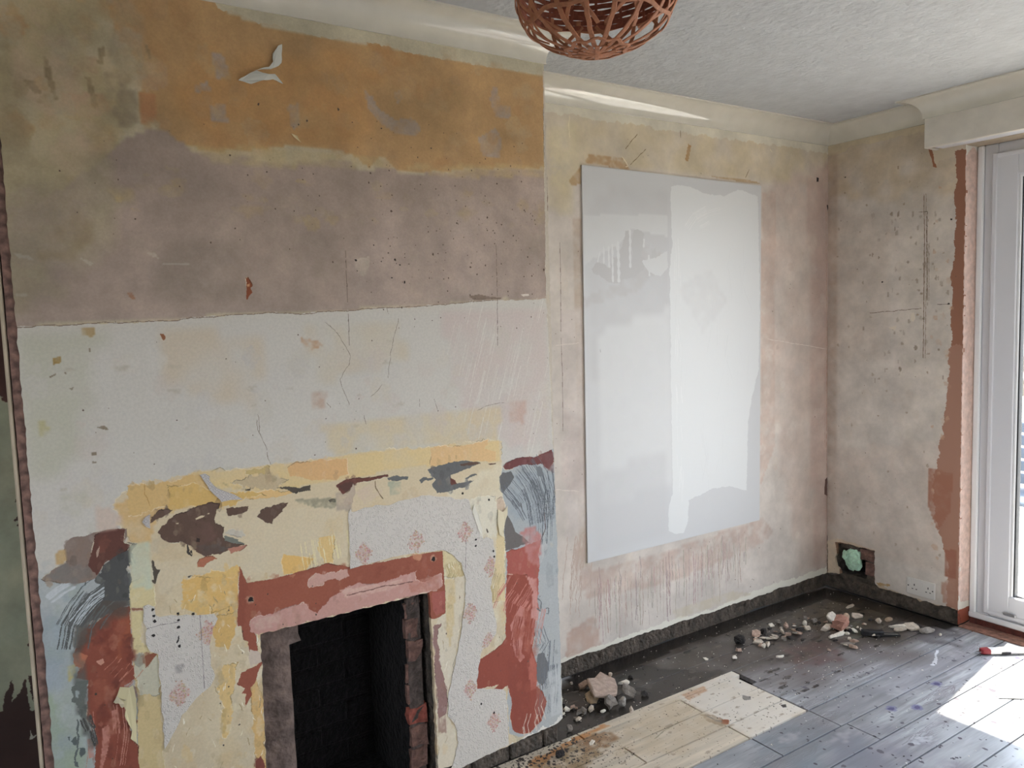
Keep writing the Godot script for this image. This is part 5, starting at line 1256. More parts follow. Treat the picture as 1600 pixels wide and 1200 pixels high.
# ------------------------------------------------------------------ chimney breast and fireplace
func build_chimney() -> void:
	var t := thing("wall_chimney", "chimney breast wall of stripped plaster with peeling paint and paper round an open fireplace", "wall", Vector3.ZERO, "", "structure")
	var cv := paint_chimney()
	var out := PackedVector2Array()
	out.append(Vector2(-1.597, 2.52))
	for k in 11:
		out.append(Vector2(-1.597, 2.3 - k * 0.21))
	out.append_array(pts_of([-159.5, 7.5, -130, 6.5, -108, 6.8, -107.6, 22, -107.2, 45, -106.8, 68.4, -80, 68.4, -52.2, 68.6, -51.8, 50, -51.6, 30, -51.7, 7.5, -40, 6.2, -28, 6.0, -18, 6.6, -8, 7.0, -3, 7.2, 0.4, 8.6, 0.4, 20, 0.1, 60, -0.2, 120, 0.1, 180, 0.0, 252]))
	part("plaster", slab(torn(out, 0.0022, 4), PT, cv), wall_mat(cv), t, FLAT, "stripped plaster in coats of ochre, mauve, limewash, yellow paste and terracotta")
	part("corner_bead", slab(torn(pts_of([-161.6, 8, -159.5, 8, -159.5, 190, -160.2, 232, -161.6, 232]), 0.0006, 9), 0.02, null), M.bead, t, Transform3D(Basis.IDENTITY, Vector3(0, 0, -0.004)), "broken red-brown arris")
	# brickwork behind the plaster
	part("masonry", box_mesh(Vector3(XL + 0.002, 0, ZA - 0.1), Vector3(-1.072, H, -PT), 0.004), M.masonry, t)
	part("masonry", box_mesh(Vector3(-0.514, 0, ZA - 0.1), Vector3(-0.012, H, -PT), 0.004), M.masonry, t)
	part("lintel", box_mesh(Vector3(-1.072, 0.688, ZA - 0.1), Vector3(-0.514, H, -PT), 0.004), M.masonry, t)
	part("side_plaster", box_mesh(Vector3(-0.012, 0.08, ZA - 0.01), Vector3(0.0, H, -PT), 0.002), M.plaster_back, t)
	part("side_plaster", box_mesh(Vector3(XL - 0.008, 0.08, ZA - 0.01), Vector3(XL + 0.002, H, -0.006), 0.003), M.plaster_back, t)
	# the exposed foot of the wall, rough blocks without a skirting
	var r := RandomNumberGenerator.new()
	r.seed = 5
	var x := -0.514
	while x < -0.03:
		var w := minf(r.randf_range(0.09, 0.16), -0.012 - x)
		var st := st_new()
		box(st, Vector3(x + 0.004, 0.0, -PT - 0.004), Vector3(x + w - 0.004, r.randf_range(0.055, 0.068), -r.randf_range(0.003, 0.010)), 0.004)
		st.generate_tangents()
		part("foot_block", st.commit(), M.masonry, t)
		x += w
	# builder's opening: parged pier on the left, bare bricks on the right
	part("pier", lump_box(Vector3(-1.072, 0.0, -0.345), Vector3(-0.972, 0.665, -0.05), 3, 0.0016), M.parge, t, FLAT, "grey parged jamb")
	part("pier_cap", lump_box(Vector3(-1.066, 0.615, -0.10), Vector3(-0.944, 0.672, -0.042), 8, 0.007), M.parge, t)
	part("mortar_bed", box_mesh(Vector3(-0.583, 0.0, -0.345), Vector3(-0.532, 0.66, -0.052), 0.004), M.mortar, t)
	part("cheek", lump_box(Vector3(-0.596, 0.0, -0.35), Vector3(-0.575, 0.67, -0.066), 77, 0.003), M.soot, t, FLAT, "sooty smooth inner cheek")
	for k in 9:
		var y := k * 0.074
		var h := 0.068 + r.randf_range(-0.004, 0.004)
		if k == 8:
			h = 0.05
		var deep := r.randf_range(-0.058, -0.042)
		part("brick", lump_box(Vector3(-0.590 + r.randf_range(-0.003, 0.003), y + 0.005, -0.075), Vector3(-0.535 + r.randf_range(-0.004, 0.006), y + h, deep), 20 + k, 0.006), M.brick_red if k == 3 else M.brick_dirty, t, FLAT, "brick rubbed to bright red" if k == 3 else "")
	part("paper_wad", lump(Vector3(0.08, 0.05, 0.07), 41, 0.5, 2), M.parge, t, Transform3D(Basis.from_euler(Vector3(0.3, 0.6, 0.5)), Vector3(-0.555, 0.655, -0.075)), "crumpled wad under the lintel")
	# sooty fireback of bricks
	part("fireback", box_mesh(Vector3(-1.07, 0.0, -0.42), Vector3(-0.52, 0.69, -0.36), 0.002), M.soot, t)
	for row in 9:
		for col in 4:
			var x0 := -1.07 + col * 0.19 - (0.095 if row % 2 else 0.0)
			var a := maxf(x0 + 0.004, -1.07)
			var b := minf(x0 + 0.186, -0.52)
			if b - a > 0.02:
				part("brick", box_mesh(Vector3(a, row * 0.075 + 0.005, -0.362), Vector3(b, row * 0.075 + 0.07, -0.35 - 0.004 * ((row + col) % 2)), 0.004), M.soot, t)
	part("hearth_slab", box_mesh(Vector3(-1.072, -0.03, -0.36), Vector3(-0.514, 0.004, 0.0), 0.002), M.soot, t)
	# scraps of embossed paper
	var wp := paint_wallpaper()
	var paper := wall_mat(wp, 0.75)
	paper.heightmap_scale = 0.4
	part("wallpaper_scrap", slab(torn(pts_of([-136.5, 83.7, -135.3, 84.2, -133.9, 83.1, -133.7, 80.8, -132.8, 80.1, -128.4, 79.5, -124.8, 78.4, -118.9, 77.4, -118.3, 76, -119.6, 73.2, -120.7, 69.4, -120.6, 62.9, -120, 59, -121, 57.3, -122.8, 56.5, -126.3, 53.9, -129, 51.1, -130.8, 48, -132.7, 45, -134, 43.1, -133.9, 51.3, -133.9, 62.6, -134.1, 69.8, -135.8, 71.1, -136.7, 73.6, -136.3, 77.5, -137.2, 79.5]), 0.0022, 11), 0.0016, wp), paper, t, Transform3D(Basis.IDENTITY, Vector3(0, 0, 0.0022)), "torn scrap of white embossed wallpaper with one pink flower")
	part("wallpaper_scrap", slab(torn(pts_of([-78.6, 99.4, -77.7, 100.7, -77.3, 99.4, -73.1, 100, -68.3, 100.2, -65, 99.4, -61.7, 100.2, -56.7, 100.4, -53.2, 101.2, -48.6, 99.7, -42.7, 99, -41.5, 97.8, -36.1, 96.9, -35.5, 93.5, -33.3, 87.7, -31.1, 82.4, -29.7, 83.1, -27.2, 81.5, -27, 79.3, -26.1, 76.3, -27.6, 70.4, -28.8, 65, -28.2, 57.5, -26.9, 52, -27.3, 48.1, -30.6, 44.4, -32.6, 44.3, -33.9, 42.4, -35.1, 36.5, -35.6, 33.8, -35.7, 30.7, -26.7, 28, -24.1, 26.4, -23.6, 18, -23.5, 6.7, -30.2, 6.1, -36.7, 5.5, -43.1, 4.9, -46.8, 6.2, -45.4, 9.1, -43.9, 14.3, -44.3, 20.1, -47.2, 24.9, -46.9, 31.6, -44.7, 39.3, -42.5, 46.5, -41.1, 51.7, -39.1, 62.3, -38.3, 69.9, -40.1, 75.7, -43.4, 79.6, -46.5, 81.5, -49.4, 81.8, -60.3, 82.8, -68.6, 82.6, -78.7, 81.9]), 0.0022, 12), 0.0016, wp), paper, t, Transform3D(Basis.IDENTITY, Vector3(0, 0, 0.0022)), "long torn strip of white embossed wallpaper with pink flower diamonds")
	# flaps and curls that stand off the wall
	var torn_white := mat(srgb(206, 206, 196), 0.8)
	curl(t, [-103.8, 224.1, -99.8, 226.8, -98.7, 227.4, -95.3, 226.7, -93.8, 226.9, -91.3, 224.8, -94.3, 225.6, -96.9, 224.8, -100.5, 223.4], 0.016, torn_white)
	curl(t, [-99.2, 227.4, -95.2, 228.9, -93.8, 230.6, -93.9, 232.6, -92.3, 235, -91.2, 235.4, -91.4, 230.5, -92.3, 229.6, -94.7, 228.3], 0.010, torn_white)
	curl(t, [-89.8, 211.2, -88.1, 210.8, -87, 209, -87.6, 209.5, -89, 210.2], 0.008, mat(srgb(210, 192, 150), 0.8))
	curl(t, [-140.5, 63.6, -141.7, 63.1, -143.6, 63.7, -144.3, 61.7, -145.2, 59.8, -143.5, 59.3, -142.7, 57.2, -143, 55.6, -141.7, 51.2, -142.1, 49.1, -140.7, 46.8, -140.4, 53.4, -140, 59.5], 0.012, mat(srgb(212, 200, 158), 0.8))
	curl(t, [-144.5, 61.7, -144, 60.9, -142.3, 59.8, -142, 58.4, -143.6, 58, -144.2, 59.5, -145.3, 60.2], 0.02, mat(srgb(190, 178, 150), 0.8))
	curl(t, [-34.3, 95, -33.1, 92.1, -31.5, 86.2, -31, 82.8, -32.2, 83.6, -33.9, 88.9, -35.1, 92.4], 0.006, mat(srgb(222, 216, 200), 0.8))
	curl(t, [-24.8, 91.8, -22.9, 90.4, -21.2, 92.3, -21.3, 89, -23.2, 83.6, -22.6, 81.3, -24.5, 82.7, -25.3, 87.4], 0.006, mat(srgb(222, 210, 178), 0.8))
	var scrim := rough_mat(srgb(190, 184, 180), 0.25, 60.0, 0.8, 6.0, 51)
	curl(t, [-120.3, 117.1, -119, 117.2, -117.8, 116.3, -117.8, 114.7, -115.9, 112.4, -113.4, 111.3, -110.9, 109.6, -109.2, 108.4, -112.7, 108.7, -115.3, 108.6, -115.7, 109.4, -117.5, 111.5, -118.8, 113.9, -119.7, 115.9], 0.003, scrim, "scrim_tape")
	curl(t, [-133.5, 108.2, -133.7, 104.3, -134.7, 105.1, -135.6, 106.3, -134.9, 107.3], 0.003, scrim, "scrim_tape")

# a torn scrap that curls away from the chimney wall, outline in cm
func curl(t: Node3D, cm: Array, off: float, m: Material, called := "paper_flap") -> void:
	var p := torn(pts_of(cm), 0.0012, cm.size() + int(off * 1000.0), 0.008)
	var ids := Geometry2D.triangulate_polygon(p)
	if ids.is_empty():
		print("curl does not close ", cm.size())
		return
	var lo := Vector2(1e9, 1e9)
	var hi := -lo
	for v in p:
		lo = lo.min(v)
		hi = hi.max(v)
	var s := st_new()
	var z: Array[float] = []
	for v in p:
		var f := (v - lo) / (hi - lo)
		z.append(0.0015 + off * (0.25 + 0.75 * sin(f.x * 5.0) * sin(f.y * 4.0 + 0.7) * 0.5 + 0.4 * f.y) * 0.8)
	for k in range(0, ids.size(), 3):
		var a := Vector3(p[ids[k]].x, p[ids[k]].y, z[ids[k]])
		var b := Vector3(p[ids[k + 1]].x, p[ids[k + 1]].y, z[ids[k + 1]])
		var c := Vector3(p[ids[k + 2]].x, p[ids[k + 2]].y, z[ids[k + 2]])
		flat_tri(s, a, b, c, Vector3(0, 0, 1))
		var d := Vector3(0, 0, 0.0006)
		flat_tri(s, a - d, b - d, c - d, Vector3(0, 0, -1))
	for k in p.size():
		var j := (k + 1) % p.size()
		var a := Vector3(p[k].x, p[k].y, z[k])
		var b := Vector3(p[j].x, p[j].y, z[j])
		var d := Vector3(0, 0, 0.0006)
		var n := Vector3(b.y - a.y, a.x - b.x, 0)
		quad(s, a, b, b - d, a - d, n if not Geometry2D.is_polygon_clockwise(p) else -n)
	s.generate_tangents()
	part(called, s.commit(), m, t)

# a rough block: a box whose faces are split and knocked about
func lump_box(lo: Vector3, hi: Vector3, seed_: int, amp: float) -> ArrayMesh:
	var n := FastNoiseLite.new()
	n.seed = seed_
	n.frequency = 14.0
	n.fractal_octaves = 3
	var s := st_new()
	for axis in 3:
		var b := (axis + 1) % 3
		var d := (axis + 2) % 3
		for sg in [0.0, 1.0]:
			var nb := clampi(int((hi[b] - lo[b]) / 0.025), 2, 14)
			var nd := clampi(int((hi[d] - lo[d]) / 0.025), 2, 14)
			var grid := []
			for i in nb + 1:
				var row: Array[Vector3] = []
				for j in nd + 1:
					var p := Vector3.ZERO
					p[axis] = lerpf(lo[axis], hi[axis], sg)
					p[b] = lerpf(lo[b], hi[b], float(i) / nb)
					p[d] = lerpf(lo[d], hi[d], float(j) / nd)
					p += Vector3(n.get_noise_3d(p.x, p.y, p.z), n.get_noise_3d(p.y + 7.0, p.z, p.x), n.get_noise_3d(p.z, p.x + 9.0, p.y)) * amp * 2.0
					row.append(p)
				grid.append(row)
			var away := Vector3.ZERO
			away[axis] = sg * 2.0 - 1.0
			for i in nb:
				for j in nd:
					quad(s, grid[i][j], grid[i + 1][j], grid[i + 1][j + 1], grid[i][j + 1], away)
	s.generate_tangents()
	return s.commit()

# ------------------------------------------------------------------ the other walls
func build_alcove() -> void:
	var t := thing("wall_alcove", "alcove wall of stripped cream and pink plaster to the right of the chimney breast", "wall", Vector3.ZERO, "", "structure")
	var cv := paint_alcove()
	var out := PackedVector2Array()
	out.append_array(pts_of([0.5, 252, 0.5, 8.6]))
	var r := RandomNumberGenerator.new()
	r.seed = 9
	for k in 40:
		out.append(Vector2(0.03 + k * 0.053, 0.079 + r.randf_range(-0.004, 0.006)))
	out.append_array(pts_of([216.3, 8, 216.3, 252]))
	part("plaster", slab(torn(out, 0.0025, 21), PT, cv), wall_mat(cv), t, Transform3D(Basis.IDENTITY, Vector3(0, 0, ZA)))
	part("masonry", lump_box(Vector3(-0.012, 0.0, ZA - 0.11), Vector3(XR + 0.02, 0.12, ZA - PT), 33, 0.006), M.masonry, t, FLAT, "dark bare foot of the wall where the skirting was torn off")
	part("masonry", box_mesh(Vector3(-0.012, 0.11, ZA - 0.11), Vector3(XR + 0.02, H, ZA - PT), 0.002), M.plaster_back, t)
	for k in 14:
		part("mortar_crust", lump(Vector3(r.randf_range(0.03, 0.12), r.randf_range(0.02, 0.05), 0.012), 60 + k, 0.5), M.masonry, t, Transform3D(Basis.IDENTITY, Vector3(0.1 + k * 0.145 + r.randf_range(-0.04, 0.04), r.randf_range(0.02, 0.06), ZA - PT)))
	var l := thing("wall_left_alcove", "dim left alcove wall with dark brown torn paint beyond the chimney edge", "wall", Vector3.ZERO, "", "structure")
	var lc := paint_left_alcove()
	part("plaster", slab(pts_of([-240, 8, XL * 100.0, 8, XL * 100.0, 252, -240, 252]), PT, lc), wall_mat(lc), l, Transform3D(Basis.IDENTITY, Vector3(0, 0, ZA)))
	part("masonry", box_mesh(Vector3(WX - 0.02, 0.0, ZA - 0.11), Vector3(XL + 0.02, H, ZA - PT), 0.002), M.plaster_back, l)

func wall_basis_far() -> Transform3D:      # u runs along z, the face looks into the room
	return Transform3D(Basis(Vector3(0, 0, 1), Vector3(0, 1, 0), Vector3(-1, 0, 0)), Vector3(XR, 0, 0))

func build_door_wall() -> void:
	var t := thing("wall_patio_side", "stripped plaster wall between the alcove corner and the patio door, with a hole near the floor", "wall", Vector3.ZERO, "", "structure")
	var cv := paint_door_wall()
	var out := PackedVector2Array()
	out.append_array(pts_of([33.2, 252, -38.7, 252]))
	out.append_array(pts_of([-38.6, 8, -35.5, 7.7, -32.5, 8.5, -29.8, 10, -30.7, 11.7, -32.5, 13.3, -33.6, 15.9, -33.6, 18.1, -32.4, 21.1, -31.8, 24, -33.2, 26.8, -27.9, 27.3, -23.8, 27.6, -21, 27.2, -10.4, 27.5, -10.4, 20.7, -10.2, 9.7, -7.5, 8.1, -3.8, 8.3, 2.5, 8.2, 8.6, 8.1, 12.6, 7.9, 14.1, 6.9, 17.6, 8.2, 22.4, 7.5, 28, 8.6, 31.6, 8.4]))
	out.append(Vector2(0.332, 0.078))
	part("plaster", slab(torn(out, 0.0025, 22), PT, cv), wall_mat(cv), t, wall_basis_far())
	var xw := XR + PT
	# brickwork: solid beside the door, with the vent hole left open
	part("masonry", box_mesh(Vector3(xw, 0.0, ZA - 0.11), Vector3(XR + 0.35, 0.10, DZ0 - 0.002), 0.004), M.masonry, t)
	part("masonry", box_mesh(Vector3(xw, 0.29, ZA - 0.11), Vector3(XR + 0.35, H, DZ0 - 0.002), 0.002), M.plaster_back, t)
	part("masonry", box_mesh(Vector3(xw, 0.10, ZA - 0.11), Vector3(XR + 0.35, 0.29, -0.325), 0.003), M.masonry, t)
	part("masonry", box_mesh(Vector3(xw, 0.10, -0.155), Vector3(XR + 0.35, 0.29, DZ0 - 0.002), 0.003), M.masonry, t)
	part("masonry", box_mesh(Vector3(XR + 0.12, 0.09, -0.34), Vector3(XR + 0.35, 0.30, -0.14), 0.003), M.soot, t)
	part("brick", lump_box(Vector3(xw - 0.004, 0.205, -0.19), Vector3(xw + 0.1, 0.262, -0.108), 71, 0.003), M.brick_dirty, t)
	part("brick", lump_box(Vector3(xw - 0.004, 0.128, -0.16), Vector3(xw + 0.1, 0.196, -0.108), 72, 0.003), M.brick_dirty, t)
	part("brick", lump_box(Vector3(xw - 0.002, 0.245, -0.31), Vector3(xw + 0.1, 0.285, -0.19), 73, 0.004), M.masonry, t)
	for k in 9:
		part("mortar_crust", lump(Vector3(0.014, 0.03 + 0.01 * (k % 3), 0.05 + 0.02 * (k % 4)), 80 + k, 0.5), M.masonry, t, Transform3D(Basis.IDENTITY, Vector3(xw, 0.03 + 0.012 * (k % 4), -0.3 + k * 0.068)))
	# pink plastered side of the opening
	var rc := paint_reveal()
	part("reveal", slab(torn(pts_of([216.3, 1.0, 226.5, 1.0, 226.5, 230, 216.3, 230]), 0.0015, 31), 0.004, rc), wall_mat(rc), t, Transform3D(Basis.IDENTITY, Vector3(0, 0, DZ0 + 0.002)), "pink plastered reveal beside the door frame")
	var u := thing("wall_patio_side", "wall above and beyond the patio door", "wall", Vector3.ZERO, "", "structure")
	part("lintel", box_mesh(Vector3(XR, DH, DZ0), Vector3(XR + 0.35, H, DZ1), 0.002), M.plaster_back, u)
	part("plaster", box_mesh(Vector3(XR, 0.0, DZ1), Vector3(XR + 0.35, H, ZB + 0.1), 0.002), M.plaster_back, u)
	var s := thing("floor_threshold", "red stained concrete strip under the patio door", "floor", Vector3.ZERO, "", "structure")
	part("strip", lump_box(Vector3(XR + 0.006, -0.05, DZ0), Vector3(XR + 0.36, 0.002, DZ1), 91, 0.001), rough_mat(srgb(158, 118, 102), 0.25, 4.0, 0.9, 4.0, 92), s)
	part("packer", lump_box(Vector3(XR + 0.095, 0.0, DZ0 + 0.008), Vector3(XR + 0.14, 0.034, DZ1), 93, 0.002), rough_mat(srgb(96, 50, 42), 0.25, 6.0, 0.9, 4.0, 94), s, FLAT, "dark red packer under the sill")

func build_rest_of_room() -> void:
	var b := thing("wall_viewer_side", "plain wall behind the viewer", "wall", Vector3.ZERO, "", "structure")
	part("plaster", box_mesh(Vector3(WX - 0.1, 0.0, ZB), Vector3(-1.3, H, ZB + 0.12), 0.002), M.plaster_back, b)
	part("plaster", box_mesh(Vector3(0.7, 0.0, ZB), Vector3(XR + 0.35, H, ZB + 0.12), 0.002), M.plaster_back, b)
	part("plaster", box_mesh(Vector3(-1.3, 0.0, ZB), Vector3(0.7, 0.85, ZB + 0.12), 0.002), M.plaster_back, b)
	part("plaster", box_mesh(Vector3(-1.3, 2.15, ZB), Vector3(0.7, H, ZB + 0.12), 0.002), M.plaster_back, b)
	var v := thing("window_2", "white framed window behind the viewer facing the chimney", "window", Vector3.ZERO, "", "structure")
	for e in [[-0.5, -2.13], [-0.07, 0.0], [-1.135, -1.065]]:
		part("frame", box_mesh(Vector3(e[0], 0.85, ZB + 0.04), Vector3(e[1], 2.15, ZB + 0.1), 0.004), M.pvc, v)
	for e in [[0.85, 0.92], [2.08, 2.15]]:
		part("frame", box_mesh(Vector3(-1.23, e[0], ZB + 0.04), Vector3(0.63, e[1], ZB + 0.1), 0.004), M.pvc, v)
	part("pane", box_mesh(Vector3(-1.23, 0.92, ZB + 0.069), Vector3(-0.335, 2.08, ZB + 0.075), 0.001), M.glass, v)
	part("pane", box_mesh(Vector3(-0.265, 0.92, ZB + 0.069), Vector3(0.63, 2.08, ZB + 0.075), 0.001), M.glass, v)
	# the wall opposite the patio door has a window on the street
	var w := thing("wall_street_side", "plain wall with a window opposite the patio door", "wall", Vector3.ZERO, "", "structure")
	var wz0 := 0.9
	var wz1 := 2.7
	part("plaster", box_mesh(Vector3(WX - 0.12, 0.0, ZA - 0.11), Vector3(WX, H, wz0), 0.002), M.plaster_back, w)
	part("plaster", box_mesh(Vector3(WX - 0.12, 0.0, wz1), Vector3(WX, H, ZB + 0.1), 0.002), M.plaster_back, w)
	part("plaster", box_mesh(Vector3(WX - 0.12, 0.0, wz0), Vector3(WX, 0.85, wz1), 0.002), M.plaster_back, w)
	part("plaster", box_mesh(Vector3(WX - 0.12, 2.15, wz0), Vector3(WX, H, wz1), 0.002), M.plaster_back, w)
	var n := thing("window_1", "white framed street window behind the viewer", "window", Vector3.ZERO, "", "structure")
	for e in [[wz0, wz0 + 0.07], [wz1 - 0.07, wz1], [1.765, 1.835]]:
		part("frame", box_mesh(Vector3(WX - 0.1, 0.85, e[0]), Vector3(WX - 0.04, 2.15, e[1]), 0.004), M.pvc, n)
	for e in [[0.85, 0.92], [2.08, 2.15]]:
		part("frame", box_mesh(Vector3(WX - 0.1, e[0], wz0 + 0.07), Vector3(WX - 0.04, e[1], wz1 - 0.07), 0.004), M.pvc, n)
	part("pane", box_mesh(Vector3(WX - 0.075, 0.92, wz0 + 0.07), Vector3(WX - 0.069, 2.08, 1.765), 0.001), M.glass, n)
	part("pane", box_mesh(Vector3(WX - 0.075, 0.92, 1.835), Vector3(WX - 0.069, 2.08, wz1 - 0.07), 0.001), M.glass, n)
	var c := thing("ceiling", "white ceiling with a coarse combed texture", "ceiling", Vector3.ZERO, "", "structure")
	part("plaster", box_mesh(Vector3(WX - 0.12, H, ZA - 0.11), Vector3(XR + 0.35, H + 0.12, ZB + 0.12), 0.002), M.ceiling, c)

# a hollow cornice from a to b along a wall whose room side is n; ka, kb: 1 mitred round an outer corner, -1 into an inner one
func cove(t: Node3D, a: Vector3, b: Vector3, n: Vector3, ka: float, kb: float, p := 0.085) -> void:
	var s := st_new()
	var d := (b - a).normalized()
	var prof: Array[Vector2] = [Vector2(0.0, -p - 0.006), Vector2(0.006, -p - 0.006), Vector2(0.006, -p)]
	for k in 15:
		var q := PI * 0.5 * k / 14.0
		prof.append(Vector2(0.006 + (p - 0.006) * (1.0 - cos(q)), -p + (p - 0.006) * sin(q)))
	prof.append(Vector2(p + 0.006, -0.006))
	prof.append(Vector2(p + 0.006, 0.0))
	for k in prof.size() - 1:
		var e := prof[k]
		var f := prof[k + 1]
		var pa := a + n * e.x + Vector3(0, e.y, 0) - d * ka * e.x
		var pb := b + n * e.x + Vector3(0, e.y, 0) + d * kb * e.x
		var qa := a + n * f.x + Vector3(0, f.y, 0) - d * ka * f.x
		var qb := b + n * f.x + Vector3(0, f.y, 0) + d * kb * f.x
		var nf := (n * -(f.y - e.y) + Vector3(0, f.x - e.x, 0)).normalized() * -1.0
		if k >= 3 and k <= 16:
			var q0 := PI * 0.5 * (k - 3) / 14.0
			var q1 := PI * 0.5 * (k - 2) / 14.0
			var n0 := n * cos(q0) - Vector3(0, sin(q0), 0)
			var n1 := n * cos(q1) - Vector3(0, sin(q1), 0)
			smooth_quad(s, pa, pb, qb, qa, n0, n0, n1, n1)
		else:
			quad(s, pa, pb, qb, qa, n - Vector3(0, 1, 0))
	s.generate_tangents()
	part("cove", s.commit(), M.cream, t)

func smooth_quad(s: SurfaceTool, a: Vector3, b: Vector3, c: Vector3, d: Vector3, na: Vector3, nb: Vector3, nc: Vector3, nd: Vector3) -> void:
	var v: Array[Vector3] = [a, b, c, d]
	var n: Array[Vector3] = [na, nb, nc, nd]
	for f in [[0, 1, 2], [0, 2, 3]]:
		var g := (v[f[1]] - v[f[0]]).cross(v[f[2]] - v[f[0]])
		var o := [f[0], f[1], f[2]] if g.dot(na + nc) < 0.0 else [f[0], f[2], f[1]]
		for k in o:
			s.set_normal(n[k].normalized())
			s.set_uv(Vector2(v[k].x + v[k].z, v[k].y))
			s.add_vertex(v[k])

func build_cornices() -> void:
	var h := Vector3(0, H, 0)
	var t := thing("trim_1", "cream coved cornice along the top of the chimney breast", "cornice", Vector3.ZERO, "", "structure")
	cove(t, Vector3(XL, H, 0), Vector3(0, H, 0), Vector3(0, 0, 1), 1, 1)
	cove(t, Vector3(0, H, 0), Vector3(0, H, ZA), Vector3(1, 0, 0), 1, -1)
	cove(t, Vector3(XL, H, ZA), Vector3(XL, H, 0), Vector3(-1, 0, 0), -1, 1)
	t = thing("trim_2", "cream coved cornice above the alcove with the white board", "cornice", Vector3.ZERO, "", "structure")
	cove(t, Vector3(0, H, ZA), Vector3(XR, H, ZA), Vector3(0, 0, 1), -1, -1)
	t = thing("trim_3", "cream coved cornice from the alcove corner to the pelmet", "cornice", Vector3.ZERO, "", "structure")
	cove(t, Vector3(XR, H, ZA), Vector3(XR, H, 0.19), Vector3(-1, 0, 0), -1, -1)
	t = thing("trim_4", "cream coved cornice above the left alcove", "cornice", Vector3.ZERO, "", "structure")
	cove(t, Vector3(WX, H, ZA), Vector3(XL, H, ZA), Vector3(0, 0, 1), -1, -1)
	# boxed pelmet over the patio door with the cornice carried round it
	var p := thing("trim_5", "cream boxed pelmet over the patio door with the cornice carried round it", "pelmet", Vector3.ZERO, "", "structure")
	var xf := XR - 0.10
	part("face_board", box_mesh(Vector3(xf, 2.302, 0.19), Vector3(xf + 0.018, H - 0.07, ZB), 0.002), M.cream_flat, p)
	part("end_board", box_mesh(Vector3(xf + 0.018, 2.302, 0.19), Vector3(XR, H - 0.07, 0.208), 0.002), M.cream_flat, p)
	part("underside_board", box_mesh(Vector3(xf + 0.018, 2.304, 0.222), Vector3(XR + 0.1, 2.318, ZB), 0.002), M.pvc, p, FLAT, "grey-white underside")
	cove(p, Vector3(XR, H, 0.19), Vector3(xf, H, 0.19), Vector3(0, 0, -1), -1, 1)
	cove(p, Vector3(xf, H, 0.19), Vector3(xf, H, ZB), Vector3(-1, 0, 0), 1, -1)

# ------------------------------------------------------------------ floor
func plank_mesh(x0: float, x1: float, z0: float, z1: float, cv, top := 0.0, g := 0.0030) -> ArrayMesh:
	var s := st_new()
	var c := 0.0006
	x0 += g
	x1 -= g
	z0 += g
	z1 -= g
	var o: Array[Vector3] = [Vector3(x0, top - c, z0), Vector3(x1, top - c, z0), Vector3(x1, top - c, z1), Vector3(x0, top - c, z1)]
	var i: Array[Vector3] = [Vector3(x0 + c, top, z0 + c), Vector3(x1 - c, top, z0 + c), Vector3(x1 - c, top, z1 - c), Vector3(x0 + c, top, z1 - c)]
	var faces := [[i[0], i[1], i[2], i[3], Vector3.UP]]
	var aways: Array[Vector3] = [Vector3(0, 0, -1), Vector3(1, 0, 0), Vector3(0, 0, 1), Vector3(-1, 0, 0)]
	for k in 4:
		var j := (k + 1) % 4
		faces.append([o[k], o[j], i[j], i[k], aways[k] + Vector3.UP])
		faces.append([o[k], o[j], o[j] - Vector3(0, 0.018, 0), o[k] - Vector3(0, 0.018, 0), aways[k]])
	for f in faces:
		var a: Vector3 = f[0]
		var b: Vector3 = f[1]
		var d: Vector3 = f[2]
		var e: Vector3 = f[3]
		var n := (b - a).cross(d - a).normalized()
		if n.dot(f[4]) < 0.0:
			n = -n
		var ua := face_uv(Vector2(a.x, -a.z), cv)
		var ub := face_uv(Vector2(b.x, -b.z), cv)
		var ud := face_uv(Vector2(d.x, -d.z), cv)
		var ue := face_uv(Vector2(e.x, -e.z), cv)
		tri(s, a, b, d, n, ua, ub, ud)
		tri(s, a, d, e, n, ua, ud, ue)
	s.generate_tangents()
	return s.commit()

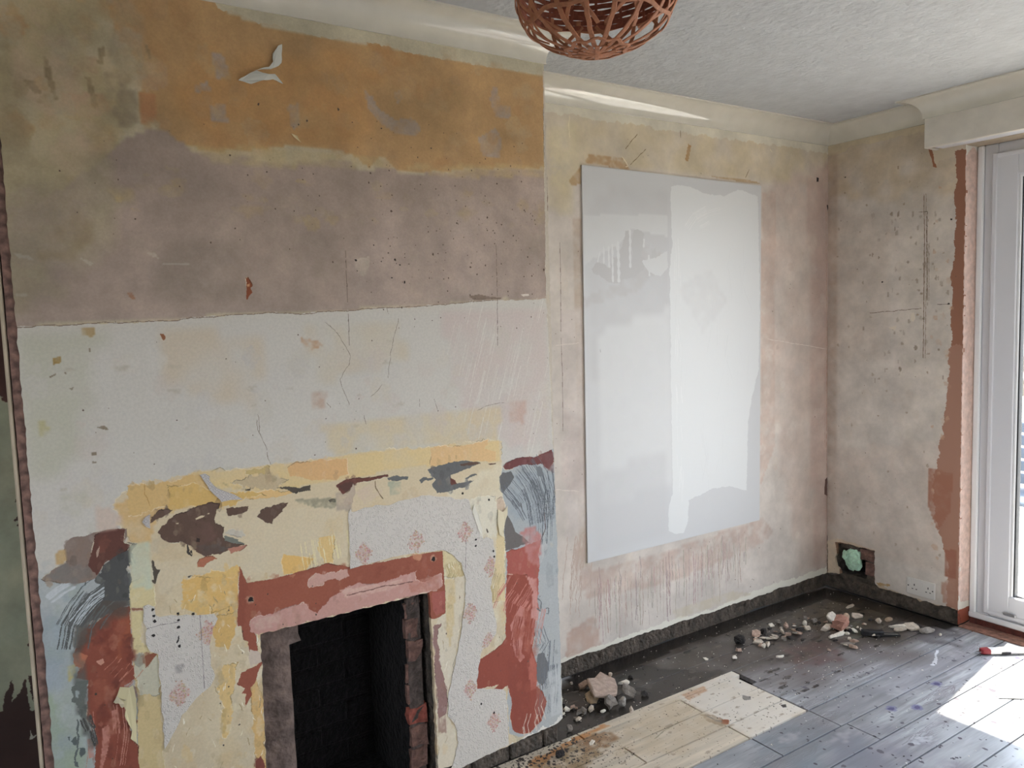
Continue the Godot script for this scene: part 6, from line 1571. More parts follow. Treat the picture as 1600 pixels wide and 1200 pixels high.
func build_floor() -> void:
	var f := thing("floor", "old grey floorboards running along the chimney wall, sooty and black near the walls", "floor", Vector3.ZERO, "", "structure")
	part("joist_bed", box_mesh(Vector3(WX - 0.1, -0.12, ZA - 0.1), Vector3(XR + 0.4, -0.021, ZB + 0.1), 0.002), mat(srgb(22, 20, 19), 0.95), f)
	var cv := paint_floor()
	var old := wall_mat(cv, 0.24)
	var plain := rough_mat(srgb(140, 137, 140), 0.12, 2.0, 0.55, 1.0, 101)
	var r := RandomNumberGenerator.new()
	r.seed = 44
	for k in BOARD_Z.size() - 1:
		var z0: float = BOARD_Z[k]
		var z1: float = BOARD_Z[k + 1]
		var cuts := [-1.74, XR + 0.004]
		if k >= 3 and k <= 5:
			cuts = [0.937 if k == 3 else 0.905, XR + 0.004]
		elif k == 6:
			cuts = [-1.74, -0.4, 0.567, 0.905, XR + 0.004]
		elif k == 7:
			cuts = [-1.74, 0.935, XR + 0.004]
		elif k < 3:
			cuts = [-1.74, XR + 0.004]
		elif z0 < 1.3:
			cuts = [-1.74, r.randf_range(-0.6, 0.3), XR + 0.004]
		for j in cuts.size() - 1:
			if z1 <= 1.36:
				part("plank", plank_mesh(cuts[j], cuts[j + 1], z0, z1, cv, r.randf_range(-0.0008, 0.0006), 0.0008 if k < 5 else 0.0030), old, f)
			else:
				part("plank", plank_mesh(cuts[j], cuts[j + 1], z0, z1, null), plain, f)
		part("plank", plank_mesh(WX, -1.74, z0, z1, null), plain, f)
	# newer pale boards let in where the hearth was
	var pv := paint_pale_boards()
	var pale := wall_mat(pv, 0.6)
	var rows := [[-0.005, 0.043, [-0.6, 0.07, 0.930]], [0.043, 0.167, [-0.6, 0.563, 0.897]], [0.167, 0.292, [-0.6, 0.15, 0.897]], [0.292, 0.4, [-0.6, 0.561, 0.897]]]
	for q in rows:
		for j in q[2].size() - 1:
			part("plank", plank_mesh(q[2][j], q[2][j + 1], q[0], q[1], pv, 0.002 + 0.0004 * j), pale, f, FLAT, "pale new board let into the old floor")
	part("plank", plank_mesh(-1.74, -0.6, -0.005, 0.4, null, 0.0), plain, f)

# ------------------------------------------------------------------ patio door
func build_door() -> void:
	var t := thing("door_1", "white plastic patio door with tall clear panes, partly in view", "door", Vector3.ZERO, "", "structure")
	var x := XR + 0.10
	var z0 := DZ0 + 0.006
	var top := DH
	# outer frame, with a whiter cover strip against the plaster
	part("cover_strip", box_mesh(Vector3(x - 0.012, 0.04, z0), Vector3(x + 0.03, top, z0 + 0.030), 0.006), M.pvc_bright, t, FLAT, "bright white cover strip")
	part("frame", box_mesh(Vector3(x, 0.04, z0 + 0.030), Vector3(x + 0.07, top, z0 + 0.088), 0.004), M.pvc, t)
	part("frame", box_mesh(Vector3(x, top - 0.06, z0 + 0.088), Vector3(x + 0.07, top, DZ1), 0.004), M.pvc, t)
	part("frame", box_mesh(Vector3(x, 0.04, DZ1 - 0.06), Vector3(x + 0.07, top - 0.06, DZ1), 0.004), M.pvc, t)
	part("sill", box_mesh(Vector3(x - 0.018, 0.034, z0), Vector3(x + 0.10, 0.062, DZ1), 0.005), M.pvc_bright, t, FLAT, "white door sill")
	part("frame", box_mesh(Vector3(x, 0.062, z0 + 0.088), Vector3(x + 0.07, 0.088, DZ1 - 0.06), 0.004), M.pvc, t)
	# two leaves, each a sash with a bead, a black gasket and a pane
	var za := z0 + 0.088
	var zm := (za + DZ1 - 0.06) * 0.5
	for e in [[za, zm - 0.002], [zm + 0.002, DZ1 - 0.06]]:
		var y0 := 0.09
		var y1 := top - 0.062
		var a: float = e[0]
		var b: float = e[1]
		var leaf := Node3D.new()
		leaf.name = numbered("leaf", t)
		t.add_child(leaf, true)
		var w := 0.095
		part("sash", frame_mesh(a, b, y0, y1, w, x - 0.016, x + 0.052, 0.005), M.pvc, leaf)
		part("lip", frame_mesh(a - 0.018, b, y0 - 0.016, y1 + 0.016, 0.024, x - 0.020, x - 0.001, 0.005), M.pvc, leaf, FLAT, "raised lip of the sash")
		part("bead", frame_mesh(a + w - 0.002, b - w + 0.002, y0 + w - 0.02, y1 - w + 0.002, 0.014, x - 0.010, x + 0.012, 0.004), M.pvc_bright, leaf, FLAT, "glazing bead")
		part("gasket", frame_mesh(a + w + 0.010, b - w - 0.010, y0 + w - 0.008, y1 - w - 0.010, 0.008, x - 0.004, x + 0.03, 0.001), M.rubber, leaf, FLAT, "black rubber gasket")
		part("pane", box_mesh(Vector3(x + 0.008, y0 + w - 0.004, a + w + 0.006), Vector3(x + 0.014, y1 - w, b - w), 0.001), M.glass, leaf)
	part("handle", box_mesh(Vector3(x - 0.06, 1.0, zm - 0.03), Vector3(x - 0.045, 1.02, zm + 0.1), 0.004), M.metal, t)
	part("handle_plate", box_mesh(Vector3(x - 0.046, 0.92, zm - 0.045), Vector3(x - 0.012, 1.12, zm - 0.01), 0.004), M.metal, t)
	part("stay", box_mesh(Vector3(x - 0.03, 0.094, za + 0.075), Vector3(x - 0.018, 0.108, za + 0.13), 0.003), M.metal, t)

func frame_mesh(z0: float, z1: float, y0: float, y1: float, w: float, xa: float, xb: float, c: float) -> ArrayMesh:
	var s := st_new()
	box(s, Vector3(xa, y0, z0), Vector3(xb, y1, z0 + w), c)
	box(s, Vector3(xa, y0, z1 - w), Vector3(xb, y1, z1), c)
	box(s, Vector3(xa, y0, z0 + w - c), Vector3(xb, y0 + w, z1 - w + c), c)
	box(s, Vector3(xa, y1 - w, z0 + w - c), Vector3(xb, y1, z1 - w + c), c)
	s.generate_tangents()
	return s.commit()

# ------------------------------------------------------------------ garden seen through the glass
func build_outside() -> void:
	var g := thing("ground", "pale stone patio outside the glass door", "patio", Vector3.ZERO, "", "structure")
	var stone := rough_mat(srgb(196, 192, 182), 0.12, 2.0, 0.9, 3.0, 111)
	var stone2 := rough_mat(srgb(176, 176, 168), 0.12, 2.0, 0.9, 3.0, 112)
	part("bed", box_mesh(Vector3(XR + 0.35, -0.5, -9), Vector3(14, -0.19, 9), 0.002), mat(srgb(150, 146, 138), 0.95), g)
	for i in 8:
		for j in 9:
			part("slab", box_mesh(Vector3(XR + 0.36 + i * 0.46, -0.2, -2.2 + j * 0.46), Vector3(XR + 0.36 + i * 0.46 + 0.45, -0.15 - 0.002 * ((i * 3 + j) % 3), -2.2 + j * 0.46 + 0.45), 0.006), stone if (i + j) % 2 else stone2, g)
	# dark plastic garden chair
	var navy := mat(srgb(58, 72, 90), 0.45)
	var c := thing("garden_chair", "dark blue slatted garden chair on the patio outside the door", "chair", Vector3(4.02, -0.152, -0.22))
	part("seat", box_mesh(Vector3(-0.23, 0.40, -0.22), Vector3(0.23, 0.43, 0.22), 0.008), navy, c)
	for e in [[-0.22, -0.20], [-0.22, 0.20], [0.20, -0.20], [0.20, 0.20]]:
		part("leg", box_mesh(Vector3(e[0] - 0.02, 0.0, e[1] - 0.02), Vector3(e[0] + 0.02, 0.40, e[1] + 0.02), 0.006), navy, c)
	for k in 5:
		part("slat", box_mesh(Vector3(0.19, 0.46 + k * 0.09, -0.22), Vector3(0.225, 0.53 + k * 0.09, 0.22), 0.006), navy, c)
	for e in [-0.22, 0.22]:
		part("post", box_mesh(Vector3(0.225, 0.40, e - 0.02), Vector3(0.255, 0.94, e + 0.02), 0.006), navy, c)
		part("armrest", box_mesh(Vector3(-0.24, 0.62, e - 0.025), Vector3(0.23, 0.645, e + 0.025), 0.008), navy, c)
	# white garden wall with a bare shrub in front and a fence behind
	var w := thing("garden_wall", "low white rendered garden wall behind the chair", "wall")
	part("render", lump_box(Vector3(6.2, -0.2, -4.5), Vector3(6.4, 0.62, 1.5), 121, 0.006), rough_mat(srgb(232, 232, 230), 0.04, 1.0, 0.9, 2.0, 122), w)
	part("coping", box_mesh(Vector3(6.14, 0.618, -4.5), Vector3(6.46, 0.67, 1.5), 0.008), stone2, w)
	var f := thing("garden_fence", "tall pinkish board fence at the back of the garden", "fence")
	var wood := rough_mat(srgb(206, 182, 176), 0.1, 1.5, 0.9, 2.0, 123)
	for k in 44:
		part("board", box_mesh(Vector3(7.6, -0.2, -5.2 + k * 0.15), Vector3(7.62 + 0.006 * (k % 2), 1.75, -5.2 + k * 0.15 + 0.145), 0.003), wood, f)
	part("rail", box_mesh(Vector3(7.66, 0.3, -5.2), Vector3(7.7, 0.38, 1.4), 0.004), wood, f)
	part("rail", box_mesh(Vector3(7.66, 1.3, -5.2), Vector3(7.7, 1.38, 1.4), 0.004), wood, f)
	var b := thing("bare_shrub", "leafless twiggy shrub above the white garden wall", "shrub", Vector3(6.95, -0.2, -1.35))
	var r := RandomNumberGenerator.new()
	r.seed = 131
	var bark := mat(srgb(120, 112, 100), 0.9)
	for k in 16:
		var s := st_new()
		for j in 9:
			var p := [Vector3(r.randf_range(-0.05, 0.05), 0.0, r.randf_range(-0.05, 0.05))]
			var d := Vector3(r.randf_range(-0.12, 0.12), 1.0, r.randf_range(-0.6, 0.6)).normalized()
			var o := [Vector3(1, 0, 0)]
			for q in 5:
				d = (d + Vector3(r.randf_range(-0.12, 0.12), r.randf_range(-0.1, 0.2), r.randf_range(-0.3, 0.3))).normalized()
				p.append(p[-1] + d * r.randf_range(0.16, 0.3))
				o.append(Vector3(1, 0, 0))
			strip(s, p, o, 0.012, 0.012)
		s.generate_tangents()
		part("branch", s.commit(), bark, b)

# ------------------------------------------------------------------ things in the room
func build_things() -> void:
	# white board on the alcove wall
	var bt := thing("wall_board", "large white painted board fixed flat on the alcove wall, freshly brushed on one half", "board", Vector3(1.02, 0.48, ZA))
	var bc := paint_board()
	var corners := pts_of([46.1, 220.2, 160.5, 219, 158.1, 48.5, 44.2, 48.9])
	var bm := wall_mat(bc, 0.4)
	bm.albedo_color = srgb(241, 241, 241)
	part("panel", slab(corners, 0.007, bc), bm, bt, Transform3D(Basis.IDENTITY, Vector3(-1.02, -0.48, 0.0075)))

	# double socket
	var s := thing("double_socket", "white double wall socket low on the wall beside the patio door", "socket", Vector3(XR, 0.0995, 0.15))
	part("plate", box_mesh(Vector3(-0.009, 0.0, -0.073), Vector3(0.0, 0.086, 0.073), 0.003), M.white_plastic, s)
	var hole := mat(srgb(20, 18, 18), 0.8)
	for k in [-0.035, 0.035]:
		part("rocker", box_mesh(Vector3(-0.0115, 0.056, k - 0.028), Vector3(-0.008, 0.078, k - 0.016), 0.001), M.white_plastic, s)
		part("pin_hole", box_mesh(Vector3(-0.0094, 0.048, k + 0.002), Vector3(-0.0085, 0.058, k + 0.0065), 0.0002), hole, s)
		part("pin_hole", box_mesh(Vector3(-0.0094, 0.030, k - 0.009), Vector3(-0.0085, 0.034, k - 0.001), 0.0002), hole, s)
		part("pin_hole", box_mesh(Vector3(-0.0094, 0.030, k + 0.011), Vector3(-0.0085, 0.034, k + 0.019), 0.0002), hole, s)
	for k in [-0.062, 0.062]:
		part("screw", box_mesh(Vector3(-0.0094, 0.041, k - 0.003), Vector3(-0.0085, 0.047, k + 0.003), 0.0002), hole, s)

	# green foam stuffed into the old vent
	var fo := thing("foam_plug", "pale green foam crumpled into the old vent hole near the alcove corner", "foam", Vector3(XR + 0.018, 0.195, -0.232))
	var green := rough_mat(srgb(186, 222, 196), 0.12, 5.0, 0.9, 4.0, 141)
	part("foam", lump(Vector3(0.11, 0.135, 0.135), 142, 0.55, 3), green, fo)
	part("fold", lump(Vector3(0.05, 0.07, 0.06), 143, 0.6, 2), green, fo, Transform3D(Basis.from_euler(Vector3(0.4, 0.2, 0.3)), Vector3(-0.035, 0.02, -0.03)))
	part("fold", lump(Vector3(0.05, 0.06, 0.06), 144, 0.6, 2), green, fo, Transform3D(Basis.from_euler(Vector3(1.0, 0.2, 0.3)), Vector3(-0.035, -0.02, 0.025)))

	build_lampshade()

	# knife and sheet by the door
	var kn := thing("utility_knife", "white handled utility knife with a red end on the floor by the patio door", "knife", Vector3(1.985, 0.001, 0.585))
	kn.rotation.y = -atan2(0.112, 0.155) 
	var white := mat(srgb(228, 226, 222), 0.4)
	part("handle", flat_bar([[-0.06, 0.012], [-0.03, 0.017], [0.05, 0.016], [0.10, 0.014], [0.14, 0.011]], 0.022, 0.004), white, kn)
	part("grip", flat_bar([[0.02, 0.018], [0.04, 0.0185], [0.06, 0.0165]], 0.014, 0.003), M.black, kn)
	part("end_cap", flat_bar([[-0.066, 0.008], [-0.058, 0.0135], [-0.028, 0.0185]], 0.0235, 0.003), mat(srgb(140, 32, 40), 0.4), kn, FLAT, "red end of the handle")
	part("blade", flat_bar([[-0.085, 0.002], [-0.07, 0.008], [-0.055, 0.009]], 0.003, 0.010), M.metal, kn)
	var sh := thing("white_sheet", "thin white card sheet lying on the boards at the right", "sheet", Vector3(1.9, 0.0, 1.05))
	var so := PackedVector2Array([Vector2(-0.326, 0.263), Vector2(-0.253, 0.200), Vector2(-0.05, -0.02), Vector2(0.22, 0.1), Vector2(0.20, 0.33), Vector2(-0.1, 0.36)])
	part("card", slab(so, 0.003, null), mat(srgb(226, 224, 220), 0.6), sh, Transform3D(Basis(Vector3(1, 0, 0), Vector3(0, 0, -1), Vector3(0, 1, 0)), Vector3(0, 0.006, 0)))

# a bar along x with half widths given at stations, flat on the floor
func flat_bar(stations: Array, tall: float, lift: float) -> ArrayMesh:
	var s := st_new()
	var prev: Array[Vector3] = []
	for k in stations.size():
		var x: float = stations[k][0]
		var w: float = stations[k][1]
		var c := minf(0.004, w * 0.4)
		var ring: Array[Vector3] = [Vector3(x, lift, -w + c), Vector3(x, lift + c, -w), Vector3(x, lift + tall - c, -w), Vector3(x, lift + tall, -w + c), Vector3(x, lift + tall, w - c), Vector3(x, lift + tall - c, w), Vector3(x, lift + c, w), Vector3(x, lift, w - c)]
		var mid := Vector3(x, lift + tall * 0.5, 0)
		if k > 0:
			for j in 8:
				var j2 := (j + 1) % 8
				quad(s, prev[j], ring[j], ring[j2], prev[j2], (ring[j] + ring[j2]) * 0.5 - mid)
		if k == 0 or k == stations.size() - 1:
			for j in range(1, 7):
				flat_tri(s, ring[0], ring[j], ring[j + 1], Vector3(-1 if k == 0 else 1, 0, 0))
		prev = ring
	s.generate_tangents()
	return s.commit()

func build_lampshade() -> void:
	var at := Vector3(-0.506, 2.245, 0.888)
	var t := thing("pendant_lampshade", "round woven cane lampshade hanging from the ceiling", "lampshade", at)
	var cane := rough_mat(srgb(180, 120, 86), 0.14, 12.0, 0.6, 2.0, 151)
	var dark := rough_mat(srgb(140, 76, 54), 0.16, 12.0, 0.65, 2.0, 152)
	var R := 0.172
	var D := 0.108
	var r := RandomNumberGenerator.new()
	r.seed = 15
	for k in 16:
		var s := st_new()
		var pts := []
		var outs := []
		for j in 13:
			var q := 0.12 + 1.0 * j / 12.0
			var a := TAU * k / 16.0 + 0.05 + r.randf_range(-0.01, 0.01)
			var f := PI * 0.5 * q
			var p := Vector3(sin(f) * R * cos(a), -cos(f) * D, sin(f) * R * sin(a))
			pts.append(p)
			outs.append(Vector3(p.x / (R * R), p.y / (D * D), p.z / (R * R)).normalized())
		strip(s, pts, outs, 0.0105, 0.003)
		s.generate_tangents()
		part("rib", s.commit(), cane, t)
	# slanting canes that cross the ribs both ways
	for k in 16:
		var s := st_new()
		var pts := []
		var outs := []
		var dir := 1.0 if k % 2 else -1.0
		for j in 11:
			var q := 0.42 + 0.62 * j / 10.0
			var a := TAU * (k / 2) / 8.0 + 0.2 + dir * (0.32 - 0.62 * j / 10.0)
			var f := PI * 0.5 * q
			var p := Vector3(sin(f) * (R - 0.003) * cos(a), -cos(f) * (D - 0.003), sin(f) * (R - 0.003) * sin(a))
			pts.append(p)
			outs.append(Vector3(p.x / (R * R), p.y / (D * D), p.z / (R * R)).normalized())
		strip(s, pts, outs, 0.0085, 0.0025)
		s.generate_tangents()
		part("slant_cane", s.commit(), cane, t)
	# hoops
	for e in [[0.24, 0.009], [0.68, 0.009], [1.0, 0.012]]:
		var s := st_new()
		var pts := []
		var outs := []
		for j in 49:
			var a := TAU * j / 48.0
			var f: float = PI * 0.5 * (e[0] + 0.02 * sin(a * 9.0))
			var p := Vector3(sin(f) * (R + 0.002) * cos(a), -cos(f) * (D + 0.002), sin(f) * (R + 0.002) * sin(a))
			pts.append(p)
			outs.append(Vector3(p.x / (R * R), p.y / (D * D), p.z / (R * R)).normalized())
		strip(s, pts, outs, e[1], 0.0028)
		s.generate_tangents()
		part("hoop", s.commit(), cane, t)
	# the woven knot at the bottom
	for k in 7:
		var s := st_new()
		var a := PI * k / 7.0
		var pts := []
		var outs := []
		for j in 7:
			var q := (j - 3) / 3.0 * 0.042
			pts.append(Vector3(cos(a) * q, -D - 0.003 + q * q * 2.2 - 0.001 * (k % 3), sin(a) * q))
			outs.append(Vector3(0, -1, 0))
		strip(s, pts, outs, 0.011, 0.003)
		s.generate_tangents()
		part("knot_cane", s.commit(), cane, t)
	# close weave above the bowl: flat bands round upright stakes
	for k in 12:
		var s := st_new()
		var pts := []
		var outs := []
		var y := 0.002 + k * 0.0115
		var rr := R * (1.0 - 0.30 * pow(k / 11.0, 1.8)) - 0.002
		for j in 73:
			var a := TAU * j / 72.0
			var w := 0.0025 * sin(a * 18.0 + (PI if k % 2 else 0.0))
			pts.append(Vector3(cos(a) * (rr + w), y + 0.0012 * sin(a * 5.0 + k), sin(a) * (rr + w)))
			outs.append(Vector3(cos(a), 0.15, sin(a)))
		strip(s, pts, outs, 0.0108, 0.002)
		s.generate_tangents()
		part("weave_band", s.commit(), dark, t)
	for k in 18:
		var s := st_new()
		var a := TAU * (k + 0.5) / 18.0
		var pts := []
		var outs := []
		for j in 7:
			var y := j * 0.022
			var rr := R * (1.0 - 0.30 * pow(minf(1.0, j * 0.022 / 0.127), 1.8)) - 0.002
			pts.append(Vector3(cos(a) * rr, y, sin(a) * rr))
			outs.append(Vector3(cos(a), 0, sin(a)))
		strip(s, pts, outs, 0.007, 0.002)
		s.generate_tangents()
		part("stake", s.commit(), dark, t)
	# fitting: three arms, a lampholder and the flex up to the ceiling rose
	var white := mat(srgb(220, 218, 210), 0.5)
	for k in 3:
		var s := st_new()
		var a := TAU * k / 3.0
		strip(s, [Vector3(cos(a) * 0.02, 0.125, sin(a) * 0.02), Vector3(cos(a) * 0.122, 0.13, sin(a) * 0.122)], [Vector3.UP, Vector3.UP], 0.006, 0.003)
		s.generate_tangents()
		part("arm", s.commit(), dark, t)
	var hold := CylinderMesh.new()
	hold.top_radius = 0.016
	hold.bottom_radius = 0.021
	hold.height = 0.05
	part("lampholder", hold, white, t, Transform3D(Basis.IDENTITY, Vector3(0, 0.115, 0)))
	var flex := CylinderMesh.new()
	flex.top_radius = 0.0035
	flex.bottom_radius = 0.0035
	flex.height = H - at.y - 0.14
	part("flex", flex, white, t, Transform3D(Basis.IDENTITY, Vector3(0, 0.14 + flex.height * 0.5, 0)))
	var rose := CylinderMesh.new()
	rose.top_radius = 0.045
	rose.bottom_radius = 0.034
	rose.height = 0.025
	part("ceiling_rose", rose, white, t, Transform3D(Basis.IDENTITY, Vector3(0, H - at.y - 0.0125, 0)))

# ------------------------------------------------------------------ rubble on the floor
func chunk(called: String, label: String, category: String, p: Array, mesh: Mesh, m: Material, turn := Vector3.ZERO, lift := 0.0, group := "") -> Node3D:
	var o := MeshInstance3D.new()
	o.name = numbered(called, self)
	o.mesh = mesh
	o.material_override = m
	add_child(o, true)
	o.rotation = turn
	o.position = Vector3(p[0] * 0.01, 0, -p[1] * 0.01)
	var lo := 1e9
	var b := Basis.from_euler(turn)
	for v in mesh.surface_get_arrays(0)[Mesh.ARRAY_VERTEX]:
		lo = minf(lo, (b * v).y)
	o.position.y = -lo + lift + 0.0005
	tag(o, label, category, group)
	return o

func build_debris() -> void:
	var pl := rough_mat(srgb(196, 182, 166), 0.15, 8.0, 0.95, 6.0, 161)
	var pk := rough_mat(srgb(178, 152, 136), 0.15, 8.0, 0.95, 6.0, 162)
	var gy := rough_mat(srgb(128, 120, 112), 0.2, 8.0, 0.95, 6.0, 163)
	var wh := rough_mat(srgb(222, 214, 200), 0.1, 8.0, 0.9, 4.0, 164)
	var dk := rough_mat(srgb(48, 44, 42), 0.3, 8.0, 0.95, 8.0, 165)
	var rd := rough_mat(srgb(174, 128, 112), 0.15, 8.0, 0.95, 6.0, 166)
	# the heap beside the chimney foot
	chunk("plaster_slab", "large flat pinkish plaster slab, biggest piece in the heap beside the chimney foot", "rubble", [34, 17.3, 37.7, 49.4], flake(Vector3(0.15, 0.015, 0.12), 3, 9), rough_mat(srgb(178, 157, 143), 0.12, 8.0, 0.95, 6.0, 170), Vector3(0.30, 0.3, -0.12), 0.016)
	chunk("plaster_slab", "tan curved plaster shard leaning on the front of the big slab in the heap", "rubble", [26.7, 15.4, 37.7, 49.4], flake(Vector3(0.075, 0.012, 0.06), 12, 7), rough_mat(srgb(176, 152, 124), 0.12, 8.0, 0.95, 5.0, 167), Vector3(0.7, 0.5, 0.1))
	chunk("plaster_lump", "two-sided pale plaster nub resting on top of the big slab", "rubble", [41.7, 21.3, 37.7, 49.4], lump(Vector3(0.024, 0.018, 0.022), 171, 0.4), pl, Vector3(0, 0.4, 0), 0.046)
	chunk("plaster_slab", "thin cream plaster strip just behind the big slab in the heap", "rubble", [47.1, 19.4, 37.7, 49.4], flake(Vector3(0.045, 0.012, 0.016), 173, 6), wh, Vector3(0.1, -0.5, 0), 0.004)
	chunk("plaster_slab", "grey bowl-shaped plaster shard to the right of the big slab", "rubble", [42.3, 11.1, 37.7, 49.4], flake(Vector3(0.055, 0.012, 0.05), 174, 8), gy, Vector3(0.2, 0.9, 0.65))
	chunk("plaster_slab", "round dark grey plaster disc standing on edge in front of the big slab", "rubble", [29.6, 8.1, 37.7, 49.4], flake(Vector3(0.052, 0.016, 0.05), 175, 10), gy, Vector3(1.1, 0.2, 0.15))
	chunk("mortar_lump", "knobbly grey mortar lump at the right end of the heap", "rubble", [34.6, 5.7, 37.7, 49.4], lump(Vector3(0.055, 0.042, 0.045), 176, 0.6, 2), rough_mat(srgb(160, 154, 146), 0.2, 8.0, 0.95, 8.0, 168), Vector3(0.2, 0.3, 0.1))
	chunk("plaster_lump", "whitish crumbly plaster lump at the front left of the heap", "rubble", [22, 10, 37.7, 49.4], lump(Vector3(0.05, 0.026, 0.03), 177, 0.6, 2), pl, Vector3(0, 0.4, 0.1))
	chunk("plaster_lump", "small white plaster sliver in the middle front of the heap", "rubble", [25, 6.5, 37.7, 49.4], lump(Vector3(0.036, 0.014, 0.015), 178, 0.5, 2), wh, Vector3(0, -0.3, 0.1))
	chunk("plaster_slab", "small pale wedge of plaster by the edge of the pale boards", "rubble", [34.3, 0.5, 37.7, 49.4], flake(Vector3(0.03, 0.012, 0.016), 179, 5), pl, Vector3(0.3, 0.8, 0.3))
	chunk("plaster_lump", "small pale chip close under the alcove wall by the chimney corner", "rubble", [29.5, 32.6, 37.7, 49.4], lump(Vector3(0.022, 0.015, 0.016), 180, 0.5), pl)
	chunk("plaster_slab", "rough pinkish plaster scrap under the left rim of the big slab", "rubble", [32.4, 27.3, 37.7, 49.4], flake(Vector3(0.05, 0.012, 0.035), 181, 6), pk, Vector3(0.2, 0.2, 0.3))
	chunk("soot_clump", "black soot clump on the dark boards right of the heap", "soot", [47.7, 7, 37.7, 49.4], lump(Vector3(0.06, 0.02, 0.045), 182, 0.6, 2), dk)
	chunk("soot_clump", "flat black soot flake behind the heap", "soot", [53.6, 22.2, 37.7, 49.4], lump(Vector3(0.04, 0.012, 0.03), 183, 0.6, 2), dk)
	# lumps at the broken chimney corner
	chunk("mortar_lump", "grey mortar lump at the broken chimney corner", "rubble", [6.1, 3.6, 14.7, 66.9], lump(Vector3(0.04, 0.03, 0.03), 185, 0.6, 2), gy)
	chunk("mortar_lump", "dark crumbly mortar lump on the pale boards at the bottom edge", "rubble", [-8, -9, 14.7, 66.9], lump(Vector3(0.06, 0.03, 0.04), 186, 0.6, 2), dk, Vector3.ZERO, 0.003)
	chunk("plaster_slab", "cream splinter lying on the brown stain of the pale boards", "splinter", [7.6, -8.1, 14.7, 66.9], flake(Vector3(0.034, 0.005, 0.012), 187, 6), wh, Vector3(0, 0.5, 0), 0.003)
	chunk("plaster_slab", "white splinter at the left tip of the stained pale board", "splinter", [1.7, -1.8, 14.7, 66.9], flake(Vector3(0.022, 0.005, 0.008), 188, 5), wh, Vector3(0, 0.2, 0), 0.003)
	# middle of the alcove floor
	chunk("black_rag", "black crumpled rag on the sooty boards midway along the alcove", "rag", [118.5, 17.6, 131.8, 52.4], lump(Vector3(0.11, 0.035, 0.075), 191, 0.5, 3), rough_mat(srgb(30, 27, 26), 0.3, 8.0, 0.95, 8.0, 169), Vector3(0, 0.5, 0))
	chunk("plaster_slab", "pinkish round plaster flake just right of the black rag", "rubble", [130.6, 18.1, 131.8, 52.4], flake(Vector3(0.045, 0.012, 0.04), 192, 8), pk, Vector3(0.35, 0.0, 0.1), 0.004)
	chunk("plaster_slab", "short pale plaster stick in front of the pinkish flake", "splinter", [127.3, 15.5, 131.8, 52.4], flake(Vector3(0.05, 0.010, 0.012), 193, 6), pl, Vector3(0, 0.6, 0))
	chunk("plaster_slab", "thin pale lath splinter right of the black rag, pointing at the viewer", "splinter", [131.9, 11.9, 131.8, 52.4], flake(Vector3(0.075, 0.008, 0.010), 194, 6), wh, Vector3(0, -0.95, 0.1))
	chunk("soot_clump", "black coal-like lump behind the lath splinter", "soot", [135.6, 17.6, 131.8, 52.4], lump(Vector3(0.05, 0.03, 0.04), 195, 0.5, 2), dk)
	chunk("plaster_slab", "white bar-shaped chip alone on the open boards in mid floor", "splinter", [120.6, -3.2, 131.8, 52.4], flake(Vector3(0.034, 0.008, 0.012), 196, 6), wh, Vector3(0, -0.4, 0))
	chunk("plaster_lump", "small cream pebble of plaster between the rag and the brick heap", "rubble", [146.9, 16.2, 131.8, 52.4], lump(Vector3(0.02, 0.014, 0.02), 197, 0.4), pl)
	# the heap near the far corner
	chunk("brick_piece", "broken salmon red brick piece in the heap near the alcove corner", "brick", [169.6, -0.4, 185.2, 45.8], lump_box(Vector3(-0.042, 0.0, -0.028), Vector3(0.042, 0.04, 0.028), 201, 0.009), rd, Vector3(0.1, 0.3, 0.05))
	chunk("plaster_slab", "upright white half-moon plaster piece behind the red brick piece", "rubble", [174.2, 7.4, 185.2, 45.8], flake(Vector3(0.06, 0.012, 0.05), 202, 8), wh, Vector3(1.0, 0.3, 0.2))
	chunk("plaster_slab", "pale block-ended plaster strip left of the red brick piece", "rubble", [162.9, 2.6, 185.2, 45.8], flake(Vector3(0.075, 0.02, 0.03), 203, 6), pl, Vector3(0.5, 0.1, 0.0))
	chunk("plaster_slab", "white L-shaped plaster strip in front of the red brick piece", "rubble", [161.4, -4.9, 185.2, 45.8], flake(Vector3(0.085, 0.012, 0.02), 204, 6), wh, Vector3(0.2, -0.1, 0.0))
	chunk("plaster_lump", "beige plaster lump behind and right of the red brick piece", "rubble", [180.6, 3.2, 185.2, 45.8], lump(Vector3(0.07, 0.04, 0.05), 205, 0.5, 2), rough_mat(srgb(186, 160, 138), 0.15, 8.0, 0.95, 6.0, 206), Vector3(0.2, 0.2, 0.2))
	chunk("plaster_slab", "flat cream plaster wedge right of the beige lump", "rubble", [188.9, 2.3, 185.2, 45.8], flake(Vector3(0.055, 0.012, 0.03), 207, 6), pl, Vector3(0.4, -0.5, 0.0))
	chunk("plaster_slab", "thin white flake lying alone behind the brick heap", "rubble", [199, 13.1, 185.2, 45.8], flake(Vector3(0.06, 0.006, 0.02), 208, 7), pl, Vector3(0, 0.1, 0))
	chunk("plaster_lump", "round white plaster pebble at the left of the brick heap", "rubble", [160.1, 12.2, 185.2, 45.8], lump(Vector3(0.026, 0.024, 0.026), 209, 0.3, 2), wh)
	chunk("mortar_lump", "grey mortar pebble behind the round white pebble", "rubble", [164.9, 15.5, 185.2, 45.8], lump(Vector3(0.03, 0.026, 0.03), 210, 0.4, 2), gy)
	chunk("mortar_lump", "grey flattened mortar lump between the pebbles and the half-moon piece", "rubble", [166.1, 11.4, 185.2, 45.8], lump(Vector3(0.05, 0.025, 0.04), 211, 0.5, 2), gy)
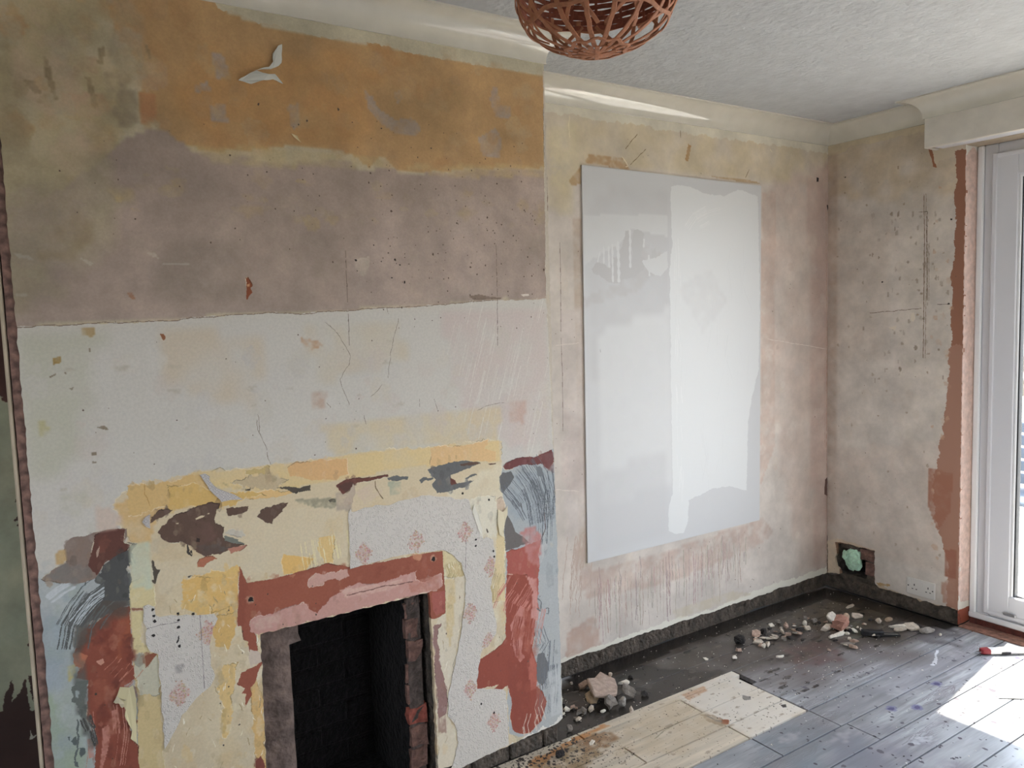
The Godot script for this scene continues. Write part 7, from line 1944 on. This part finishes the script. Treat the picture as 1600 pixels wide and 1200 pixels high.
	chunk("soot_clump", "black soot clump left of the brick heap", "soot", [151.1, 8.7, 185.2, 45.8], lump(Vector3(0.06, 0.025, 0.04), 212, 0.5, 2), dk)
	chunk("plaster_slab", "cream chip just right of the dark clump near the brick heap", "rubble", [156.2, 7.8, 185.2, 45.8], flake(Vector3(0.03, 0.012, 0.03), 213, 6), pl, Vector3(0.4, 0, 0.2))
	chunk("plaster_slab", "thin dirty sliver in front of the brick heap, lying flat", "splinter", [157.7, -13.1, 185.2, 45.8], flake(Vector3(0.075, 0.004, 0.02), 214, 7), gy, Vector3(0, -0.5, 0))
	chunk("soot_clump", "small black chip with a pale tip in front of the pebbles", "soot", [143.5, 1.5, 185.2, 45.8], lump(Vector3(0.035, 0.014, 0.018), 215, 0.5, 2), dk)
	# between the heap and the socket
	chunk("plaster_slab", "brown and cream plaster crumb cluster piece below the socket wall", "rubble", [190.5, -7.6, 185.2, 45.8], flake(Vector3(0.03, 0.016, 0.03), 221, 6), pl, Vector3(0.5, 0.4, 0))
	chunk("mortar_lump", "flat tan mortar piece nearest the wall below the socket", "rubble", [197, -9.5, 185.2, 45.8], lump(Vector3(0.07, 0.018, 0.04), 222, 0.4, 2), rough_mat(srgb(160, 138, 116), 0.15, 8.0, 0.95, 6.0, 223))
	chunk("plaster_slab", "long thin white edged plaster strip below the socket", "rubble", [194.4, -18.9, 185.2, 45.8], flake(Vector3(0.10, 0.016, 0.018), 224, 6), wh, Vector3(0.2, -0.75, 0.05))
	chunk("plaster_slab", "flat cream plaster plate right of the long thin strip", "rubble", [196.2, -21.7, 185.2, 45.8], flake(Vector3(0.065, 0.012, 0.05), 225, 6), pl, Vector3(0.3, -0.4, 0.05))
	chunk("plaster_slab", "small pale stick left of the long thin strip", "rubble", [189.4, -19.4, 185.2, 45.8], flake(Vector3(0.055, 0.014, 0.016), 226, 6), pl, Vector3(0.1, -0.7, 0.1))
	chunk("mortar_lump", "knobbly grey mortar chunk lying right of all the plaster strips", "rubble", [197.3, -28.4, 185.2, 45.8], lump(Vector3(0.11, 0.028, 0.045), 227, 0.55, 3), rough_mat(srgb(150, 142, 134), 0.2, 8.0, 0.95, 8.0, 228), Vector3(0, -0.45, 0))
	chunk("plaster_lump", "white crumb beside the knobbly mortar chunk", "rubble", [199, -33.9, 192.7, -15.8], lump(Vector3(0.022, 0.013, 0.018), 229, 0.4), wh)
	# black plastic clip
	var cl := thing("black_clip", "black plastic bracket with two prongs in front of the plaster strips", "bracket", Vector3.ZERO)
	var q := [175, -14.7, 169.6, -22.3]
	cl.position = Vector3(q[0] * 0.01, 0.001, -q[1] * 0.01)
	cl.rotation.y = -0.75
	part("head", flat_bar([[-0.052, 0.012], [-0.02, 0.018], [0.03, 0.018], [0.045, 0.015]], 0.026, 0.0), M.black, cl)
	part("prong", flat_bar([[0.04, 0.004], [0.12, 0.003]], 0.010, 0.002), M.black, cl, Transform3D(Basis.from_euler(Vector3(0, 0, 0)), Vector3(0, 0, -0.010)))
	part("prong", flat_bar([[0.04, 0.004], [0.12, 0.003]], 0.010, 0.002), M.black, cl, Transform3D(Basis.from_euler(Vector3(0, 0, 0)), Vector3(0, 0, 0.010)))
	part("white_strip", flat_bar([[0.05, 0.0035], [0.115, 0.003]], 0.008, 0.001), wh, cl, FLAT, "white strip between the prongs")
	# small chips scattered round the three heaps
	var r := RandomNumberGenerator.new()
	r.seed = 240
	var heaps := [[14.0, 14.0, 15.0, 7.0, 22, "small plaster chip scattered about the heap beside the chimney foot", "chips by the chimney heap"], [140.0, 12.0, 26.0, 8.0, 40, "small plaster chip scattered about the brick heap near the alcove corner", "chips by the brick heap"], [174.0, -8.0, 22.0, 8.0, 26, "small plaster chip strewn over the boards below the socket wall", "chips below the socket"]]
	for e in heaps:
		for k in int(e[4]):
			var u: float = clampf(e[0] + r.randfn(0.0, e[2] * 0.55), 3.0, 211.0)
			var w: float = clampf(e[1] + r.randfn(0.0, e[3] * 0.6), -60.0, 35.0)
			var z := r.randf_range(0.010, 0.026)
			var tone := r.randi_range(0, 4)
			var m: Material = [pl, wh, gy, pk, dk][tone]
			var said: String = ["cream", "white", "grey", "pinkish", "black"][tone]
			chunk("plaster_chip", said + e[5].trim_prefix("small plaster"), "chip", [u, w], flake(Vector3(z * r.randf_range(0.9, 2.0), z * r.randf_range(0.25, 0.6), z), 300 + k + int(e[0]), r.randi_range(4, 6)), m, Vector3(r.randf_range(-0.35, 0.35), r.randf() * TAU, r.randf_range(-0.35, 0.35)), 0.0, said + " " + e[6])
	# crumbs too small to count
	for e in [["plaster_crumbs", "tiny pale plaster crumbs strewn over the boards", wh, 420, 0.0045], ["soot_crumbs", "tiny black soot crumbs strewn over the boards", dk, 520, 0.006]]:
		var mm := MultiMesh.new()
		mm.transform_format = MultiMesh.TRANSFORM_3D
		mm.mesh = lump(Vector3(1, 0.6, 1), 241, 0.5, 0)
		mm.instance_count = e[3]
		for k in int(e[3]):
			var x := 0.0
			var z := 0.0
			if k % 3 == 0:
				x = r.randf_range(0.03, 2.12)
				z = r.randf_range(-0.37, -0.02)
			elif k % 3 == 1:
				x = 1.25 + r.randfn(0.0, 0.35)
				z = r.randf_range(-0.34, 0.38)
			else:
				x = r.randf_range(-0.25, 2.05)
				z = r.randf_range(-0.05, 0.95)
			x = clampf(x, -0.3, 2.14)
			if x < 0.02:
				z = absf(z)
			var s: float = e[4] * r.randf_range(0.35, 1.5)
			mm.set_instance_transform(k, Transform3D(Basis.from_euler(Vector3(0, r.randf() * TAU, 0)).scaled(Vector3(s * r.randf_range(0.7, 1.8), s * 0.6, s)), Vector3(x, 0.0022 + s * 0.18, z)))
		var mi := MultiMeshInstance3D.new()
		mi.name = e[0]
		mi.multimesh = mm
		mi.material_override = e[2]
		add_child(mi, true)
		tag(mi, e[1], "crumbs", "", "stuff")
